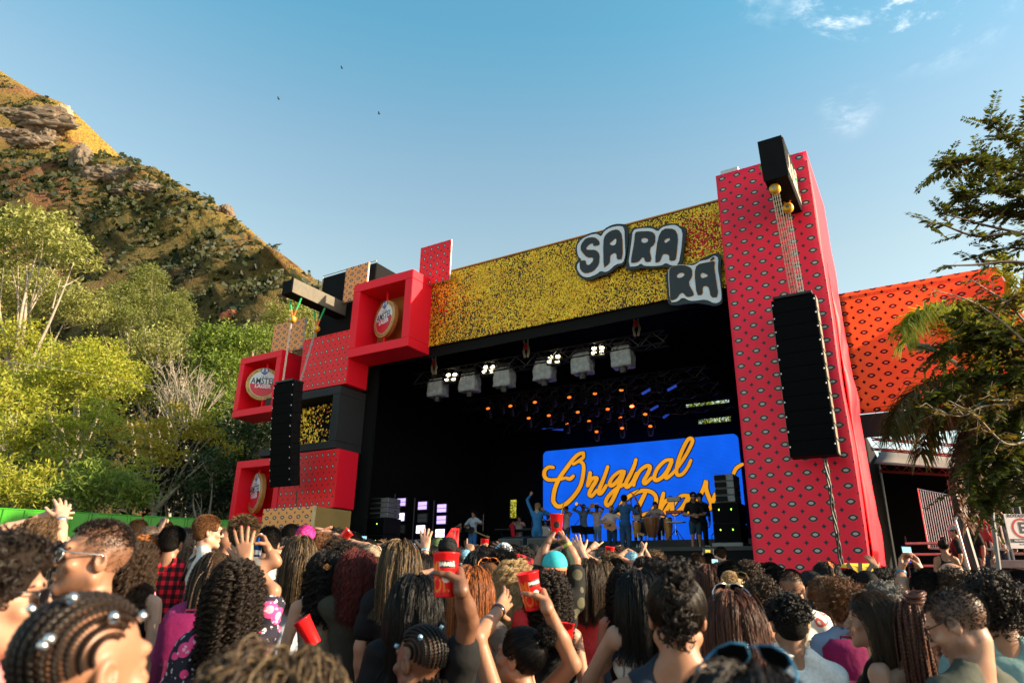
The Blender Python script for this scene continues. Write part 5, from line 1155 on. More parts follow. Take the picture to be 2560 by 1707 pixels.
# hands -----------------------------------------------------------------------------------------------------------------
HANDS = {}
def hand(pose, fine):
    key = (pose, fine)
    if key in HANDS: return HANDS[key]
    st_ = .0042 if fine else .0075
    f = Field(axis(-.11, .09, st_, 0, 0, 1), axis(-.05, .23, st_, 0, 0, 1), axis(-.13, .06, st_, 0, 0, 1))
    flex, spread = dict(open=((6, 10, 8), 9), flat=((2, 4, 3), 2), relaxed=((22, 30, 20), 4), fist=((82, 95, 55), 0), grip=((38, 48, 36), 3), phone=((30, 50, 40), 2), point=((80, 95, 55), 0))[pose]
    mcp = [(-.029, .092), (-.009, .097), (.011, .093), (.029, .083)]; ln = [(.043, .026, .022), (.047, .029, .023), (.043, .027, .022), (.034, .021, .019)]
    tips = []
    for i, (x, y) in enumerate(mcp):
        f.cone((x * .45, .0, 0), (x, y, 0), .0165, .0135, .012)
        a = 0; p = Vector((x, y, 0)); sp = radians(spread * (i - 1.5)); r = .0098 if fine else .0115
        fl = (4, 8, 6) if pose == 'point' and i == 0 else flex
        for j in range(3):
            a += radians(fl[j]); d = Vector((sin(sp) * cos(a), cos(sp) * cos(a), -sin(a))); q = p + d * ln[i][j]
            f.cone(p, q, r - .0007 * j, r - .0007 * (j + 1), .0025); p = q
        tips.append((p - d * .004, d))
    f.ell((0, .055, -.004), (.036, .05, .014), .012)
    f.cone((0, -.018, 0), (0, .02, 0), .0262, .024, .02)
    th = dict(open=[(-.024, .022, -.008), (-.052, .052, -.016), (-.073, .076, -.018), (-.088, .098, -.018)], flat=[(-.022, .02, -.006), (-.042, .05, -.012), (-.05, .08, -.014), (-.054, .103, -.014)], relaxed=[(-.022, .02, -.008), (-.044, .05, -.022), (-.05, .08, -.034), (-.05, .102, -.04)],
              fist=[(-.022, .022, -.01), (-.045, .055, -.03), (-.03, .082, -.05), (-.006, .09, -.056)], grip=[(-.022, .02, -.012), (-.034, .032, -.045), (-.034, .040, -.075), (-.030, .058, -.096)], phone=[(-.022, .022, -.01), (-.04, .05, -.03), (-.038, .075, -.048), (-.03, .095, -.056)], point=[(-.022, .022, -.01), (-.045, .055, -.03), (-.03, .082, -.05), (-.006, .09, -.056)])[pose]
    for a, b, r in zip(th, th[1:], (.0155, .0125, .0108)): f.cone(a, b, r, r - .0015, .006)
    tips.append((Vector(th[3]), (Vector(th[3]) - Vector(th[2])).normalized()))
    HANDS[key] = (*f.nets(), tips); return HANDS[key]

# materials -------------------------------------------------------------------------------------------------------------
SKIN = dict(fair=(.47, .27, .19), light=(.40, .22, .145), tan=(.31, .155, .092), olive=(.26, .135, .08), brown=(.155, .072, .04), deep=(.075, .035, .021))
def skin_mat(key):
    n = 'skin_' + key
    if n in MATS: return MATS[n]
    col = SKIN[key]
    m = principled(n, col, .48, spec=.4); t = NT(m)
    a = t.noise(9, 3); b = t.noise(120, 2)
    c = t.mix(t.rng(a, .3, .7), tuple(q * f for q, f in zip(col, (.93, .86, .82))), tuple(q * f for q, f in zip(col, (1.05, 1.04, 1.02))))
    c = t.mix(t.rng(b, .35, .65, 0, .18), c, tuple(q * .7 for q in col))
    at_ = t.n('ShaderNodeAttribute', attribute_name='stubble'); g = t.noise(420, 2, .6)
    c = t.mix(t.math('MULTIPLY', at_.outputs['Fac'], t.rng(g, .3, .6, .35, 1.0)), c, (.012, .009, .007))
    t.base(c); t.bump(b, .08, .004)
    bb = m.node_tree.nodes['Principled BSDF']; bb.inputs['Subsurface Weight'].default_value = .12; bb.inputs['Subsurface Radius'].default_value = (.02, .008, .004); bb.inputs['Subsurface Scale'].default_value = .6
    MATS[n] = m; return m
HAIRCOL = dict(black=((0.0032, 0.0028, 0.0028), (0.0080, 0.0064, 0.0056), None), dark=((0.0080, 0.0050, 0.0035), (0.0170, 0.0110, 0.0070), None), brown=((0.0220, 0.0121, 0.0066), (0.0468, 0.0259, 0.0132), None), light=((0.0715, 0.0390, 0.0182), (0.1300, 0.0780, 0.0390), None), blond=((0.2380, 0.1445, 0.0638), (0.3910, 0.2720, 0.1360), None),
               streak=((0.0180, 0.0114, 0.0066), (0.0360, 0.0228, 0.0120), (0.2160, 0.1380, 0.0660)), soft=((0.0150, 0.0096, 0.0060), (0.0600, 0.0360, 0.0192), (0.1320, 0.0900, 0.0450)), red=((0.0525, 0.0075, 0.0075), (0.1650, 0.0263, 0.0225), (0.0225, 0.0090, 0.0075)), copper=((0.2380, 0.0638, 0.0153), (0.4250, 0.1360, 0.0340), (0.0382, 0.0187, 0.0102)), ginger=((0.2400, 0.0760, 0.0160), (0.3680, 0.1360, 0.0360), None), auburn=((0.0210, 0.0096, 0.0066), (0.0900, 0.0330, 0.0180), (0.1320, 0.0510, 0.0300)), grey=((0.0420, 0.0385, 0.0350), (0.2100, 0.1960, 0.1750), (0.0140, 0.0126, 0.0112)), gingerbrown=((0.0770, 0.0315, 0.0126), (0.1400, 0.0630, 0.0245), None))
def hair_mat(key):
    n = 'hair_' + key
    if n in MATS: return MATS[n]
    a, b, c = HAIRCOL[key]; m = principled(n, a, .38, spec=.22); t = NT(m)
    hi = t.n('ShaderNodeHairInfo'); r = hi.outputs['Random']; col = t.mix(r, a, b)
    if c: col = t.mix(t.rng(t.math('FRACT', t.math('MULTIPLY', r, 7.3)), .62, .8), col, c)
    t.base(col); MATS[n] = m; return m
def cap_mat(key):
    n = 'scalp_' + key
    if n in MATS: return MATS[n]
    a, b, c = HAIRCOL[key]; m = principled(n, a, .7, spec=.12); t = NT(m); f = t.noise(90, 4, .65)
    t.base(t.mix(t.rng(f, .35, .65), tuple(q * .75 for q in a), b)); t.bump(f, .7, .01); MATS[n] = m; return m

# hair ------------------------------------------------------------------------------------------------------------------
HC = np.array((0, -.012, .035)); HR = np.array((.081, .101, .089))
def on_scalp(P, low=-.06):
    "which points of the skull carry hair"
    d = (P - HC) / HR; x, y, z = P[:, 0], P[:, 1], P[:, 2]
    face = (y > .042 + .0 * x) & (z < .082 - .25 * np.abs(x)); face |= (y > .018) & (z < .02); face |= (z < low) | ((z < -.01) & (y > -.028))
    return ~face
def roots(n, rg, low=-.06):
    out = np.zeros((0, 3))
    while len(out) < n:
        v = rg.normal(size=(n * 3, 3)); v /= np.linalg.norm(v, axis=1)[:, None]; P = HC + v * HR; out = np.concatenate([out, P[on_scalp(P, low)]])
    return out[:n]
def hcurves(name, PTS, rad):
    "PTS: list of (k, m, 3) arrays with radii (m,) or (k, m)"
    hc = bpy.data.hair_curves.new(name); sizes = []; pos = []; rr = []
    for P, r in zip(PTS, rad):
        k, m, _ = P.shape; sizes += [m] * k; pos.append(P.reshape(-1, 3)); rr.append(np.broadcast_to(r, (k, m)).reshape(-1))
    hc.add_curves(sizes); pos = np.concatenate(pos).astype(np.float32); rr = np.concatenate(rr).astype(np.float32)
    hc.attributes['position'].data.foreach_set('vector', pos.ravel())
    at_ = hc.attributes.get('radius') or hc.attributes.new('radius', 'FLOAT', 'POINT'); at_.data.foreach_set('value', rr); return hc
def flow(P0, n, ds, side=.75, back=.8, lift=.012, shoulder=True, fall=.35, rg=None):
    P = P0.copy(); nrm = (P - HC) / HR ** 2; nrm /= np.linalg.norm(nrm, axis=1)[:, None]
    sx = np.sign(P[:, 0] + 1e-4); D = np.stack([sx * side, np.full(len(P), -back), np.full(len(P), -.25)], 1)
    D -= nrm * (D * nrm).sum(1)[:, None]; D /= np.linalg.norm(D, axis=1)[:, None] + 1e-9; D = D * .8 + nrm * .5
    path = [P.copy()]; infl = HR + lift + (rg.random(len(P))[:, None] * .013 if rg is not None else 0)
    for i in range(n - 1):
        D = D * (1 - fall) + np.array((0, 0, -1.)) * fall; D /= np.linalg.norm(D, axis=1)[:, None]
        P = P + D * ds[:, None]
        q = (P - HC) / infl; L = np.linalg.norm(q, axis=1); ins = (L < 1) & (P[:, 2] > -.11)
        P = np.where(ins[:, None], HC + q / np.maximum(L, 1e-6)[:, None] * infl, P)
        lowf = (P[:, 2] < .045) & (P[:, 1] > .012); P[lowf, 1] = P[lowf, 1] * .6 + .012 * .4
        fr = (P[:, 1] > .02) & (np.abs(P[:, 0]) < .072) & (P[:, 2] < .06); P[fr, 0] = np.sign(P[fr, 0] + 1e-4) * .074
        if shoulder:
            c = np.array((0, -.035, -.44)); r = np.array((.215, .125, .22)); q = (P - c) / r; L = np.linalg.norm(q, axis=1); ins = L < 1
            P = np.where(ins[:, None], c + q / np.maximum(L, 1e-6)[:, None] * r, P)
        path.append(P.copy())
    return np.stack(path, 1)
def cap_mesh(kind):
    "the dense body of the hair under the strands"
    s = .0075; f = Field(axis(-.17, .17, s, 0, 0, 1), axis(-.2, .15, s, 0, 0, 1), axis(-.2 if kind != 'long' else -.34, .2, s, 0, 0, 1))
    off = dict(fade=.0035, short=.006, curly=.018, afro=.03, long=.006, slick=.005, shaved=.0015, bowl=.012)[kind]
    f.ell(HC + np.array((0, -.004, off * .3)), HR + off, .01)
    if kind in ('short', 'curly', 'bowl', 'afro'): f.ell((0, -.045, -.015), (.066 + off * .6, .06 + off * .6, .06), .02)
    if kind == 'long': f.cone((0, -.05, .0), (0, -.075, -.22), .085, .075, .03)
    g = .010 + off
    f.ell((0, .118, -.025), (.088, .078, .105), .012, sub=True)
    for sx in (-1, 1): f.ell((sx * (.082 + off * .3), .03, -.045), (.03 + off, .05, .055), .012, sub=True)
    lo = dict(fade=.03, short=-.07, curly=-.085, afro=-.10, long=-.30, slick=-.06, shaved=-.06, bowl=-.07)[kind]
    f.cut(lambda x, y, z: (lo - z) * .8 + (y + .05).clip(0) * .55 + 0 * x)
    if kind in ('curly', 'afro', 'bowl'):
        x, y, z = np.meshgrid(*f.a, indexing='ij'); a = 75 if kind != 'bowl' else 40; am = .007 if kind != 'afro' else .010
        f.D += (am * (np.sin(a * x + 1) * np.sin(a * y) * np.sin(a * z + 2) + .6 * np.sin(1.9 * a * x) * np.sin(1.7 * a * y + 1) * np.sin(1.8 * a * z))).astype(np.float32)
    return np_mesh('scalp_hair', *f.nets())
CAPS = {}; HAIRS = {}
def cap(kind):
    if kind not in CAPS: CAPS[kind] = cap_mesh(kind)
    return CAPS[kind]
def helix(G, rg, r, pitch, taper=.4):
    k, m, _ = G.shape; d = np.gradient(G, axis=1); d /= np.linalg.norm(d, axis=2)[:, :, None] + 1e-9
    up = np.array((.31, .52, .79)); a = np.cross(d, up); a /= np.linalg.norm(a, axis=2)[:, :, None] + 1e-9; b = np.cross(d, a)
    L = np.concatenate([np.zeros((k, 1)), np.cumsum(np.linalg.norm(np.diff(G, axis=1), axis=2), 1)], 1)
    ph = rg.random((k, 1)) * 6.28 + L / pitch * 6.28 * (.8 + .4 * rg.random((k, 1))); am = r * np.clip(L / .03, .1, 1) * (.7 + .6 * rg.random((k, 1)))
    return G + a * (np.cos(ph) * am)[:, :, None] + b * (np.sin(ph) * am)[:, :, None]
def resample(G, m):
    k, n, _ = G.shape; t = np.linspace(0, n - 1, m); i = np.clip(t.astype(int), 0, n - 2); f = (t - i)[None, :, None]
    return G[:, i] * (1 - f) + G[:, i + 1] * f
def locks(G, per, rg, spread, tip=.35):
    "children round each guide, drawing together towards the tip"
    k, m, _ = G.shape; o = rg.normal(size=(k, per, 1, 3)) * spread; w = np.linspace(1, tip, m)[None, None, :, None]
    j = rg.normal(size=(k, per, m, 3)) * spread * .10
    return (G[:, None] + o * w + j).reshape(k * per, m, 3)
def hairset(style):
    if style in HAIRS: return HAIRS[style]
    rg = np.random.default_rng(abs(hash_(style)) % 9999); P = []; R = []; ck = 'short'
    if style in ('short', 'messy', 'fade', 'crop'):
        n = 2600; r0 = roots(n, rg, -.055); nrm = (r0 - HC) / HR ** 2; nrm /= np.linalg.norm(nrm, axis=1)[:, None]; top = np.clip((r0[:, 2] - .03) / .08, 0, 1)
        L = dict(short=.013 + .018 * top, messy=.02 + .04 * top, fade=.003 + .013 * top, crop=.005 + .004 * top)[style]
        d = nrm * .9 + np.array((.15, -.25 if style != 'messy' else .25, -.15)) + rg.normal(size=(n, 3)) * (.25 if style != 'messy' else .45); d /= np.linalg.norm(d, axis=1)[:, None]
        e = r0 + d * L[:, None] * .6; e2 = e + (d + np.array((0, -.3, -.5))) * L[:, None] * .5
        P.append(np.stack([r0, e, e2], 1)); R.append(np.array((.0013, .0011, .0005))); ck = None if style in ('fade', 'crop') else 'short'
        if style == 'fade': keep = (top > .25) | (rg.random(n) < .38); P[0] = P[0][keep]
    elif style in ('curly', 'afro', 'curlytop', 'bowl'):
        n = 620 if style != 'afro' else 900; r0 = roots(n, rg, -.06); nrm = (r0 - HC) / HR ** 2; nrm /= np.linalg.norm(nrm, axis=1)[:, None]
        L = dict(curly=.042, afro=.055, curlytop=.04, bowl=.04)[style] * (.7 + .6 * rg.random(n))
        if style == 'curlytop': L *= np.clip((r0[:, 2] - .0) / .07, .2, 1)
        t = np.linspace(0, 1, 18)[None, :, None]; d = nrm + rg.normal(size=(n, 3)) * .25 + np.array((0, 0, -.12 if style != 'afro' else .05))
        G = r0[:, None] + d[:, None] * t * L[:, None, None] + np.array((0, 0, -.25)) * (t ** 2) * L[:, None, None] * (0 if style == 'afro' else 1)
        G = helix(G, rg, .0085 if style != 'afro' else .006, .026); P.append(locks(G, 3, rg, .0022, .9)); R.append(np.full(18, .0012)); ck = 'afro' if style == 'afro' else ('curly' if style != 'bowl' else 'bowl')
    elif style in ('straight', 'wavy', 'curlylong', 'halfup', 'bob', 'wavyfull', 'longback'):
        n = dict(straight=230, wavy=200, curlylong=260, halfup=200, bob=220, wavyfull=560, longback=230)[style]
        r0 = roots(n, rg, -.055); L = dict(straight=.40, wavy=.37, curlylong=.36, halfup=.36, bob=.20, wavyfull=.31, longback=.46)[style]
        N = 22; ds = (L * (.8 + .25 * rg.random(n)) + np.clip(r0[:, 2], 0, .1)) / N
        G = flow(r0, N, ds, side=.34 if style != 'longback' else .22, back=1.15 if style != 'longback' else 1.0, lift=.008 if style not in ('curlylong', 'wavyfull') else .024, rg=rg, fall=.3)
        if style in ('wavy', 'halfup', 'wavyfull'): G = resample(G, 34); G = helix(G, rg, .011 if style != 'wavyfull' else .008, .07); per, sp = 9, .0065
        elif style == 'curlylong': G = resample(G, 60); G = helix(G, rg, .0125, .034); per, sp = 5, .0036
        else: per, sp = 11, .0075
        if style == 'wavyfull': per, sp = 7, .011
        P.append(locks(G, per, rg, sp, .55)); R.append(np.linspace(.0013, .0007, P[0].shape[1])); ck = 'long' if style != 'bob' else 'short'
    elif style in ('braids', 'braidsup'):
        n = 110; r0 = roots(n, rg, -.05); N = 22; L = .52; ds = (L * (.85 + .2 * rg.random(n)) + np.clip(r0[:, 2], 0, .1)) / N
        G = resample(flow(r0, N, ds, side=.7, back=.9, lift=.008, rg=rg, fall=.34), 80)
        z = np.arange(80); P.append(G); R.append(.0048 + .0016 * np.sin(z * 2.1)); G2 = helix(np.repeat(G, 2, 0), rg, .0028, .018); P.append(G2); R.append(np.full(80, .0022)); ck = 'long'
        if style == 'braidsup':
            t = np.linspace(0, 1, 60); 
            for k in range(16):
                a = rg.random() * 6.28; rr_ = .028 + .02 * rg.random(); zz = .115 + .045 * rg.random()
                c = np.stack([rr_ * np.cos(a + t * 7), -.045 + rr_ * np.sin(a + t * 7), zz + .012 * np.sin(t * 9 + a)], 1); P.append(c[None]); R.append(.0058 + .0014 * np.sin(np.arange(60) * 2.1))
    elif style == 'cornrows':
        t = np.linspace(0, 1, 90)
        for k in range(15):
            ph = (k - 7) / 7 * 1.25; a_ = -.92 + .35 * abs(ph) + t * (3.0 - .25 * abs(ph)); u_ = np.stack([np.full(90, math.sin(ph)), -math.cos(ph) * np.sin(a_), math.cos(ph) * np.cos(a_)], 1)
            c = HC + (HR + .001) * u_; z_ = np.arange(90)
            P.append(c[None]); R.append(.0058 + .0016 * np.sin(z_ * 1.5)); P.append((c + u_ * .004 + np.array((.002, 0, 0)) * np.sin(z_ * 1.5)[:, None])[None]); R.append(.0035 + .0012 * np.cos(z_ * 1.5))
        g_ = np.stack([np.linspace(-.07, .07, 26), np.full(26, -.075), np.full(26, -.05)], 1) + rg.normal(size=(26, 3)) * .008; G = resample(flow(g_, 18, np.full(26, .02), side=.1, back=.6, lift=.01, rg=rg), 60); P.append(G); R.append(.0055 + .0015 * np.sin(np.arange(60) * 1.9))
        ck = None
    elif style in ('bun', 'pony', 'curlypony', 'mohawkbraid'):
        n = 900; r0 = roots(n, rg, -.05); t = np.linspace(0, 1, 9)[None, :, None]
        tgt = np.array((0, -.10, .10)) if style in ('bun', 'curlypony') else np.array((0, -.115, .045)); tgt = tgt + rg.normal(size=(n, 1, 3)) * .008
        if style == 'mohawkbraid': tgt = np.stack([0 * r0[:, 0] + rg.normal(size=n) * .012, r0[:, 1] - .01, np.full(n, .118)], 1)[:, None]
        M_ = r0[:, None] * (1 - t) + tgt * t; q = (M_ - HC) / (HR + .006); Lq = np.linalg.norm(q, axis=2)[:, :, None]; M_ = np.where(Lq < 1, HC + q / Lq * (HR + .006 + rg.random((n, 1, 1)) * .006), M_)
        P.append(M_); R.append(np.full(9, .0012)); ck = 'slick'
        if style == 'bun':
            G = rg.normal(size=(500, 1, 3)); G /= np.linalg.norm(G, axis=2)[:, :, None]; s_ = np.linspace(0, 1, 14)[None, :, None]; B = np.array((0, -.125, .125)) + G * .046 * (.8 + .3 * s_); P.append(helix(B, rg, .014, .02)); R.append(np.full(14, .0014))
        elif style in ('pony', 'curlypony'):
            n2 = 150; b = np.array((0, -.11, .06 if style == 'pony' else .11)) + rg.normal(size=(n2, 3)) * .012; N = 20
            G = [b]; d = np.array((0, -1, .35)) + rg.normal(size=(n2, 3)) * (.16 if style == 'pony' else .5); L = .36 if style == 'pony' else .24
            for i in range(N - 1): d = d * .78 + np.array((0, 0, -1)) * .22; d /= np.linalg.norm(d, axis=1)[:, None]; G.append(G[-1] + d * L / N * (.8 + .4 * rg.random((n2, 1))))
            G = np.stack(G, 1)
            if style == 'curlypony': G = helix(resample(G, 40), rg, .013, .036)
            P.append(locks(G, 8, rg, .007, .6)); R.append(np.linspace(.0013, .0007, G.shape[1]))
        else:
            s_ = np.linspace(0, 1, 16)[None, :, None]; n3 = 300; ang = -1.1 + 3.7 * rg.random((n3, 1)); b = np.concatenate([rg.normal(size=(n3, 1)) * .019, HC[1] - (HR[1] + .012) * np.sin(ang), HC[2] + (HR[2] + .012) * np.cos(ang)], 1)
            d = (b - HC); d /= np.linalg.norm(d, axis=1)[:, None]; G = b[:, None] + (d[:, None] + rg.normal(size=(n3, 1, 3)) * .4) * s_ * .030; P.append(locks(helix(G, rg, .011, .03), 3, rg, .003, .9)); R.append(np.full(16, .0013))
    HAIRS[style] = (hcurves('hair', P, R) if P else None, ck); return HAIRS[style]
EXTRA = dict(curly=.03, afro=.05, bowl=.03, curlytop=.025, bun=.045, mohawkbraid=.045, wavyfull=.03, braidsup=.04, curlylong=.02, messy=.02)
def hash_(s):
    h = 7
    for c in s: h = h * 31 + ord(c)
    return h
def fuzz(kind):
    "beard or stubble"
    k = 'fuzz' + kind
    if k in HAIRS: return HAIRS[k]
    rg = np.random.default_rng(5); n = 5200; v = rg.normal(size=(n, 3)); v /= np.linalg.norm(v, axis=1)[:, None]; v[:, 1] = np.abs(v[:, 1]); v[:, 2] = -np.abs(v[:, 2])
    P = np.array((0, .03, -.035)) + v * np.array((.064, .066, .083))
    x, y, z = P.T; ok = (z < -.038) & (y > -.005) & ~((np.abs(x) < .024) & (z > -.078) & (y > .06)) & ~((np.abs(x) < .045) & (z > -.055 - .12 * (np.abs(x) - .02)) & (y > .05)); P = P[ok]; v = v[ok]
    m = 150; mo = np.stack([rg.uniform(-.027, .027, m), np.full(m, .102) - rg.uniform(0, .004, m), -.047 + rg.normal(size=m) * .0035], 1); P = np.concatenate([P, mo]); v = np.concatenate([v, np.tile((0, 1, -.3), (m, 1))])
    L = dict(stubble=.0035, beard=.012)[kind]; P = P - v * .003; HAIRS[k] = (hcurves('beard', [np.stack([P, P + (v + np.array((0, 0, -.5))) * (L + .003)], 1)], [np.array((.00045, .0003))]), None); return HAIRS[k]
CLOTH = {}
def garment(col, kind='plain'):
    k = (col, kind)
    if k in CLOTH: return CLOTH[k]
    nm = 'fabric_%d' % len(CLOTH)
    if kind == 'plain': m = cloth(nm, col, .85, .35, 7.0)
    else:
        m = principled(nm, col, .85, spec=.2); t = NT(m); x, y, z = t.sep(t.coord()); n = t.noise(6, 3)
        if kind == 'plaid':
            s = lambda v, f: t.math('GREATER_THAN', t.math('SINE', t.math('MULTIPLY', v, f)), 0.)
            a, b = s(t.math('ADD', x, t.math('MULTIPLY', y, .6)), 95.), s(z, 95.)
            c = t.mix(t.math('MULTIPLY', a, b), t.mix(t.math('MAXIMUM', a, b), (.75, .015, .03), (.17, .006, .01)), (.008, .008, .01)); t.base(c)
        elif kind == 'floral':
            v = t.n('ShaderNodeTexVoronoi'); v.inputs['Scale'].default_value = 11; t.t.links.new(t.coord(), v.inputs[0]); d = v.outputs['Distance']
            c = t.mix(t.math('LESS_THAN', d, .42), (.02, .018, .03), (.75, .06, .22)); c = t.mix(t.math('LESS_THAN', d, .22), c, (.85, .32, .42)); c = t.mix(t.math('GREATER_THAN', t.noise(40, 3), .62), c, (.55, .5, .55)); t.base(c)
        elif kind == 'stripe':
            c = t.mix(t.math('GREATER_THAN', t.math('SINE', t.math('MULTIPLY', x, 190.)), .72), col, tuple(q * .35 for q in col)); t.base(c)
        elif kind == 'scrawl':
            w = t.n('ShaderNodeTexWave'); w.inputs['Scale'].default_value = 3.2; w.inputs['Distortion'].default_value = 16; w.inputs['Detail'].default_value = 2.5; t.t.links.new(t.coord(), w.inputs[0])
            f = t.math('MULTIPLY', t.math('GREATER_THAN', w.outputs['Fac'], .965), t.math('GREATER_THAN', t.noise(4.5, 2), .5)); t.base(t.mix(f, col, (.55, .12, .10)))
        elif kind == 'denim': t.base(t.mix(n, tuple(q * .7 for q in col), tuple(q * 1.25 for q in col)))
        elif kind == 'leaf':
            v = t.n('ShaderNodeTexVoronoi'); v.inputs['Scale'].default_value = 9; t.t.links.new(t.coord(), v.inputs[0]); t.base(t.mix(t.math('MULTIPLY', t.math('LESS_THAN', v.outputs['Distance'], .35), .6), col, (.14, .13, .08)))
        t.bump(n, .35, .03)
    CLOTH[k] = m; return m
EYEW = mat('eye_white', (.7, .68, .64), .25); IRIS = mat('eye_iris', (.03, .016, .01), .15); LIPS = {}
DKPL = mat('dark_plastic', (.012, .012, .013), .25); LENS = principled('sunglass_lens', (.004, .004, .005), .3, spec=.1); SILV = mat('silver_metal', (.62, .62, .62), .25, .9)
PEOPLE = []
def yk(Y): return Y * (1.18 - .10 * max(0, min(1, (Y - 4) / 3)))
def person(label, px, py, Y, hair=('short', 'black'), top=('tee', (.02, .02, .022)), skin='tan', yaw=None, hr=(0, 0, 0), sex='m', armR=None, armL=None, pants=(.03, .035, .05), face=None, cover=None, extras=(), lod=None, hzfix=None, floor=None, group='people in the crowd', lean=0, shoes=(.05, .045, .04), shorts=False, pantskind='denim', name='person', pos=None, legs=None, S=1.):
    if pos is None: Y = yk(Y)
    if pos is None and hair and hair[0] in EXTRA: py = py + EXTRA[hair[0]] * .75 * FPX / Y
    hw = at(px, py, Y) if pos is None else Vector(pos); g = gz(hw.y) if floor is None else floor
    hz = (hw.z - g) / S if hzfix is None else hzfix
    if hz < 1.12: hz = 1.12                                   # stooping or short: legs are shorter, feet on the ground
    if yaw is None:
        tg = st(-6.5, 4, 0); yaw = math.degrees(math.atan2(-(tg.x - hw.x), tg.y - hw.y))
    elif pos is None: yaw = yaw + math.degrees(math.atan2(-(hw.x - CAM.x), hw.y - CAM.y))      # 0: back to the camera, 90: left profile
    Mw = Matrix.Translation((hw.x, hw.y, hw.z - hz * S)) @ Matrix.Rotation(radians(yaw), 4, 'Z') @ Matrix.Scale(S, 4); Mi = Mw.inverted()
    L = lod if lod is not None else (0 if hw.y < 3.4 else 1 if hw.y < 7.2 else 2)
    bs, hs_ = ((.012, .0055), (.019, .0105), (.030, .017))[L]; fine = L == 0
    w = .9 if sex == 'f' else 1.0; Z = lambda d: hz - d
    Rh = Matrix.Rotation(radians(hr[0]), 3, 'Z') @ Matrix.Rotation(radians(hr[1]), 3, 'X') @ Matrix.Rotation(radians(hr[2]), 3, 'Y')
    hc = Vector((0, .02 * sin(radians(hr[0])) * 0, hz)); R_ = np.array(Rh)
    hp = lambda p: tuple(hc + Rh @ Vector(p))
    # arms
    arms = []
    for s, a in ((1, armR), (-1, armL)):
        sh = Vector((s * .178 * w, -.005, Z(.232)))
        if a is None: el, wr, f, pose, pn = Vector((s * .235 * w, -.03, Z(.50))), Vector((s * .235 * w, .05, Z(.735))), None, 'relaxed', Vector((-s, 0, 0))
        else:
            pose = a.get('pose', 'open'); 
            hd_ = Mi @ (at(*a['hand'][:2], Y + a['hand'][2]) if len(a['hand']) == 3 and not a.get('local') else Vector(a['hand'])) if not a.get('local') else Vector(a['hand'])
            if hd_.z > sh.z: sh = sh + Vector((s * -.012, .01, .045))
            Wl = (Mi.to_3x3() if a.get('w') else Matrix.Identity(3)); f = (Wl @ Vector(a['f'])).normalized() if 'f' in a else None
            if 'elbow' in a: el = (Mi @ at(*a['elbow'][:2], Y + a['elbow'][2])) if not a.get('local') else Vector(a['elbow'])
            else: el = None
            wr = hd_ - (f if f is not None else (hd_ - sh).normalized()) * .078
            for _ in range(2):
                if 'elbow' not in a:
                    d = wr - sh; D_ = min(d.length, .555); d = d.normalized(); wr = sh + d * D_; l1, l2 = .295, .265; ca = (l1 * l1 + D_ * D_ - l2 * l2) / (2 * l1 * D_); ca = max(-1, min(1, ca))
                    pole = Vector(a.get('pole', (s * 1.0, -.25, -.55))); pole = pole - d * pole.dot(d); pole = pole.normalized(); el = sh + d * (l1 * ca) + pole * (l1 * math.sqrt(1 - ca * ca))
                if f is None: wr = hd_ - (hd_ - el).normalized() * .078 if 'elbow' in a or (hd_ - sh).length < .6 else wr
            pn = (Wl @ Vector(a.get('palm', (0, 1, 0)))).normalized()
            if f is None: f = (wr - el).normalized()
        if f is None: f = (wr - el).normalized()
        Zax = -(pn - f * pn.dot(f)).normalized(); X = f.cross(Zax); Mh = Matrix((X, f, Zax)).transposed().to_4x4(); Mh.translation = wr
        if s < 0: Mh = Mh @ Matrix.Diagonal((-1, 1, 1, 1))
        arms.append((s, sh, el, wr, pose, Mh))
    pts = [p for a in arms for p in (a[1], a[2], a[3])]
    x0, x1 = min(-.27, min(p.x for p in pts) - .06), max(.27, max(p.x for p in pts) + .06); y0, y1 = min(-.2, min(p.y for p in pts) - .06), max(.2, max(p.y for p in pts) + .06); zt = max(hz + .17, max(p.z for p in pts) + .06)
    zax = np.concatenate([np.arange(-.02, Z(.62), .045), axis(Z(.62), zt, bs, hz - .14, hz + .15, hs_)]).astype(np.float32)
    F = Field(axis(x0, x1, bs, -.105, .105, hs_), axis(y0, y1, bs, -.125, .15, hs_), zax)
    hip = Z(.76); kz = hip * .54
    lg = legs or [((s * .088, 0, hip), (s * .095, .02, kz), (s * .10, -.015, .085)) for s in (1, -1)]
    def trunk(F, e, sleeves=(), k=.035, low=True):
        F.ell((0, 0, Z(.335)), (.152 * w + e, .102 + e, .165), k); F.ell((0, .004, Z(.52)), (.132 * w + e, .098 + e, .17), k)
        if low: F.ell((0, -.012, Z(.71)), (.152 + e, .112 + e, .135), k)
        if sex == 'f':
            for s in (1, -1): F.ell((s * .07, .075, Z(.36)), (.062 + e * .6, .055 + e, .06), .03)
        F.cone((-.15 * w, -.008, Z(.226)), (.15 * w, -.008, Z(.226)), .052 + e, .052 + e, k)
        for s in (1, -1): F.cone((s * .115 * w, -.018, Z(.205)), (s * .02, -.022, Z(.125)), .042 + e, .040 + e * .5, .03)
    trunk(F, -.004 if cover is None else 0)
    for a, b, c in lg: F.cone(a, b, .082, .055, .03); F.cone(b, c, .056, .038, .02); F.cone((c[0], c[1], .06), (c[0] + .012, c[1] + .15, .03), .042, .034, .03)
    for s, sh, el, wr, pose, Mh in arms:
        q = 1.0 if sex == 'm' else .88
        F.cone(sh, el, .050 * q, .040 * q, .03); F.cone(el, el.lerp(wr, .45), .041 * q, .039 * q, .015); F.cone(el.lerp(wr, .4), wr, .038 * q, .0265, .02)
    F.cone((0, -.02, Z(.20)), hp((0, -.015, -.06)), .056 if sex == 'm' else .048, .054 if sex == 'm' else .047, .03)
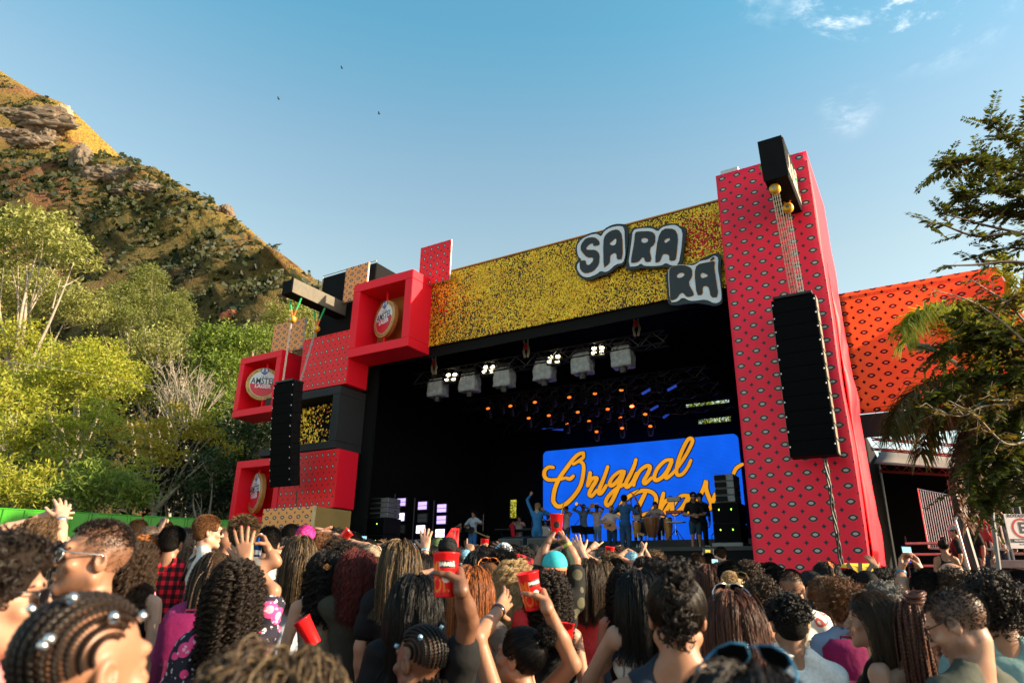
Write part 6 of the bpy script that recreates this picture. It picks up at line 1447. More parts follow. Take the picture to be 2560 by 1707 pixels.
    # head
    F.ell(hp(HC), (.0765, .0965, .0845), .03, R_); F.ell(hp((0, .034, -.032)), (.060, .062, .083), .03, R_)
    F.cone(hp((-.05, .0, -.058)), hp((-.012, .075, -.098)), .026, .020, .02); F.cone(hp((.05, .0, -.058)), hp((.012, .075, -.098)), .026, .020, .02); F.ell(hp((0, .084, -.1)), (.022, .018, .018), .015, R_)
    for s in (1, -1): F.ell(hp((s * .079, -.012, -.004)), (.011, .021, .034), .008, R_)
    if L < 2:
        F.cone(hp((0, .090, .020)), hp((0, .116, -.020)), .0095, .0135, .010)
        F.cone(hp((-.036, .083, .034)), hp((.036, .083, .034)), .013, .013, .014)
        if L == 0:
            for s in (1, -1):
                F.ell(hp((s * .032, .103, .010)), (.019, .014, .013), .010, R_, sub=True); F.ell(hp((s * .031, .0825, .010)), (.0132, .0125, .0125), .002, R_); F.ell(hp((s * .0135, .104, -.025)), (.0095, .011, .008), .006, R_)
                F.ell(hp((s * .048, .068, -.022)), (.02, .018, .016), .02, R_)
                F.ell(hp((s * .086, -.008, .004)), (.006, .010, .016), .005, R_, sub=True); F.ell(hp((s * .082, .003, -.006)), (.006, .005, .008), .004, R_)
            F.cone(hp((-.017, .0945, -.052)), hp((.017, .0945, -.052)), .0075, .0075, .005); F.cone(hp((-.015, .0935, -.0655)), hp((.015, .0935, -.0655)), .0085, .0085, .005)
            op = .004 if face == 'open' else .0022
            F.cone(hp((-.021, .101, -.0585)), hp((.021, .101, -.0585)), op, op, .003, sub=True)
    V, Q = F.nets(); Vs, Qs = [V], [Q]; n0 = len(V); tips = []
    for s, sh, el, wr, pose, Mh in arms:
        hv, hq, tp = hand(pose, L == 0); Ma = np.array(Mh); hv = hv @ Ma[:3, :3].T + Ma[:3, 3]
        Vs.append(hv); Qs.append((hq if s > 0 else hq[:, ::-1]) + n0); n0 += len(hv); tips.append([(Mh @ p, (Mh.to_3x3() @ d).normalized()) for p, d in tp])
    me = np_mesh('person', np.concatenate(Vs), np.concatenate(Qs)); me.materials.append(skin_mat(skin))
    bk = [e_[1] for e_ in extras if e_[0] == 'beard']; sh_ = hair[0] in ('fade', 'crop', 'shaved', 'cornrows') if hair else False
    if bk or sh_:
        q_ = (np.concatenate(Vs) - np.array(hc)) @ R_; X_, Y_, Z_ = q_.T; w_ = np.zeros(len(q_))
        sm = lambda v, a, b: np.clip((v - a) / (b - a), 0, 1)
        if bk:
            jaw = sm(-Z_, .032 + .25 * np.maximum(0, Y_ - .06), .062) * sm(Y_, -.022, .01) * sm(-Z_, .2, .13) * (1 - sm(Y_, .085, .095) * sm(.027 - np.abs(X_), 0, .008) * sm(Z_, -.078, -.072))
            mu = sm(.034 - np.abs(X_), 0, .008) * sm(Z_, -.0505, -.0455) * sm(-Z_, .032, .038) * sm(Y_, .075, .09); w_ = np.maximum(jaw * (.55 if bk[0] == 'stubble' else .85), mu * .95); w_[np.abs(X_) > .1] = 0
        if sh_ and hair[0] != 'cornrows':
            on = on_scalp(q_, -.075) & (Z_ > -.08) & (np.abs(X_) < .1) & (np.abs(Y_) < .13); w_ = np.maximum(w_, on * ((.25 + .5 * sm(Z_, -.03, .05)) * (.6 if hair[0] == 'shaved' else 1) if hair[0] != 'crop' else .5 + .5 * sm(Z_, -.05, .03)))
        ab = me.attributes.new('stubble', 'FLOAT', 'POINT'); ab.data.foreach_set('value', w_.astype(np.float32))
    if L == 0:
        lipm = LIPS.setdefault(skin, mat('lip_' + skin, tuple(c * f for c, f in zip(SKIN[skin], (.85, .5, .55))), .4)); me.materials.append(lipm)
        n = len(me.polygons); c = np.zeros(n * 3); me.polygons.foreach_get('center', c); c = (c.reshape(-1, 3) - np.array(hc)) @ R_
        m_ = (np.abs(c[:, 0]) < .0235 - .35 * np.abs(c[:, 2] + .0585) * 1.0) & (c[:, 2] > -.0735) & (c[:, 2] < -.0455) & (c[:, 1] > .088); me.polygons.foreach_set('material_index', m_.astype(np.int32))
    o = bpy.data.objects.new(name, me); COL.objects.link(o); o.matrix_world = Mw; tag(o, label, 'person', group)
    def child(nm, me, m):
        if me is not None and m is not None and not len(me.materials): me.materials.append(m)
        c = bpy.data.objects.new(nm, me); COL.objects.link(c); c.parent = o; return c
    # clothes
    tk, tc = top[0], top[1]; e = .014 if tk in ('tank', 'crop', 'strap') else .021
    G = Field(axis(x0, x1, bs * 1.25, 0, 0, 1), axis(-.24, max(.24, y1), bs * 1.25, 0, 0, 1), axis(Z(.9), max(Z(.02), zt if tk == 'long' else Z(-.25)), bs * 1.25, 0, 0, 1))
    trunk(G, e, low=tk != 'crop')
    if tk in ('tee', 'long', 'vest'):
        q = dict(tee=.66, long=2, vest=.12)[tk]
        for s, sh, el, wr, pose, Mh in arms:
            if q > 1: G.cone(sh, el, .062, .052, .03); G.cone(el, el.lerp(wr, .93), .053, .040, .02)
            else: G.cone(sh, sh.lerp(el, q), .066, .070, .03)
    x, y, z = np.meshgrid(*G.a, indexing='ij', sparse=True); ph = px * .37
    G.D = G.D + (.0045 * np.sin(34 * z + 16 * x + ph) * np.sin(22 * x - 9 * z + 13 * y + ph) + .003 * np.sin(61 * z - 40 * y + ph)).astype(np.float32)
    if tk in ('tank', 'strap', 'crop'):
        for s in (1, -1): G.ell((s * .215 * w, 0, Z(.25)), (.085 if tk == 'tank' else .10, .16, .11 if tk == 'tank' else .13), .015, sub=True)
        G.ell((0, .05, Z(.16)), (.085, .12, .12), .02, sub=True); G.ell((0, -.09, Z(.15)), (.085, .10, .07 if tk == 'tank' else .12), .02, sub=True)
    else: G.cone((0, -.012, Z(.135)), (0, -.01, Z(.03)), .060, .075, .012, sub=True)
    hem = dict(crop=.52).get(tk, .84); G.cut(lambda x, y, z: Z(hem) - z + 0 * x + 0 * y)
    gm = tc if not isinstance(tc, tuple) else garment(tc, top[2] if len(top) > 2 else 'plain')
    tp_ = child({'tee': 't_shirt', 'long': 'long_sleeve_top', 'tank': 'tank_top', 'crop': 'crop_top', 'strap': 'strap_top', 'vest': 'sleeveless_top'}[tk], np_mesh('shirt', *G.nets()), gm)
    pb = .03 if L else .022
    Pn = Field(axis(-.25, .25, pb, 0, 0, 1), axis(-.25 if not legs else -.3, .25 if not legs else .6, pb, 0, 0, 1), axis(-.0, Z(.55), .04, 0, 0, 1))
    Pn.ell((0, -.012, Z(.72)), (.166, .126, .14), .03)
    for a, b, c in lg:
        Pn.cone(a, b, .096, .072, .03)
        if not shorts: Pn.cone(b, c, .072, .058, .03)
    zc = (.07 if not shorts else kz + .02)
    Pn.cut(lambda x, y, z: np.maximum(zc - z, z - Z(.63)) + 0 * x + 0 * y)
    child('trousers' if not shorts else 'shorts', np_mesh('trousers', *Pn.nets()), garment(pants, pantskind))
    Mhead = Matrix.Translation(hc) @ Rh.to_4x4()
    if hair and hair[0] not in ('bald', 'none'):
      if hair[0] == 'shaved': ck, hcv = None, None
      else: hcv, ck = hairset(hair[0])
      if True:
        if len(hair) > 2 and hair[2]: ck = hair[2]
      if hair[0] != 'shaved' and ck:
        cm = cap(ck); c = child('scalp_hair', cm if len(cm.materials) else cm, cap_mat(hair[1])); c.material_slots[0].link = 'OBJECT'; c.material_slots[0].material = cap_mat(hair[1]); c.matrix_local = Mhead
      if hcv is not None:
            if not len(hcv.materials): hcv.materials.append(hair_mat(hair[1]))
            c = child('hair', hcv, None); c.material_slots[0].link = 'OBJECT'; c.material_slots[0].material = hair_mat(hair[1]); c.matrix_local = Mhead
    def hchild(nm, mb, m, smooth=True):
        c = mb.build(nm, m, o, smooth, off=(0, 0, 0)); c.matrix_local = Mhead; return c
    if L == 0 and face:
        for s in (1, -1):
            hchild('eye', MB().ell((s * .031, .0838, .0095), (.0122, .0125, .0050), 12, 8), EYEW); hchild('iris', MB().ell((s * .031, .0945, .0095), (.0048, .0026, .0046), 10, 6), IRIS)
            hchild('eyebrow', MB().tube([(s * .014, .097, .031), (s * .032, .0955, .0365), (s * .052, .078, .030)], [.003, .0042, .002], 6), cap_mat(hair[1] if hair else 'black'))
    for x_ in extras:
        k = x_[0]
        if k == 'beard' and x_[1] == 'full': c = child('beard', fuzz(x_[1])[0], None); (c.data.materials.append(hair_mat('dark')) if not len(c.data.materials) else 0); c.matrix_local = Mhead
        elif k in ('sunglasses', 'glasses', 'headglasses'):
            up = Matrix.Translation((0, -.03, .085)) @ Matrix.Rotation(radians(38), 4, 'X') if k == 'headglasses' else Matrix.Identity(4)
            fr = x_[1] if len(x_) > 1 else DKPL; ln_ = x_[2] if len(x_) > 2 else LENS
            g_ = MB(); lz = MB()
            for s in (1, -1):
                pr = [(s * .010, .108, .024), (s * .034, .106, .027), (s * .058, .096, .022), (s * .060, .095, .004), (s * .046, .102, -.014), (s * .022, .107, -.014), (s * .010, .109, .0)]
                pr = [up @ Vector(p) for p in pr]; g_.tube(pr + pr[:1], .0022, 5); lz.add(pr, [tuple(range(7))]); lz.add([p - Vector((0, .002, 0)) for p in pr], [tuple(range(7))[::-1]])
                tm = [up @ Vector(p) for p in [(s * .060, .095, .020), (s * .078, .06, .018), (s * .083, -.01, .018), (s * .082, -.028, .002)]]; g_.tube(tm, .0024, 5)
            g_.tube([up @ Vector(p) for p in [(-.011, .109, .014), (0, .112, .018), (.011, .109, .014)]], .002, 5)
            q = hchild('sunglasses' if k != 'glasses' else 'glasses', g_, fr); c = lz.build('lens', ln_, q, off=(0, 0, 0)) if k != 'glasses' else None
        elif k in ('cap', 'capback', 'bandana', 'beanie'):
            f = Field(axis(-.12, .12, .007, 0, 0, 1), axis(-.14, .13, .007, 0, 0, 1), axis(-.02, .17, .007, 0, 0, 1)); f.ell(HC + np.array((0, 0, .006)), HR + .014, .01)
            lo_ = .03 if k != 'bandana' else .012; f.cut(lambda x, y, z: lo_ - z + 0 * x + (y * .15 if k == 'bandana' else 0 * y)); c = child('cap' if 'cap' in k else k, np_mesh('cap', *f.nets()), x_[1]); c.matrix_local = Mhead
            if 'cap' in k:
                sg = 1 if k == 'cap' else -1; b = MB(); vs = []
                for t_ in (0, .006):
                    for i in range(13):
                        a = pi * (i / 12) * .8 + pi * .1; vs += [(.085 * cos(a), sg * (.088 * sin(a) + .005), .034 + t_), (.088 * cos(a), sg * (.088 * sin(a) + .005 + .075 * sin(a) ** .6), .026 - .006 * abs(cos(a)) + t_)]
                fs = []
                for i in range(12):
                    fs += [(2 * i, 2 * i + 2, 2 * i + 3, 2 * i + 1), (26 + 2 * i + 1, 26 + 2 * i + 3, 26 + 2 * i + 2, 26 + 2 * i), (2 * i + 1, 2 * i + 3, 26 + 2 * i + 3, 26 + 2 * i + 1)]
                b.add(vs, fs); q = b.build('brim', x_[2] if len(x_) > 2 else x_[1], c, off=(0, 0, 0))
            if k == 'bandana': hchild('knot', MB().ell((0, -.125, .01), (.022, .02, .02)).tube([(0, -.125, .01), (.015, -.14, -.04), (.02, -.14, -.1)], [.016, .024, .03], 6).tube([(0, -.125, .01), (-.02, -.14, -.03), (-.03, -.135, -.08)], [.016, .022, .026], 6), x_[1])
        elif k == 'hoop': hchild('earring', MB().tube([(.083 * x_[1], -.008 + .019 * cos(a), -.058 + .019 * sin(a)) for a in [i * pi / 8 for i in range(17)]], .0025, 5), SILV)
        elif k == 'stud': hchild('earring', MB().ell((.092 * x_[1], -.004, -.036), (.004, .004, .004)), SILV)
        elif k == 'chain': c = MB().tube([(.075 * cos(a), .0 + .085 * sin(a) - .012, Z(.145) - .035 * (sin(a) + 1) * .5) for a in [i * pi / 24 for i in range(49)]], .006, 6).build('necklace', x_[1] if len(x_) > 1 else SILV, o, True, off=(0, 0, 0))
        elif k == 'nails':
            m = MB()
            for i, T in enumerate(tips):
                if x_[2] in (i, 2):
                    for p, d in T: m.ell((0, 0, 0), (.0075, .0115, .0055), 8, 6, Matrix.Translation(p + d * .004) @ d.to_track_quat('Y', 'Z').to_matrix().to_4x4())
            m.build('painted_nails', x_[1], o, True, off=(0, 0, 0))
        elif k == 'wrist':
            i = x_[1]; a = arms[i]; d = (a[3] - a[2]).normalized(); p = a[2].lerp(a[3], x_[3] if len(x_) > 3 else .9)
            MB().lathe([(.031, -.012), (.034, -.008), (.034, .008), (.031, .012)], 14, Matrix.Translation(p) @ d.to_track_quat('Z', 'Y').to_matrix().to_4x4()).build('wristband' if len(x_) < 5 else x_[4], x_[2], o, True, off=(0, 0, 0))
        elif k == 'strap':
            pts_ = [(x_[2] * .13, .125, Z(.34)), (x_[2] * .10, .07, Z(.165)), (x_[2] * .09, -.03, Z(.15)), (x_[2] * .06, -.12, Z(.24)), (0, -.142, Z(.38)), (-x_[2] * .09, -.138, Z(.54)), (-x_[2] * .15, -.09, Z(.66))]
            m = MB(); C = [Vector(p) for p in pts_]; vs = []
            for i, p in enumerate(C):
                t_ = (C[min(i + 1, 6)] - C[max(i - 1, 0)]).normalized(); nrm = Vector((p.x * .4, p.y, 0 if i > 2 else .1)).normalized(); sd = t_.cross(nrm).normalized() * .019
                vs += [p - sd + nrm * .012, p + sd + nrm * .012, p + sd + nrm * .005, p - sd + nrm * .005]
            fs = []
            for i in range(6):
                for j in range(4): fs.append((4 * i + j, 4 * i + (j + 1) % 4, 4 * i + 4 + (j + 1) % 4, 4 * i + 4 + j))
            m.add(vs, fs).build('bag_strap', x_[1], o, True, off=(0, 0, 0))
        elif k == 'clip': hchild('hair_clip', MB().bbox((-.035, -.135, .02), (.035, -.115, .05), .008).tube([(-.03, -.135, .03), (0, -.15, .05), (.03, -.135, .03)], .006).tube([(-.03, -.135, .035), (0, -.15, .015), (.03, -.135, .035)], .006), x_[1], False)
        elif k == 'beads':
            rr = random.Random(3)
            for q in range(x_[2]):
                a, b = rr.uniform(-2.2, 2.2) + pi / 2 + (pi if x_[3] else 0), rr.uniform(.1, 1.1); p = HC + (HR + .014) * np.array((cos(a) * cos(b), sin(a) * cos(b), sin(b)))
                hchild('hair_cuff', MB().lathe([(.0062, -.006), (.0085, -.006), (.0085, .006), (.0062, .006), (.0062, -.006)], 10, Matrix.Translation(p) @ Vector(p).to_track_quat('X', 'Z').to_matrix().to_4x4()), x_[1])
        elif k == 'text':
            # flat print on the back of the shirt, laid on its cloth
            for (txt, size, dx, dz, m, rot) in x_[1]:
                tm = text_mesh(txt, size, 0, .001, None, 1.0)
                n_ = len(tm.vertices); q = np.zeros(n_ * 3); tm.vertices.foreach_get('co', q); q = q.reshape(-1, 3); ca, sa = cos(rot), sin(rot); q = q @ np.array(((ca, sa, 0), (-sa, ca, 0), (0, 0, 1)))
                bm = bmesh.new(); bm.from_mesh(tp_.data); from mathutils.bvhtree import BVHTree
                bv = BVHTree.FromBMesh(bm); out = []
                for a in q:
                    h = bv.ray_cast(Vector((a[0] + dx, -.6, Z(dz) + a[1])), Vector((0, 1, 0))); y_ = h[0].y if h[0] else -.13; out.append((a[0] + dx, y_ - .003, Z(dz) + a[1]))
                bm.free(); tm.vertices.foreach_set('co', np.array(out).ravel()); tm.update(); link('lettering', tm, m, o)
    PEOPLE.append((label, o, hz, S)); return dict(o=o, M=Mw, hands={a[0]: Mw @ a[5] for a in arms}, arms=arms, Z=Z)

cupred = principled('red_cup_plastic', (.82, .012, .014), .3, spec=.5); _t = NT(cupred); _t.base((.82, .012, .014)); cupred.node_tree.nodes['Principled BSDF'].inputs['Subsurface Weight'].default_value = .0
cuporange = mat('cup_orange_print', (.85, .16, .02), .35, vary=.03); cupblack = mat('cup_black_print', (.01, .01, .012), .4); cupwhite = mat('cup_white_print', (.75, .74, .7), .4)
CUPS = {}
def mark_mesh(t_, s):
    mb = MB()
    if t_ == '#':
        vs = [(-s + 2 * s * i / 12, (-.42 + .84 * j) * s, 0) for j in (0, 1) for i in range(13)]; mb.add(vs, [(i, i + 1, i + 14, i + 13) for i in range(12)])
    else:
        rs = [.001, .35, .7, 1.0]; n = 20; f = lambda a: 1 if t_ == '@' else (.42 + .58 * abs(cos(2 * a)) ** 3)
        vs = [(s * r * f(2 * pi * k / n) * cos(2 * pi * k / n), s * r * f(2 * pi * k / n) * sin(2 * pi * k / n), 0) for r in rs for k in range(n)]; mb.add(vs, [(r * n + k, (r + 1) * n + k, (r + 1) * n + (k + 1) % n, r * n + (k + 1) % n) for r in range(3) for k in range(n)])
    return mb.mesh('mark')
def cup(label, M, H=.155, R=.048, print_=None, group='red cups in the crowd', turn=0):
    o = bpy.data.objects.new('red_cup', None); COL.objects.link(o); o.empty_display_size = .05; o.matrix_world = M; tag(o, label, 'cup', group)
    key = (H, R)
    if key not in CUPS:
        r0 = R * .76; CUPS[key] = MB().lathe([(.001, -H / 2), (r0, -H / 2), (r0 + .001, -H / 2 + .004), (R, H / 2 - .004), (R + .003, H / 2 - .002), (R + .003, H / 2 + .001), (R - .001, H / 2), (r0 - .001, -H / 2 + .005), (.001, -H / 2 + .005)], 32).mesh('cup_body', True)
    b = link('cup_body', CUPS[key], None, o)
    if not len(CUPS[key].materials): CUPS[key].materials.append(cupred)
    for (txt, size, ang, z, m, sx) in (print_ or ()):
        tm = text_mesh(txt, size, 0, .0012, None, sx) if txt not in ('#', '*', '@') else mark_mesh(txt, size)
        n = len(tm.vertices); q = np.zeros(n * 3); tm.vertices.foreach_get('co', q); q = q.reshape(-1, 3); zz = q[:, 1] + z; rr = R * (.76 + .24 * (zz / H + .5)) + (.0010 if m is cupblack else .0018); a = radians(ang + turn) + q[:, 0] / rr
        tm.vertices.foreach_set('co', np.stack([rr * np.cos(a), rr * np.sin(a), zz], 1).ravel()); tm.update(); link('cup_print', tm, m, b)
    return o
def frame_from(up, toward):
    "a matrix with z along up and x towards the viewer side"
    z = Vector(up).normalized(); x = Vector(toward); x = (x - z * x.dot(z)).normalized(); return Matrix((x, z.cross(x), z)).transposed().to_4x4()
PHS = {}
def phone(label, c, up, back, screen=None, group='phones held up'):
    "back: direction the screen looks"
    z = Vector(up).normalized(); y = -Vector(back); y = (y - z * y.dot(z)).normalized(); M = Matrix((y.cross(z), y, z)).transposed().to_4x4(); M.translation = c
    o = bpy.data.objects.new('phone', None); COL.objects.link(o); o.matrix_world = M; tag(o, label, 'phone', group)
    MB().bbox((-.037, 0, -.076), (.037, .009, .076), .003).build('phone_body', DKPL, o, off=(0, 0, 0))
    if screen: 
        s = MB()
        for (z0, z1, mi) in screen: s.box((-.033, -.0015, z0), (.033, -.0005, z1), mi)
        s.build('phone_screen', PHSCR, o, off=(0, 0, 0))
    return o
PHSCR = [principled('screen_sky', (.2, .5, .7), .3, emit=(.10, .35, .5), estr=.5), principled('screen_gold', (.6, .4, .05), .3, emit=(.5, .32, .03), estr=.45), principled('screen_dark', (.01, .01, .01), .3), principled('screen_violet', (.1, .1, .6), .3, emit=(.06, .05, .5), estr=.5), principled('screen_red', (.6, .05, .05), .3, emit=(.5, .03, .03), estr=.4)]
SCREEN = [(.03, .068, 0), (.012, .0298, 1), (-.02, .0118, 2), (-.045, -.0202, 3), (-.068, -.0452, 2)]
# ------------------------------------------------------------------ the crowd: one person per line, nearest first
BLK = (.005, .005, .006); WHT = (.66, .65, .63); GRY = (.06, .06, .062)
T = lambda c, k='tee', *a: (k, c, *a)
def up(x, y, d=.1, pose='open', palm=(0, 1, 0), **k): return dict(hand=(x, y, d), pose=pose, palm=palm, **k)
SUNG = ('sunglasses',)
silver_cuff = SILV; redn = mat('nail_red', (.75, .04, .07), .25); bluen = mat('nail_blue', (.08, .28, .75), .25); pinkn = mat('nail_pink', (.8, .08, .3), .25)
turq = cloth('cap_turquoise', (.03, .38, .42), .7, .2); orangec = cloth('cap_orange', (.85, .20, .09), .7, .2); greenc = cloth('cap_green', (.10, .16, .07), .8, .2); whitec = cloth('cap_white', (.6, .66, .75), .8, .2); blackc = cloth('cap_black', (.012, .013, .015), .8, .2); lbluec = cloth('cap_lightblue', (.25, .55, .75), .8, .2); pinkb = cloth('bandana_pink', (.85, .03, .25), .45, .6, 20); orangeb = garment((.75, .22, .07), 'leaf'); beigec = cloth('cap_beige', (.3, .24, .17), .8, .2); redplaid = garment((.5, .02, .03), 'plaid')
# --- within arm's reach
person('dark curly-haired man with sunglasses at the left edge, very close, facing right', -22, 1476, 1.38, ('curly', 'dark'), T((.55, .20, .20)), 'light', yaw=-100, face='c', extras=[SUNG], lod=0)
person('man with shaved sides in left profile, slim sunglasses, silver chain, black jacket', 234, 1398, 2.0, ('fade', 'dark'), T(BLK, 'long'), 'tan', yaw=97, hr=(0, 3, -3), face='open', extras=[('beard', 'stubble'), ('sunglasses', SILV), ('chain',), ('stud', 1)], lod=0)
person('head of dark cornrow braids with silver cuffs, blurred at the lower left corner', 205, 1682, 1.08, ('cornrows', 'dark'), T(BLK), 'tan', sex='f', yaw=-55, extras=[('beads', SILV, 9, 1)], lod=0)
person('blurred head of brown wavy hair with light strands at the bottom edge', 655, 1880, 1.0, ('wavyfull', 'soft'), T(GRY), 'light', sex='f', yaw=5, lod=0)
p = person('dark head at the bottom edge with blue sunglasses pushed up on it', 1885, 1922, 1.0, ('straight', 'dark'), T(BLK), 'tan', sex='f', yaw=-20, extras=[('headglasses', mat('blue_frame', (.02, .12, .22), .2))], lod=0)
p25 = person('woman with cornrows and silver cuffs raising a big red cup', 1052, 1655, 2.3, ('cornrows', 'black'), T(BLK), 'brown', sex='f', yaw=40, armR=dict(hand=(1149, 1448, -.09), elbow=(1172, 1552, -.06), f=(-.15, .9, .4), palm=(-.98, -.12, .05), w=True, pose='grip'), extras=[('beads', mat('cuff_blue', (.35, .55, .7), .3, .5), 6, 0), ('nails', bluen, 0)], lod=0)
p39 = person('woman with slick bun and hoop earring raising a printed red cup', 1300, 1628, 2.75, ('bun', 'black'), T((.55, .3, .25), 'strap'), 'tan', sex='f', yaw=58, hr=(0, 8, 0), armR=dict(hand=(1358, 1496, -.05), elbow=(1432, 1660, -.02), f=(-.15, .9, .4), palm=(-.98, -.12, .05), w=True, pose='grip'), armL=dict(hand=(1262, 1505, .15), pose='open', palm=(.6, .6, .2)), extras=[('hoop', 1), ('nails', pinkn, 2), ('wrist', 1, DKPL, .95)], lod=0)
person('big dark curly head with a raised crest braid, seen from behind, navy tank top', 1692, 1518, 1.95, ('mohawkbraid', 'dark'), T((.012, .02, .035), 'tank'), 'tan', yaw=4, lod=0)
person('woman with straight dark hair and shiny sunglasses on her head', 1834, 1562, 2.7, ('straight', 'auburn'), T(BLK), 'light', sex='f', yaw=12, extras=[('headglasses', SILV)], lod=0)
person('young man with thick black hair, ear stud and white t-shirt', 1973, 1552, 3.1, ('curlytop', 'black', 'short'), T(WHT), 'olive', yaw=14, extras=[('stud', -1)], lod=0)
person('woman in left profile with long loose brown hair and black tank top', 2178, 1553, 3.1, ('longback', 'brown'), T(BLK, 'tank'), 'light', yaw=88, hr=(4, 0, 0), sex='f', face='c', lod=0)
person('woman with auburn box braids gathered in a high knot', 2286, 1556, 3.0, ('braidsup', 'auburn'), T((.16, .08, .05), 'strap'), 'olive', sex='f', yaw=35, lod=0)
person('man with cropped hair and glasses bowing his head, dark green t-shirt', 2398, 1562, 2.2, ('crop', 'dark'), T((.045, .05, .038)), 'light', yaw=62, hr=(8, -26, 0), face='c', extras=[('glasses',), ('beard', 'stubble')], lod=0)
person('man with a thick mop of dark curls and teal t-shirt at the right edge', 2486, 1508, 2.6, ('bowl', 'dark'), T((.16, .26, .25)), 'tan', yaw=15, lod=0)
person('woman with long dark curls and pink floral top, red-nailed hand raised', 588, 1478, 2.9, ('curlylong', 'dark'), ('tee', (.1, .02, .05), 'floral'), 'tan', sex='f', yaw=-5, armR=dict(hand=(612, 1370, .12), elbow=(682, 1478, .05), f=(-.25, .1, 1), palm=(-.1, 1, 0), w=True, pose='open'), extras=[('nails', redn, 0)], lod=0)
person('woman with straight black hair and loose black top before the big red cup', 1036, 1512, 3.0, ('straight', 'black'), T(BLK), 'tan', sex='f', yaw=0, lod=0)
person('dark-haired person in black between the two close men at the left', 158, 1440, 2.7, ('straight', 'black'), T(BLK), 'tan', sex='f', yaw=15)
# --- two to five metres away
person('woman with thin brown box braids, seen from behind, carrying a magenta backpack', 535, 1437, 3.55, ('braids', 'brown'), T((.22, .02, .10)), 'brown', sex='f', yaw=8)
person('tall man in white t-shirt with black strap and sunglasses, looking right', 520, 1331, 5.0, ('short', 'gingerbrown'), T((.62, .58, .53)), 'fair', yaw=-78, extras=[SUNG, ('strap', DKPL, 1)], lod=0)
person('man with short black hair in red and black plaid shirt', 431, 1358, 5.0, ('short', 'black'), ('long', (.5, .02, .03), 'plaid'), 'tan', yaw=-32, extras=[('beard', 'beard')])
person('person with bright ginger ringlets left of the plaid shirt', 362, 1384, 5.0, ('curlylong', 'ginger'), T(BLK, 'tank'), 'fair', sex='f', yaw=-15)
person('woman with light brown waves, bead strap and tattooed shoulder', 338, 1408, 3.7, ('wavy', 'brown'), T(BLK, 'tank'), 'fair', sex='f', yaw=-25, extras=[('strap', garment((.6, .4, .05), 'floral'), 1)])
person('straight black-haired woman right behind the plaid shirt', 402, 1374, 5.7, ('straight', 'black'), T(BLK), 'tan', sex='f')
person('black-haired woman between the plaid shirt and the tall man', 462, 1356, 6.3, ('bob', 'black'), T(BLK), 'tan', sex='f')
person('grey-cropped man punching a fist into the air before the green fence', 377, 1346, 6.6, ('crop', 'grey'), T(GRY), 'light', armR=up(408, 1300, .1, 'fist', elbow=(392, 1350, 0)))
person('short brown-haired man with big ears in front of the green fence', 346, 1329, 7.6, ('short', 'brown'), T((.2, .2, .22)), 'fair', armR=up(366, 1330, .2, 'open'))
p26 = person('small far man lifting a red cup right of the raised fist', 413, 1329, 8.6, ('short', 'brown'), T(GRY), 'light', armR=up(422, 1340, .2, 'grip'))
person('woman with light hair and headband raising both open hands at the left', 98, 1350, 3.6, ('wavy', 'light'), T((.3, .25, .2), 'tank'), 'fair', sex='f', yaw=-20, hr=(0, 12, 0), armL=dict(hand=(128, 1288, .15), pose='open', palm=(.5, .8, 0)), armR=dict(hand=(156, 1275, .1), elbow=(150, 1336, 0), pose='open', palm=(-.5, .8, 0)), extras=[('wrist', 0, SILV, .9), ('wrist', 1, blackc, .9)])
person('reddish raised fist with a beige cap under it at the far left', 62, 1360, 6.2, ('short', 'brown'), T(GRY), 'tan', armR=up(80, 1303, .1, 'fist'), extras=[('cap', beigec)])
person('shaven-headed man right of the tall man in white', 568, 1361, 5.6, ('shaved', 'dark'), T((.1, .2, .4)), 'tan', yaw=-30)
p15 = person('man with tousled highlighted dark hair holding up a blue can', 607, 1338, 4.3, ('messy', 'streak'), T((.10, .10, .10), 'tank'), 'tan', yaw=-8, armR=dict(hand=(662, 1352, .08), elbow=(690, 1404, .05), f=(-.4, .6, .6), palm=(-.9, .1, .1), pose='grip'), extras=[('nails', redn, 0)])
person('short-haired man clapping, white t-shirt printed FOR THEM in red', 671, 1360, 5.0, ('short', 'black'), T((.55, .58, .62)), 'light', yaw=-10, armR=up(691, 1374, .25, 'flat', (-1, 0, 0)), armL=up(684, 1376, .25, 'flat', (1, 0, 0)), extras=[('text', [('FOR THEM', .075, .02, .34, cuporange if False else mat('print_red', (.55, .02, .03), .6), -.06)])])
person('woman in white-framed sunglasses behind the FOR THEM shirt', 702, 1382, 5.9, ('wavy', 'black'), T(BLK), 'brown', sex='f', yaw=-60, extras=[('sunglasses', mat('white_frame', (.65, .65, .65), .3))])
person('curly brown head with red cup before the orange box', 708, 1350, 7.4, ('curly', 'brown'), T(GRY), 'tan', armL=up(690, 1345, .1, 'open'))
person('woman with very long highlighted brown hair and white top', 748, 1387, 4.7, ('longback', 'streak'), T((.55, .57, .66), 'strap'), 'tan', sex='f', yaw=5)
person('person in a shiny pink bandana', 764, 1350, 6.1, ('short', 'dark'), T(GRY), 'tan', extras=[('bandana', pinkb)])
person('dark short-haired man just left of the pink bandana', 729, 1342, 7.2, ('short', 'black'), T(BLK), 'tan', yaw=-40)
person('woman with auburn-brown bun clapping high, right of the pink bandana', 799, 1366, 6.2, ('wavy', 'gingerbrown'), T(BLK), 'light', sex='f', armR=up(811, 1326, .2, 'flat', (-1, .2, 0)), armL=up(803, 1330, .2, 'flat', (1, .2, 0)))
person('person with rounded black hair before the tan box side', 840, 1354, 6.5, ('curly', 'black'), T(BLK), 'brown', sex='f')
p36 = person('curly brown-haired person holding up a crushed red cup', 844, 1380, 5.6, ('curly', 'brown'), T((.4, .2, .1)), 'light', armR=up(866, 1350, .1, 'grip', (-1, .3, 0)))
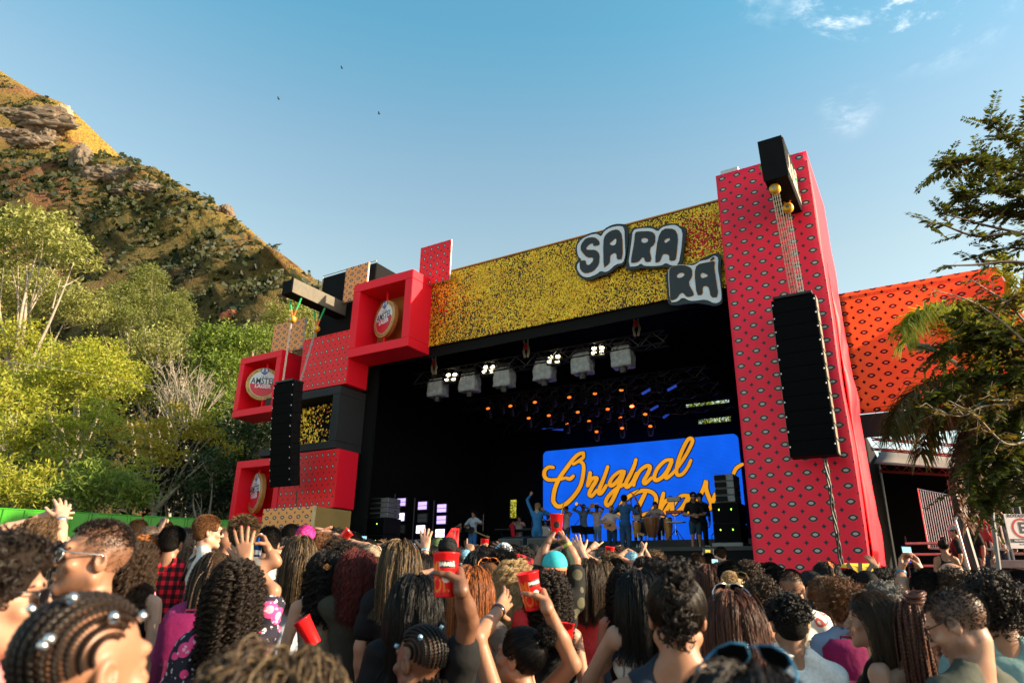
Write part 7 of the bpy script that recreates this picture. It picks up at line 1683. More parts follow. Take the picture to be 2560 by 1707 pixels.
person('dark-haired man in glasses beside the tan box, looking right', 882, 1366, 6.3, ('short', 'black'), T(BLK), 'tan', yaw=-50, extras=[('glasses',), ('beard', 'beard')])
person('woman with half-up black waves and an orange claw clip', 812, 1430, 4.2, ('halfup', 'black'), T((.28, .22, .16), 'tank'), 'light', sex='f', yaw=4, extras=[('clip', mat('clip_amber', (.7, .25, .06), .3))])
person('woman with voluminous burgundy-red waves and olive sleeveless top', 893, 1430, 4.1, ('wavyfull', 'red'), T((.035, .032, .022), 'vest'), 'fair', sex='f', yaw=12, armL=dict(hand=(858, 1478, .2), pose='relaxed', palm=(1, 0, 0)))
person('woman with long dark hair streaked blond, hand raised beside her face', 1000, 1406, 3.9, ('straight', 'streak'), T(BLK), 'light', sex='f', yaw=-12, armR=dict(hand=(1034, 1408, .10), pose='flat', palm=(-1, .2, 0), f=(.05, .1, 1)), extras=[('nails', bluen, 0)])
person('woman hidden by the streaked hair, thin arm with ringed hand up', 1050, 1432, 4.7, ('straight', 'dark'), T(BLK), 'light', sex='f', armR=dict(hand=(1064, 1350, .15), elbow=(1062, 1425, .05), pose='open', palm=(0, 1, 0)), extras=[('wrist', 0, SILV, .95)])
person('woman with straight copper-orange hair left of the printed red cup', 1178, 1477, 3.6, ('straight', 'copper'), T((.09, .07, .06)), 'fair', sex='f', yaw=-5)
person('woman with ginger-brown ponytail and orange headband', 1222, 1454, 4.5, ('pony', 'gingerbrown'), T(BLK), 'fair', sex='f', yaw=0, extras=[('headglasses', mat('orange_band', (.8, .22, .05), .5))])
person('woman with blond-brown curls looking right beside the printed cup', 1290, 1455, 3.9, ('wavy', 'blond'), T((.6, .03, .03)), 'fair', sex='f', yaw=-62)
person('person with dark reddish afro behind the blond-brown curls', 1258, 1418, 4.9, ('afro', 'dark'), T((.5, .03, .03)), 'brown')
p38 = person('man in turquoise and orange backward cap, tattooed arms lifting a red cup', 1386, 1425, 4.6, ('fade', 'dark'), ('tee', (.012, .013, .012), 'leaf'), 'tan', yaw=8, hr=(0, 10, 0), armL=dict(hand=(1382, 1333, .10), elbow=(1348, 1402, .04), f=(.5, .45, .74), palm=(.8, .3, -.3), pose='grip'), armR=dict(hand=(1400, 1333, .10), elbow=(1438, 1400, .04), f=(-.5, .45, .74), palm=(-.8, .3, -.3), pose='grip'), extras=[('capback', turq, orangec), ('wrist', 0, mat('rainbow_band', (.4, .35, .05), .6), .8)])
person('woman with dark ringlets and bare back just behind the slick bun', 1372, 1484, 3.8, ('curlylong', 'dark'), T(BLK, 'crop'), 'light', sex='f', yaw=5)
person('woman with straight blond-streaked hair, white t-shirt and olive trousers', 1506, 1444, 5.5, ('longback', 'streak'), T((.56, .60, .64)), 'fair', sex='f', yaw=4, pants=(.10, .085, .025), pantskind='plain')
person('woman with long black ringlets and black mesh top', 1568, 1467, 4.3, ('curlylong', 'black'), T(BLK, 'tank'), 'tan', sex='f', yaw=6)
p43 = person('woman with tattooed arm and pale striped strap top, looking at a phone', 1598, 1492, 3.4, ('straight', 'black'), ('strap', (.55, .5, .43), 'stripe'), 'light', sex='f', yaw=20, armL=dict(hand=(1556, 1592, .20), pose='phone', palm=(.3, -.5, .8), f=(.2, .8, .5)))
person('woman with bare raised arm left of the blond-streaked hair', 1470, 1440, 5.2, ('straight', 'brown'), T((.6, .04, .04), 'tank'), 'fair', sex='f', armL=dict(hand=(1446, 1362, .2), elbow=(1478, 1428, .05), pose='open', palm=(0, 1, 0)))
person('woman with loose auburn hair behind the crest-braid head', 1775, 1458, 4.9, ('straight', 'auburn'), T((.3, .25, .18)), 'light', sex='f')
person('short black-haired man with reddish ears, seen from behind the blond head', 1826, 1450, 4.6, ('short', 'black'), T(BLK), 'fair', yaw=4)
person('curly brown head right of the short black-haired man', 1872, 1440, 5.6, ('curly', 'brown'), T(BLK), 'light')
person('blond person with gold sunglasses pushed up on the hair', 1843, 1490, 3.7, ('bun', 'blond'), T((.4, .35, .3)), 'fair', sex='f', yaw=-15, extras=[('headglasses', mat('gold_frame', (.45, .32, .12), .25, .8))])
person('man with curly brown top and clear ear, cream t-shirt with small print', 1902, 1508, 3.35, ('curlytop', 'brown', 'short'), T((.6, .56, .48)), 'tan', yaw=32, extras=[('text', [('SUDO', .05, -.06, .36, ink, 0)])])
person('tall man with faded sides, white t-shirt full of scrawled lettering, bag strap', 1978, 1470, 4.4, ('fade', 'black'), ('tee', (.72, .70, .68), 'scrawl'), 'light', yaw=8, extras=[('text', [('LIVING FROM', .075, .03, .36, ink, .05), ('THE', .085, .09, .45, ink, 0), ('KISS', .08, .06, .54, ink, -.08)]), ('strap', mat('olive_strap', (.22, .19, .12), .8), 1)])
person('pale man in black backward cap and glasses, in left profile', 2026, 1472, 5.1, ('short', 'black'), T((.35, .34, .33)), 'fair', yaw=70, extras=[('capback', blackc), ('glasses',)])
person('person in a knotted orange patterned bandana before the tower', 2068, 1440, 6.4, ('straight', 'dark'), T((.3, .1, .1)), 'tan', sex='f', extras=[('bandana', orangeb)])
person('straight black-haired woman below the orange bandana', 2050, 1474, 5.6, ('straight', 'black'), T(BLK), 'light', sex='f')
person('woman with dark blond waves between the cap and the afro', 2066, 1488, 4.6, ('wavy', 'light'), T((.4, .35, .3)), 'fair', sex='f')
person('black curly-haired person with high forehead turned to the camera', 2106, 1478, 5.7, ('curly', 'black'), T(GRY), 'tan', yaw=150)
person('person with round brown afro and denim shirt', 2106, 1506, 4.1, ('afro', 'gingerbrown'), ('tee', (.14, .20, .30), 'denim'), 'brown')
person('man with thinning crown, seen from behind', 2167, 1466, 5.2, ('crop', 'black', 'fade'), T(BLK), 'olive')
person('dark curly-haired woman right of the thinning crown', 2212, 1466, 5.6, ('curly', 'dark'), T(BLK), 'tan', sex='f')
person('person with silvery grey curls behind the long brown hair', 2214, 1506, 4.0, ('curly', 'grey'), T((.3, .3, .32)), 'light')
person('person stretching one open hand up before the tower edge', 2216, 1450, 6.5, ('curly', 'dark'), T((.5, .42, .2)), 'olive', armL=dict(hand=(2181, 1404, .2), elbow=(2206, 1446, .05), pose='open', palm=(0, 1, 0)))
p65 = person('man in magenta t-shirt filming with a phone held high, smart watch', 2316, 1472, 4.4, ('short', 'black'), T((.62, .02, .16)), 'tan', yaw=12, armL=dict(hand=(2253, 1404, .16), elbow=(2256, 1470, .05), f=(.18, .25, .95), palm=(.9, -.3, 0), pose='phone'), armR=dict(hand=(2290, 1404, .16), elbow=(2340, 1446, .05), f=(-.25, .25, .93), palm=(-.9, -.3, 0), pose='phone'), extras=[('wrist', 1, mat('watch_blue', (.04, .18, .32), .3), .96, 'watch'), ('wrist', 0, DKPL, .92)])
person('bald man with white beard and sunglasses right of the filming arms', 2376, 1446, 5.0, ('none', 'grey'), T((.3, .3, .32)), 'light', yaw=72, extras=[SUNG])
person('curly brown-haired man below the bald man', 2388, 1468, 4.3, ('curly', 'brown'), T((.25, .22, .2)), 'light', yaw=25)
person('dark-haired person in black at the right edge under the parking sign', 2548, 1462, 6.2, ('short', 'black'), T(BLK), 'tan', yaw=40)
person('bare-shouldered person at the right edge beside the mop of curls', 2562, 1560, 3.4, ('short', 'brown'), T((.4, .4, .42), 'tank'), 'fair', yaw=20)
# --- the far rows
FAR = [(1096, 1372, 8.2, ('short', 'brown'), T(GRY), 'light', 'person in a green cap with raised hand behind it', [('capback', greenc)], None, None), (1121, 1378, 6.6, ('short', 'black'), T(BLK), 'tan', 'person in a black cap under the red cloth', [('cap', blackc)], None, None),
 (1163, 1412, 6.0, ('short', 'dark'), T((.3, .1, .1)), 'tan', 'person in a pale blue cap pointing a finger up', [('capback', lbluec)], up(1174, 1366, .1, 'point', elbow=(1174, 1410, 0)), None), (1200, 1400, 6.4, ('straight', 'dark'), T(BLK, 'long'), 'light', 'woman in black sleeves clapping before the floor monitor', [], up(1200, 1372, .2, 'flat', (-1, 0, 0)), up(1193, 1372, .2, 'flat', (1, 0, 0))),
 (1236, 1386, 7.0, ('short', 'dark'), T(BLK), 'tan', 'short-haired man in black t-shirt left of the white cap', [], None, None), (1260, 1394, 6.1, ('short', 'black'), ('long', (.5, .02, .03), 'plaid'), 'tan', 'person in a white cap and red plaid cloth', [('capback', whitec, redplaid)], up(1252, 1372, .3, 'open'), None),
 (1308, 1402, 6.6, ('curlylong', 'black'), T(BLK), 'brown', 'black curly-haired woman left of the raised tattooed arms', [], None, None), (1334, 1390, 7.4, ('short', 'black'), T((.6, .25, .05)), 'tan', 'person with black hat and orange top, face turned right', [('cap', blackc)], None, None),
 (1374, 1397, 7.2, ('short', 'dark'), T(BLK), 'tan', 'dark-haired man just behind the turquoise cap', [], None, None), (1412, 1408, 6.5, ('bob', 'dark'), T(BLK), 'light', 'woman clapping right behind the tattooed arm', [], up(1420, 1366, .2, 'flat', (-1, 0, 0)), up(1411, 1366, .2, 'flat', (1, 0, 0))),
 (1466, 1394, 8.8, ('short', 'dark'), T(BLK), 'tan', 'dark-haired man with something white at his ear', [], None, None), (1502, 1400, 7.9, ('short', 'grey'), T((.2, .3, .4)), 'light', 'grey-haired person reaching one arm up towards the stage', [], None, up(1490, 1360, .3, 'point')),
 (1527, 1412, 7.0, ('curly', 'light'), T((.35, .35, .38)), 'light', 'light curly-haired person holding a red cup in both hands', [], up(1536, 1386, .2, 'grip', (-1, .3, 0)), up(1516, 1392, .2, 'grip', (1, .3, 0))), (1550, 1394, 7.8, ('curly', 'brown'), T((.3, .2, .15)), 'light', 'brown curly-haired person with a bent hand above the head', [], None, up(1545, 1372, .1, 'relaxed')),
 (1581, 1412, 7.4, ('short', 'light'), T((.35, .55, .75)), 'light', 'person in light blue with both wrists crossed overhead', [('capback', lbluec)], up(1572, 1380, .2, 'fist'), up(1566, 1382, .2, 'relaxed')), (1611, 1424, 7.0, ('bob', 'dark'), T(BLK), 'light', 'person clapping with arms stretched high over the dark deck edge', [], dict(hand=(1613, 1376, .2), elbow=(1630, 1410, .05), pose='flat', palm=(-1, 0, 0)), dict(hand=(1607, 1376, .2), elbow=(1590, 1412, .05), pose='flat', palm=(1, 0, 0))),
 (1638, 1402, 8.2, ('curly', 'light'), T(GRY), 'light', 'fluffy light brown head right of the stretched clapping arms', [], None, None), (1640, 1432, 6.3, ('straight', 'dark'), T(BLK), 'tan', 'dark-haired person with one hand up beside the crest-braid head', [], None, up(1634, 1415, .2, 'open')),
 (1743, 1412, 8.0, ('short', 'brown'), T((.5, .42, .3)), 'light', 'brown-haired person in a tan collar near the deck corner', [], None, None), (1906, 1436, 7.6, ('fade', 'black'), T((.5, .48, .3)), 'tan', 'cropped head with shiny crown at the foot of the tower', [], None, None), (1925, 1440, 6.8, ('short', 'black'), T(GRY), 'tan', 'man with thin glasses at the foot of the tower', [('glasses',)], None, None),
 (1938, 1453, 6.0, ('short', 'black'), T(BLK), 'tan', 'short black-haired man left of the faded tall man', [], None, None), (1890, 1442, 7.9, ('short', 'dark'), T(BLK), 'tan', 'dark head at the very left foot of the tower', [], None, None), (2122, 1456, 7.0, ('short', 'black'), T(BLK), 'light', 'person raising a red cup and a pale hand before the tower', [], up(2137, 1446, .3, 'open'), up(2112, 1444, .3, 'grip')),
 (1135, 1392, 7.4, ('bob', 'dark'), T((.3, .05, .05)), 'tan', 'dark bob-haired person behind the big red cup', [], None, None), (1193, 1420, 5.5, ('straight', 'black'), T(BLK), 'tan', 'black-haired woman with purple ring right of the big red cup', [], up(1222, 1424, .1, 'open'), None), (942, 1386, 7.0, ('short', 'black'), T(BLK), 'tan', 'black head right of the burgundy hair, before the bass speakers', [], up(960, 1366, .2, 'open'), None),
 (958, 1378, 7.9, ('curly', 'light'), T(GRY), 'light', 'light curly head behind the raised hand by the bass speakers', [], None, None), (925, 1402, 5.5, ('short', 'brown'), T((.2, .17, .1)), 'light', 'person in a flat brown cap beside the burgundy hair', [('cap', beigec)], None, None), (914, 1384, 6.4, ('straight', 'dark'), T(BLK), 'tan', 'woman holding a small phone beside the man in glasses', [], up(908, 1362, .15, 'phone', (0, -1, 0)), None),
 (975, 1395, 6.2, ('straight', 'black'), T(BLK), 'tan', 'dark long-haired head left of the streaked hair', [], None, None), (1075, 1392, 7.6, ('bob', 'dark'), T((.1, .1, .15)), 'light', 'dark-haired person left of the green cap with a bent hand', [], None, up(1070, 1384, .2, 'relaxed')), (1145, 1408, 6.0, ('wavy', 'brown'), T(BLK), 'light', 'brown wavy-haired woman under the black cap', [], None, None),
 (1283, 1388, 8.6, ('short', 'dark'), T((.1, .25, .6)), 'tan', 'person with blue cloth behind the white cap', [], up(1282, 1374, .2, 'open'), None), (636, 1362, 7.2, ('short', 'black'), T(BLK), 'tan', 'black-haired man behind the blue can', [], None, None), (655, 1350, 8.6, ('short', 'dark'), T(GRY), 'tan', 'far dark head between the can and the orange box', [], None, None), (548, 1347, 8.0, ('wavy', 'light'), T((.15, .3, .55)), 'fair', 'light wavy head at the shoulder of the tall man', [], None, None),
 (484, 1346, 7.6, ('curly', 'brown'), T(GRY), 'light', 'curly-haired person with hands at the face left of the tall man', [], None, up(478, 1358, .2, 'relaxed')), (440, 1338, 9.5, ('short', 'dark'), T(GRY), 'tan', 'far dark head against the green fence, right of the red cup', [], None, None), (395, 1362, 6.0, ('short', 'brown'), T(GRY), 'light', 'brown-haired man between the ginger ringlets and the plaid shirt', [], None, None),
 (785, 1372, 6.9, ('bob', 'brown'), T((.3, .15, .1)), 'light', 'brown bob right behind the very long highlighted hair', [], None, None), (865, 1396, 5.0, ('curly', 'dark'), T((.5, .25, .1)), 'light', 'dark curly head peeping over the burgundy hair', [], None, None), (1446, 1420, 6.8, ('bob', 'dark'), T(BLK), 'tan', 'dark bob between the cap and the white t-shirt', [], None, None), (1540, 1432, 6.2, ('short', 'black'), T(BLK), 'tan', 'black head right behind the blond-streaked hair', [], None, None),
 (1668, 1440, 5.8, ('curly', 'dark'), T(BLK), 'tan', 'dark curls left of the crest-braid head', [], None, None), (1716, 1432, 7.2, ('short', 'dark'), T(BLK), 'tan', 'dark head over the crest braid', [], None, None), (1800, 1440, 6.8, ('bob', 'dark'), T((.5, .03, .03)), 'light', 'person holding up a phone in both hands near the deck corner', [], up(1796, 1420, .25, 'phone', (-1, -.3, 0)), up(1781, 1422, .25, 'phone', (1, -.3, 0))),
 (2085, 1462, 7.2, ('straight', 'dark'), T(BLK), 'tan', 'dark long hair right of the orange bandana', [], None, None), (2140, 1474, 6.6, ('short', 'black'), T(BLK), 'tan', 'black head left of the thinning crown', [], None, None), (2195, 1462, 7.6, ('curly', 'dark'), T((.4, .3, .2)), 'olive', 'dark curls under the stretched open hand', [], None, None), (2250, 1490, 5.6, ('short', 'dark'), T((.4, .35, .25)), 'light', 'dark head under the filming elbow', [], None, None),
 (2290, 1480, 6.0, ('curly', 'dark'), T(BLK), 'tan', 'curly dark head behind the magenta t-shirt', [], None, None), (2345, 1478, 5.4, ('short', 'black'), T(GRY), 'tan', 'black-haired person between the magenta t-shirt and the curly man', [], None, None), (2430, 1462, 6.4, ('short', 'dark'), T(BLK), 'tan', 'dark head behind the mop of curls', [], None, None), (2505, 1462, 6.8, ('bob', 'brown'), T(GRY), 'light', 'brown-haired person left of the parking sign', [], None, None),
 (20, 1372, 5.4, ('bob', 'brown'), T(GRY), 'light', 'brown bob over the curly head at the left edge', [], None, None), (300, 1350, 7.0, ('short', 'dark'), T(GRY), 'tan', 'dark head right behind the man in profile', [], None, None), (205, 1352, 7.2, ('short', 'dark'), T(GRY), 'tan', 'dark head hidden behind the man in profile', [], None, None), (150, 1358, 6.6, ('short', 'brown'), T(GRY), 'light', 'person in a beige cap between the raised arms and the man in profile', [('cap', beigec)], None, None)]
for i, (x, y, Y, h, t, sk, lab, ex, aR, aL) in enumerate(FAR):
    person(lab, x, y + (12 if x < 470 else 0), Y, h, t, sk, sex='f' if h[0] in ('straight', 'bob', 'wavy', 'curlylong') else 'm', hr=((i * 37) % 30 - 15, (i * 13) % 14 - 4, 0), armR=aR, armL=aL, extras=ex)
# more heads of the far rows, in the gaps
random.seed(21)
# photographer and others near the deck corner
ph1 = person('photographer with brown hair, back turned, at the deck corner', 1803, 1386, 11.5, ('short', 'brown'), T(BLK), 'light', yaw=5, lod=2)
ph2 = person('person in black lifting a camera high near the deck corner', 1772, 1404, 10.5, ('short', 'black'), T(BLK), 'light', yaw=5, armL=dict(hand=(1757, 1386, .2), elbow=(1760, 1412, .05), pose='grip', palm=(1, 0, 0)), armR=up(1778, 1388, .2, 'grip', (-1, 0, 0)), lod=2)
# --- things held up, hung on, carried
def cup_at(px, py, Y, upv, toward, label, **k):
    M = frame_from(upv, toward); M.translation = at(px, py, yk(Y)); return cup(label, M, **k)
AM = [('SARARÁ', .017, 16, .035, cupwhite, .95), ('#', .031, 16, .0352, cupblack, 1), ('MI', .06, -42, .022, cuporange, .7), ('ROL', .075, -40, -.036, cuporange, .7), ('*', .006, -12, -.066, cupblack, 1), ('@', .016, 14, -.012, cupwhite, 1)]
cup_at(1114, 1437, 2.22, (-.02, .05, 1), (-.1, -1, .1), 'big red cup with orange print in the raised dark hand', H=.152, R=.0475, print_=AM)
cup_at(1327, 1476, 2.72, (-.22, -.12, 1), (.1, -1, .1), 'red cup with white badge and orange print, in the pink-nailed hand', H=.158, R=.049, print_=AM, turn=6)
cup_at(1391, 1309, 4.7, (0, -.1, 1), (0, -1, 0), 'red cup held high in both hands over the turquoise cap', H=.152, R=.052, print_=[('@', .026, 0, -.005, cupblack, 1)])
cup_at(1524, 1384, 7.1, (.05, -.1, 1), (0, -1, 0), 'small red cup with printed marks in front of the stage deck', H=.15, R=.05, print_=[('@', .022, 10, .01, cupblack, 1), ('#', .02, -20, .04, cupblack, 1)])
cup_at(424, 1335, 8.8, (.2, 0, 1), (0, -1, 0), 'small red cup far away against the green fence')
cup_at(704, 1357, 7.2, (0, 0, 1), (0, -1, 0), 'red cup before the foot of the orange box')
cup_at(861, 1339, 5.7, (.6, 0, .6), (0, -1, 0), 'crushed tilted red cup before the tan box side', H=.12)
cup_at(1210, 1364, 7.6, (.1, 0, 1), (0, -1, 0), 'red cup beside the wide floor monitor')
cup_at(1185, 1384, 6.8, (.1, 0, 1), (0, -1, 0), 'half-hidden red cup below the clapping black sleeves')
cup_at(1428, 1383, 6.6, (.1, 0, 1), (0, -1, 0), 'red cup half hidden behind the tattooed right arm')
cup_at(2112, 1438, 7.2, (.15, 0, 1), (0, -1, 0), 'red cup low before the red tower')
cup_at(770, 1578, 3.5, (-.5, -.2, .8), (0, -1, 0), 'tilted red cup at hip height beside the bare arm of the burgundy-haired woman')
cup_at(1412, 1592, 3.6, (.1, 0, 1), (0, -1, 0), 'red cup with white print low behind the dark ringlets', print_=[('@', .02, 0, 0, cupwhite, 1)])
# blue can
cn = bpy.data.objects.new('drink_can', None); COL.objects.link(cn); M = frame_from((.04, 0, 1), (0, -1, 0)); M.translation = at(644, 1362, yk(4.4)); cn.matrix_world = M; tag(cn, 'tall bright blue drink can held up behind the curly woman\'s hand', 'can')
MB().lathe([(.001, -.08), (.027, -.08), (.033, -.07), (.033, .065), (.027, .078), (.026, .08), (.001, .078)], 24).build('can_body', mat('can_blue', (.01, .13, .55), .25, .6), cn, True, off=(0, 0, 0))
MB().lathe([(.0335, -.066), (.0335, -.035)], 24).build('label_band', mat('can_silver', (.45, .5, .6), .3, .6), cn, True, off=(0, 0, 0)); MB().lathe([(.027, .0785), (.0285, .081), (.026, .083)], 24).build('rim', SILV, cn, True, off=(0, 0, 0))
phone('phone filming the stage, held high in both hands at the right', at(2270, 1390, yk(4.58)), (.03, .12, 1), (0, -1, 0.1), SCREEN)
phone('phone with bright stage picture near the deck corner', at(1788, 1414, yk(7.0)), (.03, .1, 1), (.1, -1, 0.1), SCREEN)
phone('phone held low by the woman in the striped strap top', at(1556, 1580, yk(3.52)), (.15, .85, .5), (.0, -.5, .85), [(-.068, .068, 0)])
phone('small pale phone beside the man in glasses', at(906, 1357, yk(6.55)), (0, .1, 1), (0, -1, 0), [(-.068, .068, 0)])
# camera
cm_ = bpy.data.objects.new('camera_rig', None); COL.objects.link(cm_); cm_.matrix_world = Matrix.Translation(at(1769, 1380, yk(10.7))); tag(cm_, 'black camera with yellow parts held up near the deck corner', 'camera')
MB().bbox((-.09, -.05, -.06), (.09, .05, .07), .012).bbox((-.04, -.04, .072), (.04, .04, .11), .01).build('camera_body', DKPL, cm_, off=(0, 0, 0)); MB().lathe([(.045, .05), (.05, .16), (.04, .17)], 16, Matrix.Rotation(-pi / 2, 4, 'X')).build('camera_lens', DKPL, cm_, off=(0, 0, 0)); MB().bbox((-.05, -.058, -.02), (.03, -.051, .04), .002).build('display', principled('camera_display', (.5, .4, .05), .3, emit=(.5, .36, .02), estr=.5), cm_, off=(0, 0, 0))
# red cloth, yellow bag, backpacks
rc = bpy.data.objects.new('red_flag', None); COL.objects.link(rc); rc.matrix_world = Matrix.Translation(at(1122, 1368, yk(6.9))); tag(rc, 'bunched red cloth sticking up above the black cap', 'flag')
sheet((-.11, 0, 0), (.10, .02, -.02), (.10, .03, .20), (.02, .0, .20), 6, 8, .05, 9).build('flag_cloth', cloth('flag_red', (.75, .01, .015), .6, .4), rc, True, off=(0, 0, 0)); MB().tube([(0, .03, -.9), (.05, .03, .18)], .008).build('flag_stick', DKPL, rc, off=(0, 0, 0))
yb = bpy.data.objects.new('yellow_bag', None); COL.objects.link(yb); yb.matrix_world = Matrix.Translation(at(2148, 1436, yk(7.9))); tag(yb, 'yellow bag with black marks held up before the foot of the tower', 'bag')
MB().bbox((-.21, -.05, -.16), (.21, .07, .13), .05).build('bag_body', mat('bag_yellow', (.75, .45, .02), .45), yb, off=(0, 0, 0))
k_ = MB()
for (x, z, a, l) in [(-.12, .07, -.5, .08), (0, .08, .1, .07), (.11, .07, .6, .07), (-.16, -.05, .3, .08), (.16, -.05, -.3, .08)]: k_.bbox((-l * .35, -.056, -l * .8), (l * .35, -.0505, l * .8), .003, 0, Matrix.Translation((x, 0, z)) @ Matrix.Rotation(a, 4, 'Y'))
tag(k_.build('bag_mark', cupblack, yb, off=(0, 0, 0)), kind='stuff')
MB().bbox((-.11, -.07, -.10), (.11, -.045, .02), .02).build('bag_pocket', mat('bag_yellow_dark', (.6, .33, .015), .45), yb, off=(0, 0, 0))
def backpack(px, py, Y, yaw, col, label):
    b = bpy.data.objects.new('backpack', None); COL.objects.link(b); b.matrix_world = Matrix.Translation(at(px, py, yk(Y))) @ Matrix.Rotation(radians(yaw), 4, 'Z'); tag(b, label, 'backpack', 'backpacks in the crowd'); m = garment(col); d = garment(tuple(c * .5 for c in col))
    MB().bbox((-.15, -.10, -.22), (.15, .06, .2), .055).build('bag_body', m, b, True, off=(0, 0, 0)); MB().bbox((-.12, -.145, -.2), (.12, -.095, -.02), .025).build('front_pocket', d, b, off=(0, 0, 0)); MB().tube([(-.035, 0, .19), (-.03, 0, .215), (.03, 0, .215), (.035, 0, .19)], .007).build('handle', d, b, off=(0, 0, 0))
backpack(462, 1632, 3.38, 25, (.13, .003, .05), 'magenta backpack on the woman with thin brown braids')
backpack(2128, 1685, 3.9, -10, (.14, .003, .05), 'magenta backpack behind the woman with long loose brown hair')
# ------------------------------------------------------------------ the band and its instruments
BG = 'musicians on the stage'
def player(label, px, py, Y, hair, top, skin='tan', yaw=150, fl=3.1, **k):
    return person(label, px, py, Y, hair, top, skin, yaw=yaw, pos=at(px, py, Y), floor=fl, group=k.pop('group', BG), lod=2, **k)
LA = lambda hand, pose='relaxed', palm=(0, -1, 0), **k: dict(hand=hand, local=True, pose=pose, palm=palm, **k)
PKT = (.62, .48, .47); JEAN = (.06, .13, .26)
woodo = mat('guitar_wood', (.45, .16, .05), .3, vary=.25, nscale=6); maple = mat('maple_neck', (.5, .28, .1), .4); brass = mat('brass', (.75, .42, .08), .25, .9)
def band_thing(name, label, cat, M, group=None): o = empty(name, label, cat, group, M); return o
def guitar(label, P, body, tilt, scale=1., neckl=.62):
    "hung in front of the player's belly"
    M = P['M'] @ Matrix.Translation((.03, .17, P['Z'](.58))) @ Matrix.Rotation(tilt, 4, 'Y') @ Matrix.Scale(scale, 4)
    o = band_thing('guitar', label, 'guitar', M, 'guitars')
    pts = [(.0, .13), (.09, .15), (.17, .10), (.20, .0), (.16, -.10), (.08, -.13), (0, -.10), (-.09, -.15), (-.2, -.12), (-.24, 0), (-.2, .13), (-.09, .14)]
    link('guitar_body', outline_mesh([chaikin(pts, 2)], .022, Matrix.Rotation(pi / 2, 4, 'X')), body, o)
    MB().bbox((.15, -.018 - .012, -.022), (.15 + neckl, .012 - .012, .022), .004).bbox((.15 + neckl, -.03, -.045), (.15 + neckl + .15, -.005, .04), .008).build('neck', maple, o, off=(0, 0, 0))
    MB().bbox((-.10, .024, -.04), (-.08, .034, .04), .003).bbox((-.02, .024, -.04), (.02, .034, .04), .003).build('pickup', blackp, o, off=(0, 0, 0)); return o
gp = player('guitarist in white t-shirt and blue jeans, head bent, at the left of the stage', 1184, 1284, 26.5, ('bob', 'black', 'short'), T((.45, .55, .65)), 'light', fl=2.5, pants=(.05, .17, .42), hr=(0, -18, 0), armR=LA((.10, .26, 1.0)), armL=LA((-.38, .36, 1.12)))
guitar('guitar with pale neck held by the man in white t-shirt', gp, blackp, radians(160))
kp = player('keyboard player in pale t-shirt and blue trousers', 1298, 1296, 29.5, ('short', 'black'), T(PKT), 'light', fl=2.9, pants=(.05, .15, .25), hr=(10, -15, 0), armR=LA((.12, .38, 1.02)), armL=LA((-.12, .38, 1.02)))
def spt(px, py, Y): return at(px, py, Y)
def boxthing(name, label, cat, c, size, m, rot=148.5, group=None, bev=.01, extra=None):
    o = band_thing(name, label, cat, Matrix.Translation(c) @ Matrix.Rotation(radians(rot), 4, 'Z'), group); MB().bbox(tuple(-q / 2 for q in size), tuple(q / 2 for q in size), bev).build('body', m, o, off=(0, 0, 0)); return o
kb = boxthing('keyboard', 'black keyboard before the player in pale t-shirt', 'keyboard', spt(1302, 1325, 29), (1.2, .3, .09), blackp)
MB().box((-.56, .02, .046), (.56, .14, .052)).build('keys', mat('key_white', (.6, .6, .6), .3), kb, off=(0, 0, 0))
for s in (-1, 1): MB().tube([(s * .4, 0, -.04), (s * -.35, 0, -.9)], .02).build('leg', darkst, kb, off=(0, 0, 0))
k2 = boxthing('keyboard', 'second keyboard with bright edge left of the keyboard player', 'keyboard', spt(1265, 1325, 29), (1.0, .3, .08), blackp); MB().box((-.48, .10, .041), (.48, .16, .046)).build('keys', mat('key_pale', (.5, .55, .6), .3), k2, off=(0, 0, 0))
for s in (-1, 1): MB().tube([(s * .3, 0, -.04), (s * -.3, 0, -.9)], .02).build('leg', darkst, k2, off=(0, 0, 0))
rbd = boxthing('case_lid', 'tall red board leaning beside the keyboard player', 'board', spt(1284, 1342, 27.5), (.14, .1, 1.05), cloth('board_red', (.6, .01, .02), .5, .1)); rbd.matrix_world = rbd.matrix_world @ Matrix.Rotation(radians(10), 4, 'Y')
player('singer in blue tracksuit with fist raised, seen from behind, pale hair', 1343, 1267, 22.5, ('short', 'blond'), ('long', (.03, .15, .34), 'denim'), 'light', yaw=-10, fl=2.5, pants=(.03, .15, .34), hr=(35, 10, 0), armL=LA((-.22, .28, 1.86), 'fist', elbow=(-.36, .16, 1.62)), armR=LA((.16, .22, 1.32)))
player('drummer half hidden behind the drum kit', 1370, 1290, 30.5, ('short', 'black'), T((.3, .03, .03)), 'deep', fl=2.9, armR=LA((.25, .35, 1.15), 'fist'), armL=LA((-.2, .35, 1.1), 'fist'))
chrome = mat('chrome', (.7, .7, .7), .15, 1.0); dwhite = mat('drum_white', (.6, .56, .56), .4); dblack = mat('drum_black', (.02, .02, .025), .25)
dk = band_thing('drum_kit', 'drum kit with pale head, chrome stands and cymbals', 'drum kit', Matrix.Translation(spt(1366, 1350, 29.3)) @ Matrix.Rotation(radians(148.5), 4, 'Z'))
RX = Matrix.Rotation(pi / 2, 4, 'X')
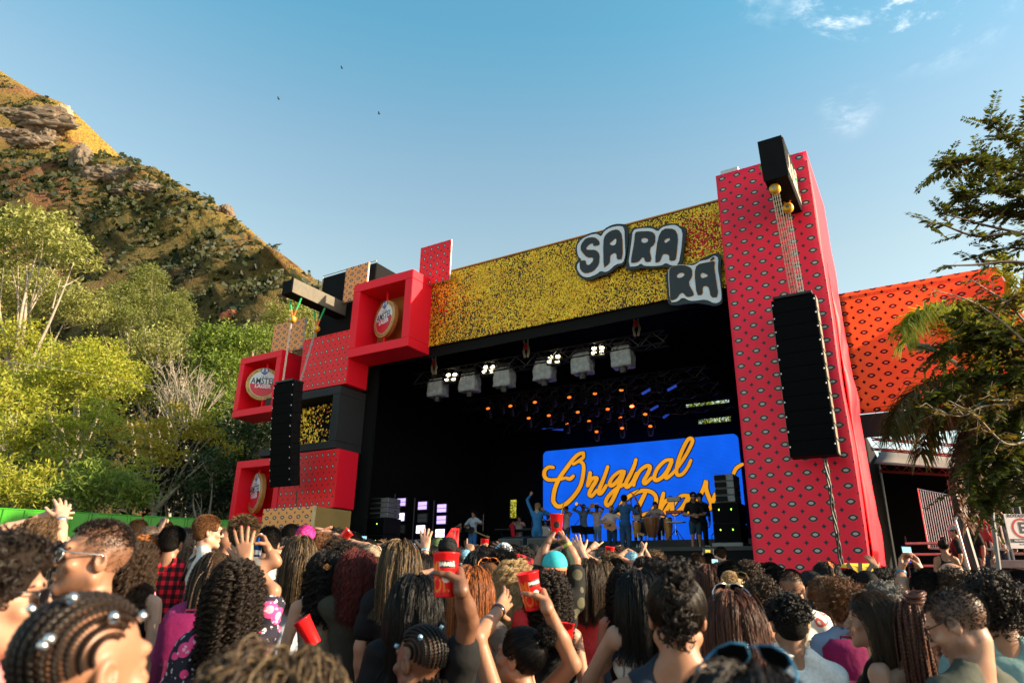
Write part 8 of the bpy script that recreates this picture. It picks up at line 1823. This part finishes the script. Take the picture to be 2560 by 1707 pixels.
def drum(n, c, r, h, m, M=Matrix.Identity(4)): 
    MM = Matrix.Translation(c) @ M; d = MB().lathe([(.001, -h / 2), (r, -h / 2), (r, h / 2)], 20, MM).build(n, m, dk, off=(0, 0, 0)); MB().lathe([(r + .01, h / 2 - .02), (r + .012, h / 2 + .01), (r - .01, h / 2 + .012)], 20, MM).build('hoop', chrome, d, off=(0, 0, 0)); MB().lathe([(.001, h / 2 + .004), (r - .008, h / 2 + .004)], 20, MM).build('drum_head', dwhite, d, off=(0, 0, 0))
drum('kick_drum', (0, 0, .28), .29, .42, dblack, Matrix.Rotation(-pi / 2, 4, 'X')); drum('tom_drum', (-.22, .1, .72), .15, .2, dblack, Matrix.Rotation(-.4, 4, 'X')); drum('tom_drum', (.18, .1, .72), .15, .2, dblack, Matrix.Rotation(-.4, 4, 'X')); drum('floor_tom', (.52, -.1, .42), .2, .36, dblack); drum('snare_drum', (-.45, -.15, .6), .17, .14, chrome)
for x, z in ((-.7, 1.05), (.65, 1.15), (.3, 1.25)): MB().lathe([(.001, .02), (.05, .012), (.22, -.01)], 20, Matrix.Translation((x, .1, z)) @ Matrix.Rotation(-.35, 4, 'X')).build('cymbal', brass, dk, off=(0, 0, 0)); MB().tube([(x, .1, z), (x, .1, .3), (x + .2, .2, .0)], .014).tube([(x, .1, .3), (x - .2, .0, .0)], .014).build('cymbal_stand', chrome, dk, off=(0, 0, 0))
bx = boxthing('drum_shield', 'pale cloth-faced box behind the drum kit', 'box', spt(1364, 1318, 29.8), (.75, .05, .45), dwhite)
sx = player('saxophone player in pink t-shirt, sunglasses and grey shorts', 1415, 1273, 28.3, ('short', 'black'), T(PKT), 'tan', pants=(.10, .10, .13), shorts=True, armR=LA((.10, .28, 1.12), 'grip'), armL=LA((-.05, .28, 1.28), 'grip'), extras=[SUNG])
tp = player('trumpet player in denim jacket over white, ripped shorts', 1458, 1268, 28.3, ('short', 'black'), ('long', (.13, .18, .26), 'denim'), 'brown', pants=(.20, .26, .38), shorts=True, armR=LA((.07, .34, 1.50), 'grip', (-1, 0, 0)), armL=LA((-.07, .30, 1.48), 'grip', (1, 0, 0)), extras=[SUNG])
tb = player('trombone player in pale pink t-shirt and light ripped jeans', 1492, 1269, 28.3, ('short', 'black'), T(PKT), 'brown', pants=(.22, .32, .48), armR=LA((.10, .50, 1.38), 'grip', (-1, 0, 0)), armL=LA((-.07, .26, 1.50), 'grip', (1, 0, 0)), extras=[SUNG])
def inst(name, label, P): return band_thing(name, label, name, P['M'].copy(), 'wind instruments')
o = inst('saxophone', 'brass saxophone of the man in pink t-shirt', sx); MB().tube([(0, .12, 1.56), (0, .22, 1.54), (.02, .26, 1.4), (.06, .26, 1.0), (.08, .30, .9), (.08, .38, .92), (.07, .42, 1.1)], [.01, .012, .018, .035, .045, .055, .09], 10).build('horn', brass, o, off=(0, 0, 0)); MB().bbox((.02, .27, 1.05), (.07, .30, 1.3), .01).build('keys', brass, o, off=(0, 0, 0))
o = inst('trumpet', 'bright brass trumpet pointing left', tp); MB().tube([(0, .13, 1.53), (0, .45, 1.50), (0, .6, 1.49), (0, .66, 1.488)], [.008, .011, .025, .065], 12).build('horn', brass, o, off=(0, 0, 0)); MB().tube([(-.01, .2, 1.46), (-.01, .42, 1.44)], .012).tube([(0, .28, 1.53), (0, .28, 1.42)], .012).tube([(0, .32, 1.53), (0, .32, 1.42)], .012).build('valve', brass, o, off=(0, 0, 0))
o = inst('trombone', 'long brass trombone sloping down to the left', tb); MB().tube([(0, .13, 1.53), (0, .95, 1.28), (0, .98, 1.24), (0, .2, 1.46)], .010).build('slide', brass, o, off=(0, 0, 0)); MB().tube([(-.04, -.1, 1.6), (-.04, .3, 1.5), (-.04, .5, 1.45), (-.04, .55, 1.44)], [.012, .02, .05, .10], 12).build('bell', brass, o, off=(0, 0, 0))
for i, (px, py) in enumerate([(1443, 1322), (1470, 1325)]):
    c = spt(px, py, 27.6); o = band_thing('music_stand', ['left black music stand before the trumpet player', 'right black music stand before the trumpet player'][i], 'music stand', Matrix.Translation(c) @ Matrix.Rotation(radians(148.5), 4, 'Z'), 'music stands'); MB().bbox((-.26, -.01, -.16), (.26, .01, .16), .006, 0, Matrix.Rotation(-.5, 4, 'X')).build('desk', blackp, o, off=(0, 0, 0)); MB().tube([(0, .02, -.1), (0, .02, -.75)], .014).tube([(0, .02, -.6), (.25, .1, -.9)], .012).tube([(0, .02, -.6), (-.25, .1, -.9)], .012).build('leg', blackp, o, off=(0, 0, 0))
bs = player('balding bass player in pale t-shirt and wide navy trousers', 1528, 1271, 24.3, ('shaved', 'dark'), T(PKT), 'light', fl=2.5, pants=(.02, .05, .11), hr=(-40, 0, 0), armR=LA((.14, .27, 1.02)), armL=LA((-.40, .42, 1.2)), extras=[('beard', 'beard')], yaw=165)
guitar('orange wooden bass guitar of the balding player', bs, woodo, radians(164), 1.1, .78)
player('tall man in dark blue overalls with his back to the crowd', 1561, 1248, 20.6, ('short', 'black'), ('long', (.02, .07, .17), 'denim'), 'tan', yaw=-35, fl=2.5, pants=(.02, .06, .14), armL=LA((-.25, .38, 1.2)), armR=LA((.22, .30, 1.05)))
ws = player('woman percussionist in white crop top lifting coloured sticks', 1593, 1270, 27.0, ('straight', 'black'), T((.55, .42, .4), 'crop'), 'tan', sex='f', yaw=160, armL=LA((.02, .35, 1.72), 'fist'), armR=LA((.18, .38, 1.62), 'fist'))
o = band_thing('drum_sticks', 'crossed drum sticks with red and green ends over the woman percussionist', 'sticks', ws['M'].copy()); MB().tube([(-.22, .45, 1.95), (.12, .40, 1.70)], .018).build('stick', mat('stick_green', (.05, .4, .15), .5), o, off=(0, 0, 0)); MB().tube([(.22, .48, 1.9), (-.02, .40, 1.68)], .018).build('stick', mat('stick_red', (.6, .03, .05), .5), o, off=(0, 0, 0))
player('percussionist in black cap and pale t-shirt behind the drums', 1638, 1262, 27.6, ('short', 'black'), T(PKT), 'light', yaw=158, hr=(30, 0, 0), armR=LA((.2, .36, 1.05)), armL=LA((-.15, .38, 1.08)), extras=[('cap', blackc)])
mk = player('man in black t-shirt, navy shorts and sunglasses at the right of the stage', 1733, 1241, 19.9, ('short', 'black'), T(BLK), 'tan', yaw=172, fl=2.5, pants=(.02, .04, .06), shorts=True, pantskind='plain', armR=LA((.0, .22, .90)), armL=LA((.02, .22, .93)), extras=[SUNG, ('beard', 'beard')])
player('man in black cap hidden behind the man in black t-shirt', 1749, 1243, 20.8, ('short', 'black'), T(BLK, 'long'), 'tan', yaw=165, fl=2.5, pants=BLK, extras=[('cap', blackc)])
player('small figure with a camera crouching in the dark left of the guitarist', 1150, 1318, 27.0, ('straight', 'dark'), T(BLK), 'light', sex='f', fl=2.5, yaw=200, armR=LA((.08, .3, 1.2), 'grip'))
def conga(label, px, py, Y, r, h, m, m2=None, waist=.72, ropes=0, base=3.1):
    c = at(px, py, Y); o = band_thing('hand_drum', label, 'drum', Matrix.Translation((c.x, c.y, c.z)), 'hand drums'); h2 = h / 2
    MB().lathe([(r * .62, -h2), (r * .7, -h2 * .6), (r * 1.06, h2 * .25), (r, h2)], 20).build('shell', m, o, True, off=(0, 0, 0)); MB().lathe([(r * 1.05, h2 - .05), (r * 1.07, h2 - .01), (r * 1.0, h2 + .01)], 20).build('hoop', chrome if not ropes else maple, o, off=(0, 0, 0)); MB().lathe([(.001, h2 + .004), (r, h2 + .004)], 20).build('drum_head', maple, o, off=(0, 0, 0))
    for k in range(ropes):
        a = 2 * pi * k / ropes; MB().tube([(r * 1.08 * cos(a), r * 1.08 * sin(a), h2 - .03), (r * 1.1 * cos(a), r * 1.1 * sin(a), h2 * .2), (r * .76 * cos(a), r * .76 * sin(a), -h2 * .6)], .012, 4).build('rope', mat('rope_tan', (.4, .2, .08), .8), o, off=(0, 0, 0))
    for k in range(3):
        a = 2 * pi * k / 3 + .5; MB().tube([(r * .7 * cos(a), r * .7 * sin(a), -h2 * .5), (r * 1.1 * cos(a), r * 1.1 * sin(a), min(-h2 - .02, base - c.z))], .014, 5).build('leg', chrome, o, off=(0, 0, 0))
ored = mat('conga_red', (.55, .11, .03), .35, vary=.15, nscale=3); oora = mat('conga_orange', (.6, .26, .04), .35, vary=.15, nscale=3); obrn = mat('conga_brown', (.30, .10, .035), .4, vary=.2, nscale=3); oblk = mat('drum_shell_black', (.015, .014, .014), .35)
conga('red-orange tall drum between the two men in blue', 1561, 1330, 25.5, .15, .66, ored); conga('orange drum left of the rope-laced drum', 1592, 1322, 26.5, .16, .6, oora); conga('large brown drum laced with ropes, before the percussionist', 1630, 1317, 26.2, .25, .72, obrn, ropes=14); conga('slim orange conga right of the rope-laced drum', 1671, 1323, 26.2, .16, .86, oora); conga('black drum behind the rope-laced drum on the right', 1651, 1316, 27.0, .22, .66, oblk); conga('black drum behind the rope-laced drum on the left', 1611, 1316, 27.0, .2, .66, oblk)
o = band_thing('percussion_rack', 'chrome percussion rack with bells and a white tray', 'percussion', Matrix.Translation((spt(1692, 1355, 25.5).x, spt(1692, 1355, 25.5).y, 3.1)) @ Matrix.Rotation(radians(148.5), 4, 'Z'))
MB().tube([(0, 0, .2), (0, 0, 1.55)], .02).tube([(0, 0, .4), (.3, .1, 0)], .016).tube([(0, 0, .4), (-.3, .1, 0)], .016).tube([(0, 0, .4), (0, -.3, 0)], .016).build('stand', chrome, o, off=(0, 0, 0)); MB().bbox((-.25, -.1, 1.38), (.25, .1, 1.55), .01).build('chime_bar', mat('tray_pale', (.45, .36, .3), .4), o, off=(0, 0, 0)); MB().bbox((-.3, -.16, .95), (.3, .16, 1.05), .01).build('pad', mat('pad_red', (.45, .03, .03), .4), o, off=(0, 0, 0)); MB().bbox((-.34, -.18, .62), (.34, .18, .66), .008).build('tray', dwhite, o, off=(0, 0, 0))
for k in range(5): MB().lathe([(.05, 0), (.06, .03), (.001, .05)], 10, Matrix.Translation((-.7 - .12 * (k % 2), .1, .5 + .2 * k))).build('bell', brass, o, off=(0, 0, 0))
MB().tube([(-.75, .1, 0), (-.75, .1, 1.45)], .018).build('stand', chrome, o, off=(0, 0, 0))
for i, px in enumerate((1593, 1600)):
    c = at(px, 1372, 21.5); o = band_thing('water_bottle', ['left small water bottle on the deck edge', 'right small water bottle on the deck edge'][i], 'bottle', Matrix.Translation((c.x, c.y, 2.5)), 'bottles on the deck'); MB().lathe([(.001, 0), (.035, .004), (.035, .15), (.013, .19), (.013, .22), (.001, .22)], 12).build('bottle_body', mat('bottle_clear', (.35, .42, .45), .1), o, True, off=(0, 0, 0)); MB().lathe([(.036, .06), (.036, .12)], 12).build('label_band', mat('bottle_blue', (.05, .2, .5), .4), o, off=(0, 0, 0)); MB().lathe([(.015, .2), (.015, .225), (.001, .226)], 10).build('lid', mat('bottle_cap', (.1, .25, .6), .4), o, off=(0, 0, 0))
for i, (px, py, Y, t_) in enumerate([(1548, 1282, 24.6, 1.45), (1436, 1300, 28, 1.2), (1655, 1290, 26.6, 1.0), (1778, 1320, 20.5, 1.3)]):
    c = at(px, py, Y); o = band_thing('microphone_stand', ['microphone stand beside the bass player', 'microphone stand between saxophone and trumpet', 'microphone stand at the drums', 'bent microphone stand by the right speakers'][i], 'microphone stand', Matrix.Translation((c.x, c.y, c.z)), 'microphone stands'); f_ = (2.5 if Y < 25 else 3.1) - c.z; MB().tube([(0, 0, f_), (0, 0, -.2), (.25, -.1, .1)], .013).tube([(0, 0, f_ + .1), (.2, .1, f_)], .012).tube([(0, 0, f_ + .1), (-.2, .1, f_)], .012).build('pole', darkst, o, off=(0, 0, 0)); MB().ell((.28, -.11, .13), (.03, .03, .04), 8, 6).build('microphone', darkst, o, off=(0, 0, 0))
# crew at the right
CG = 'crew at the right'
person('woman in black crop top with red-lit arm, back turned, on the steps', 2359, 1368, 13.2, ('bun', 'dark'), T(BLK, 'crop'), 'tan', sex='f', yaw=-25, pos=at(2359, 1366, 13.2), floor=at(2359, 1366, 13.2).z - 1.56, group=CG, lod=2, pants=(.03, .03, .025))
person('person in a pale cap sitting in the dark behind the leaning post', 2384, 1326, 14.5, ('short', 'dark'), T(BLK), 'tan', yaw=60, pos=at(2384, 1328, 14.5), floor=at(2384, 1328, 14.5).z - 1.3, group=CG, lod=2, extras=[('cap', mat('cap_grey', (.3, .3, .32), .7))])
for i, (px, py, lab) in enumerate([(2415, 1310, 'person in black leaning at the left end of the platform railing'), (2433, 1302, 'person in black with red vest in the middle of the platform'), (2458, 1278, 'person in red top standing highest behind the railing'), (2492, 1274, 'dark figure with big round hair at the right of the platform')]):
    h = at(px, py, 15.2); person(lab, px, py, 15.2, ('short', 'black') if i < 3 else ('afro', 'black'), T(BLK if i in (0, 3) else (.35, .02, .02)), 'olive', yaw=120 + 30 * i, pos=h, floor=h.z - 1.6, group=CG, lod=2)
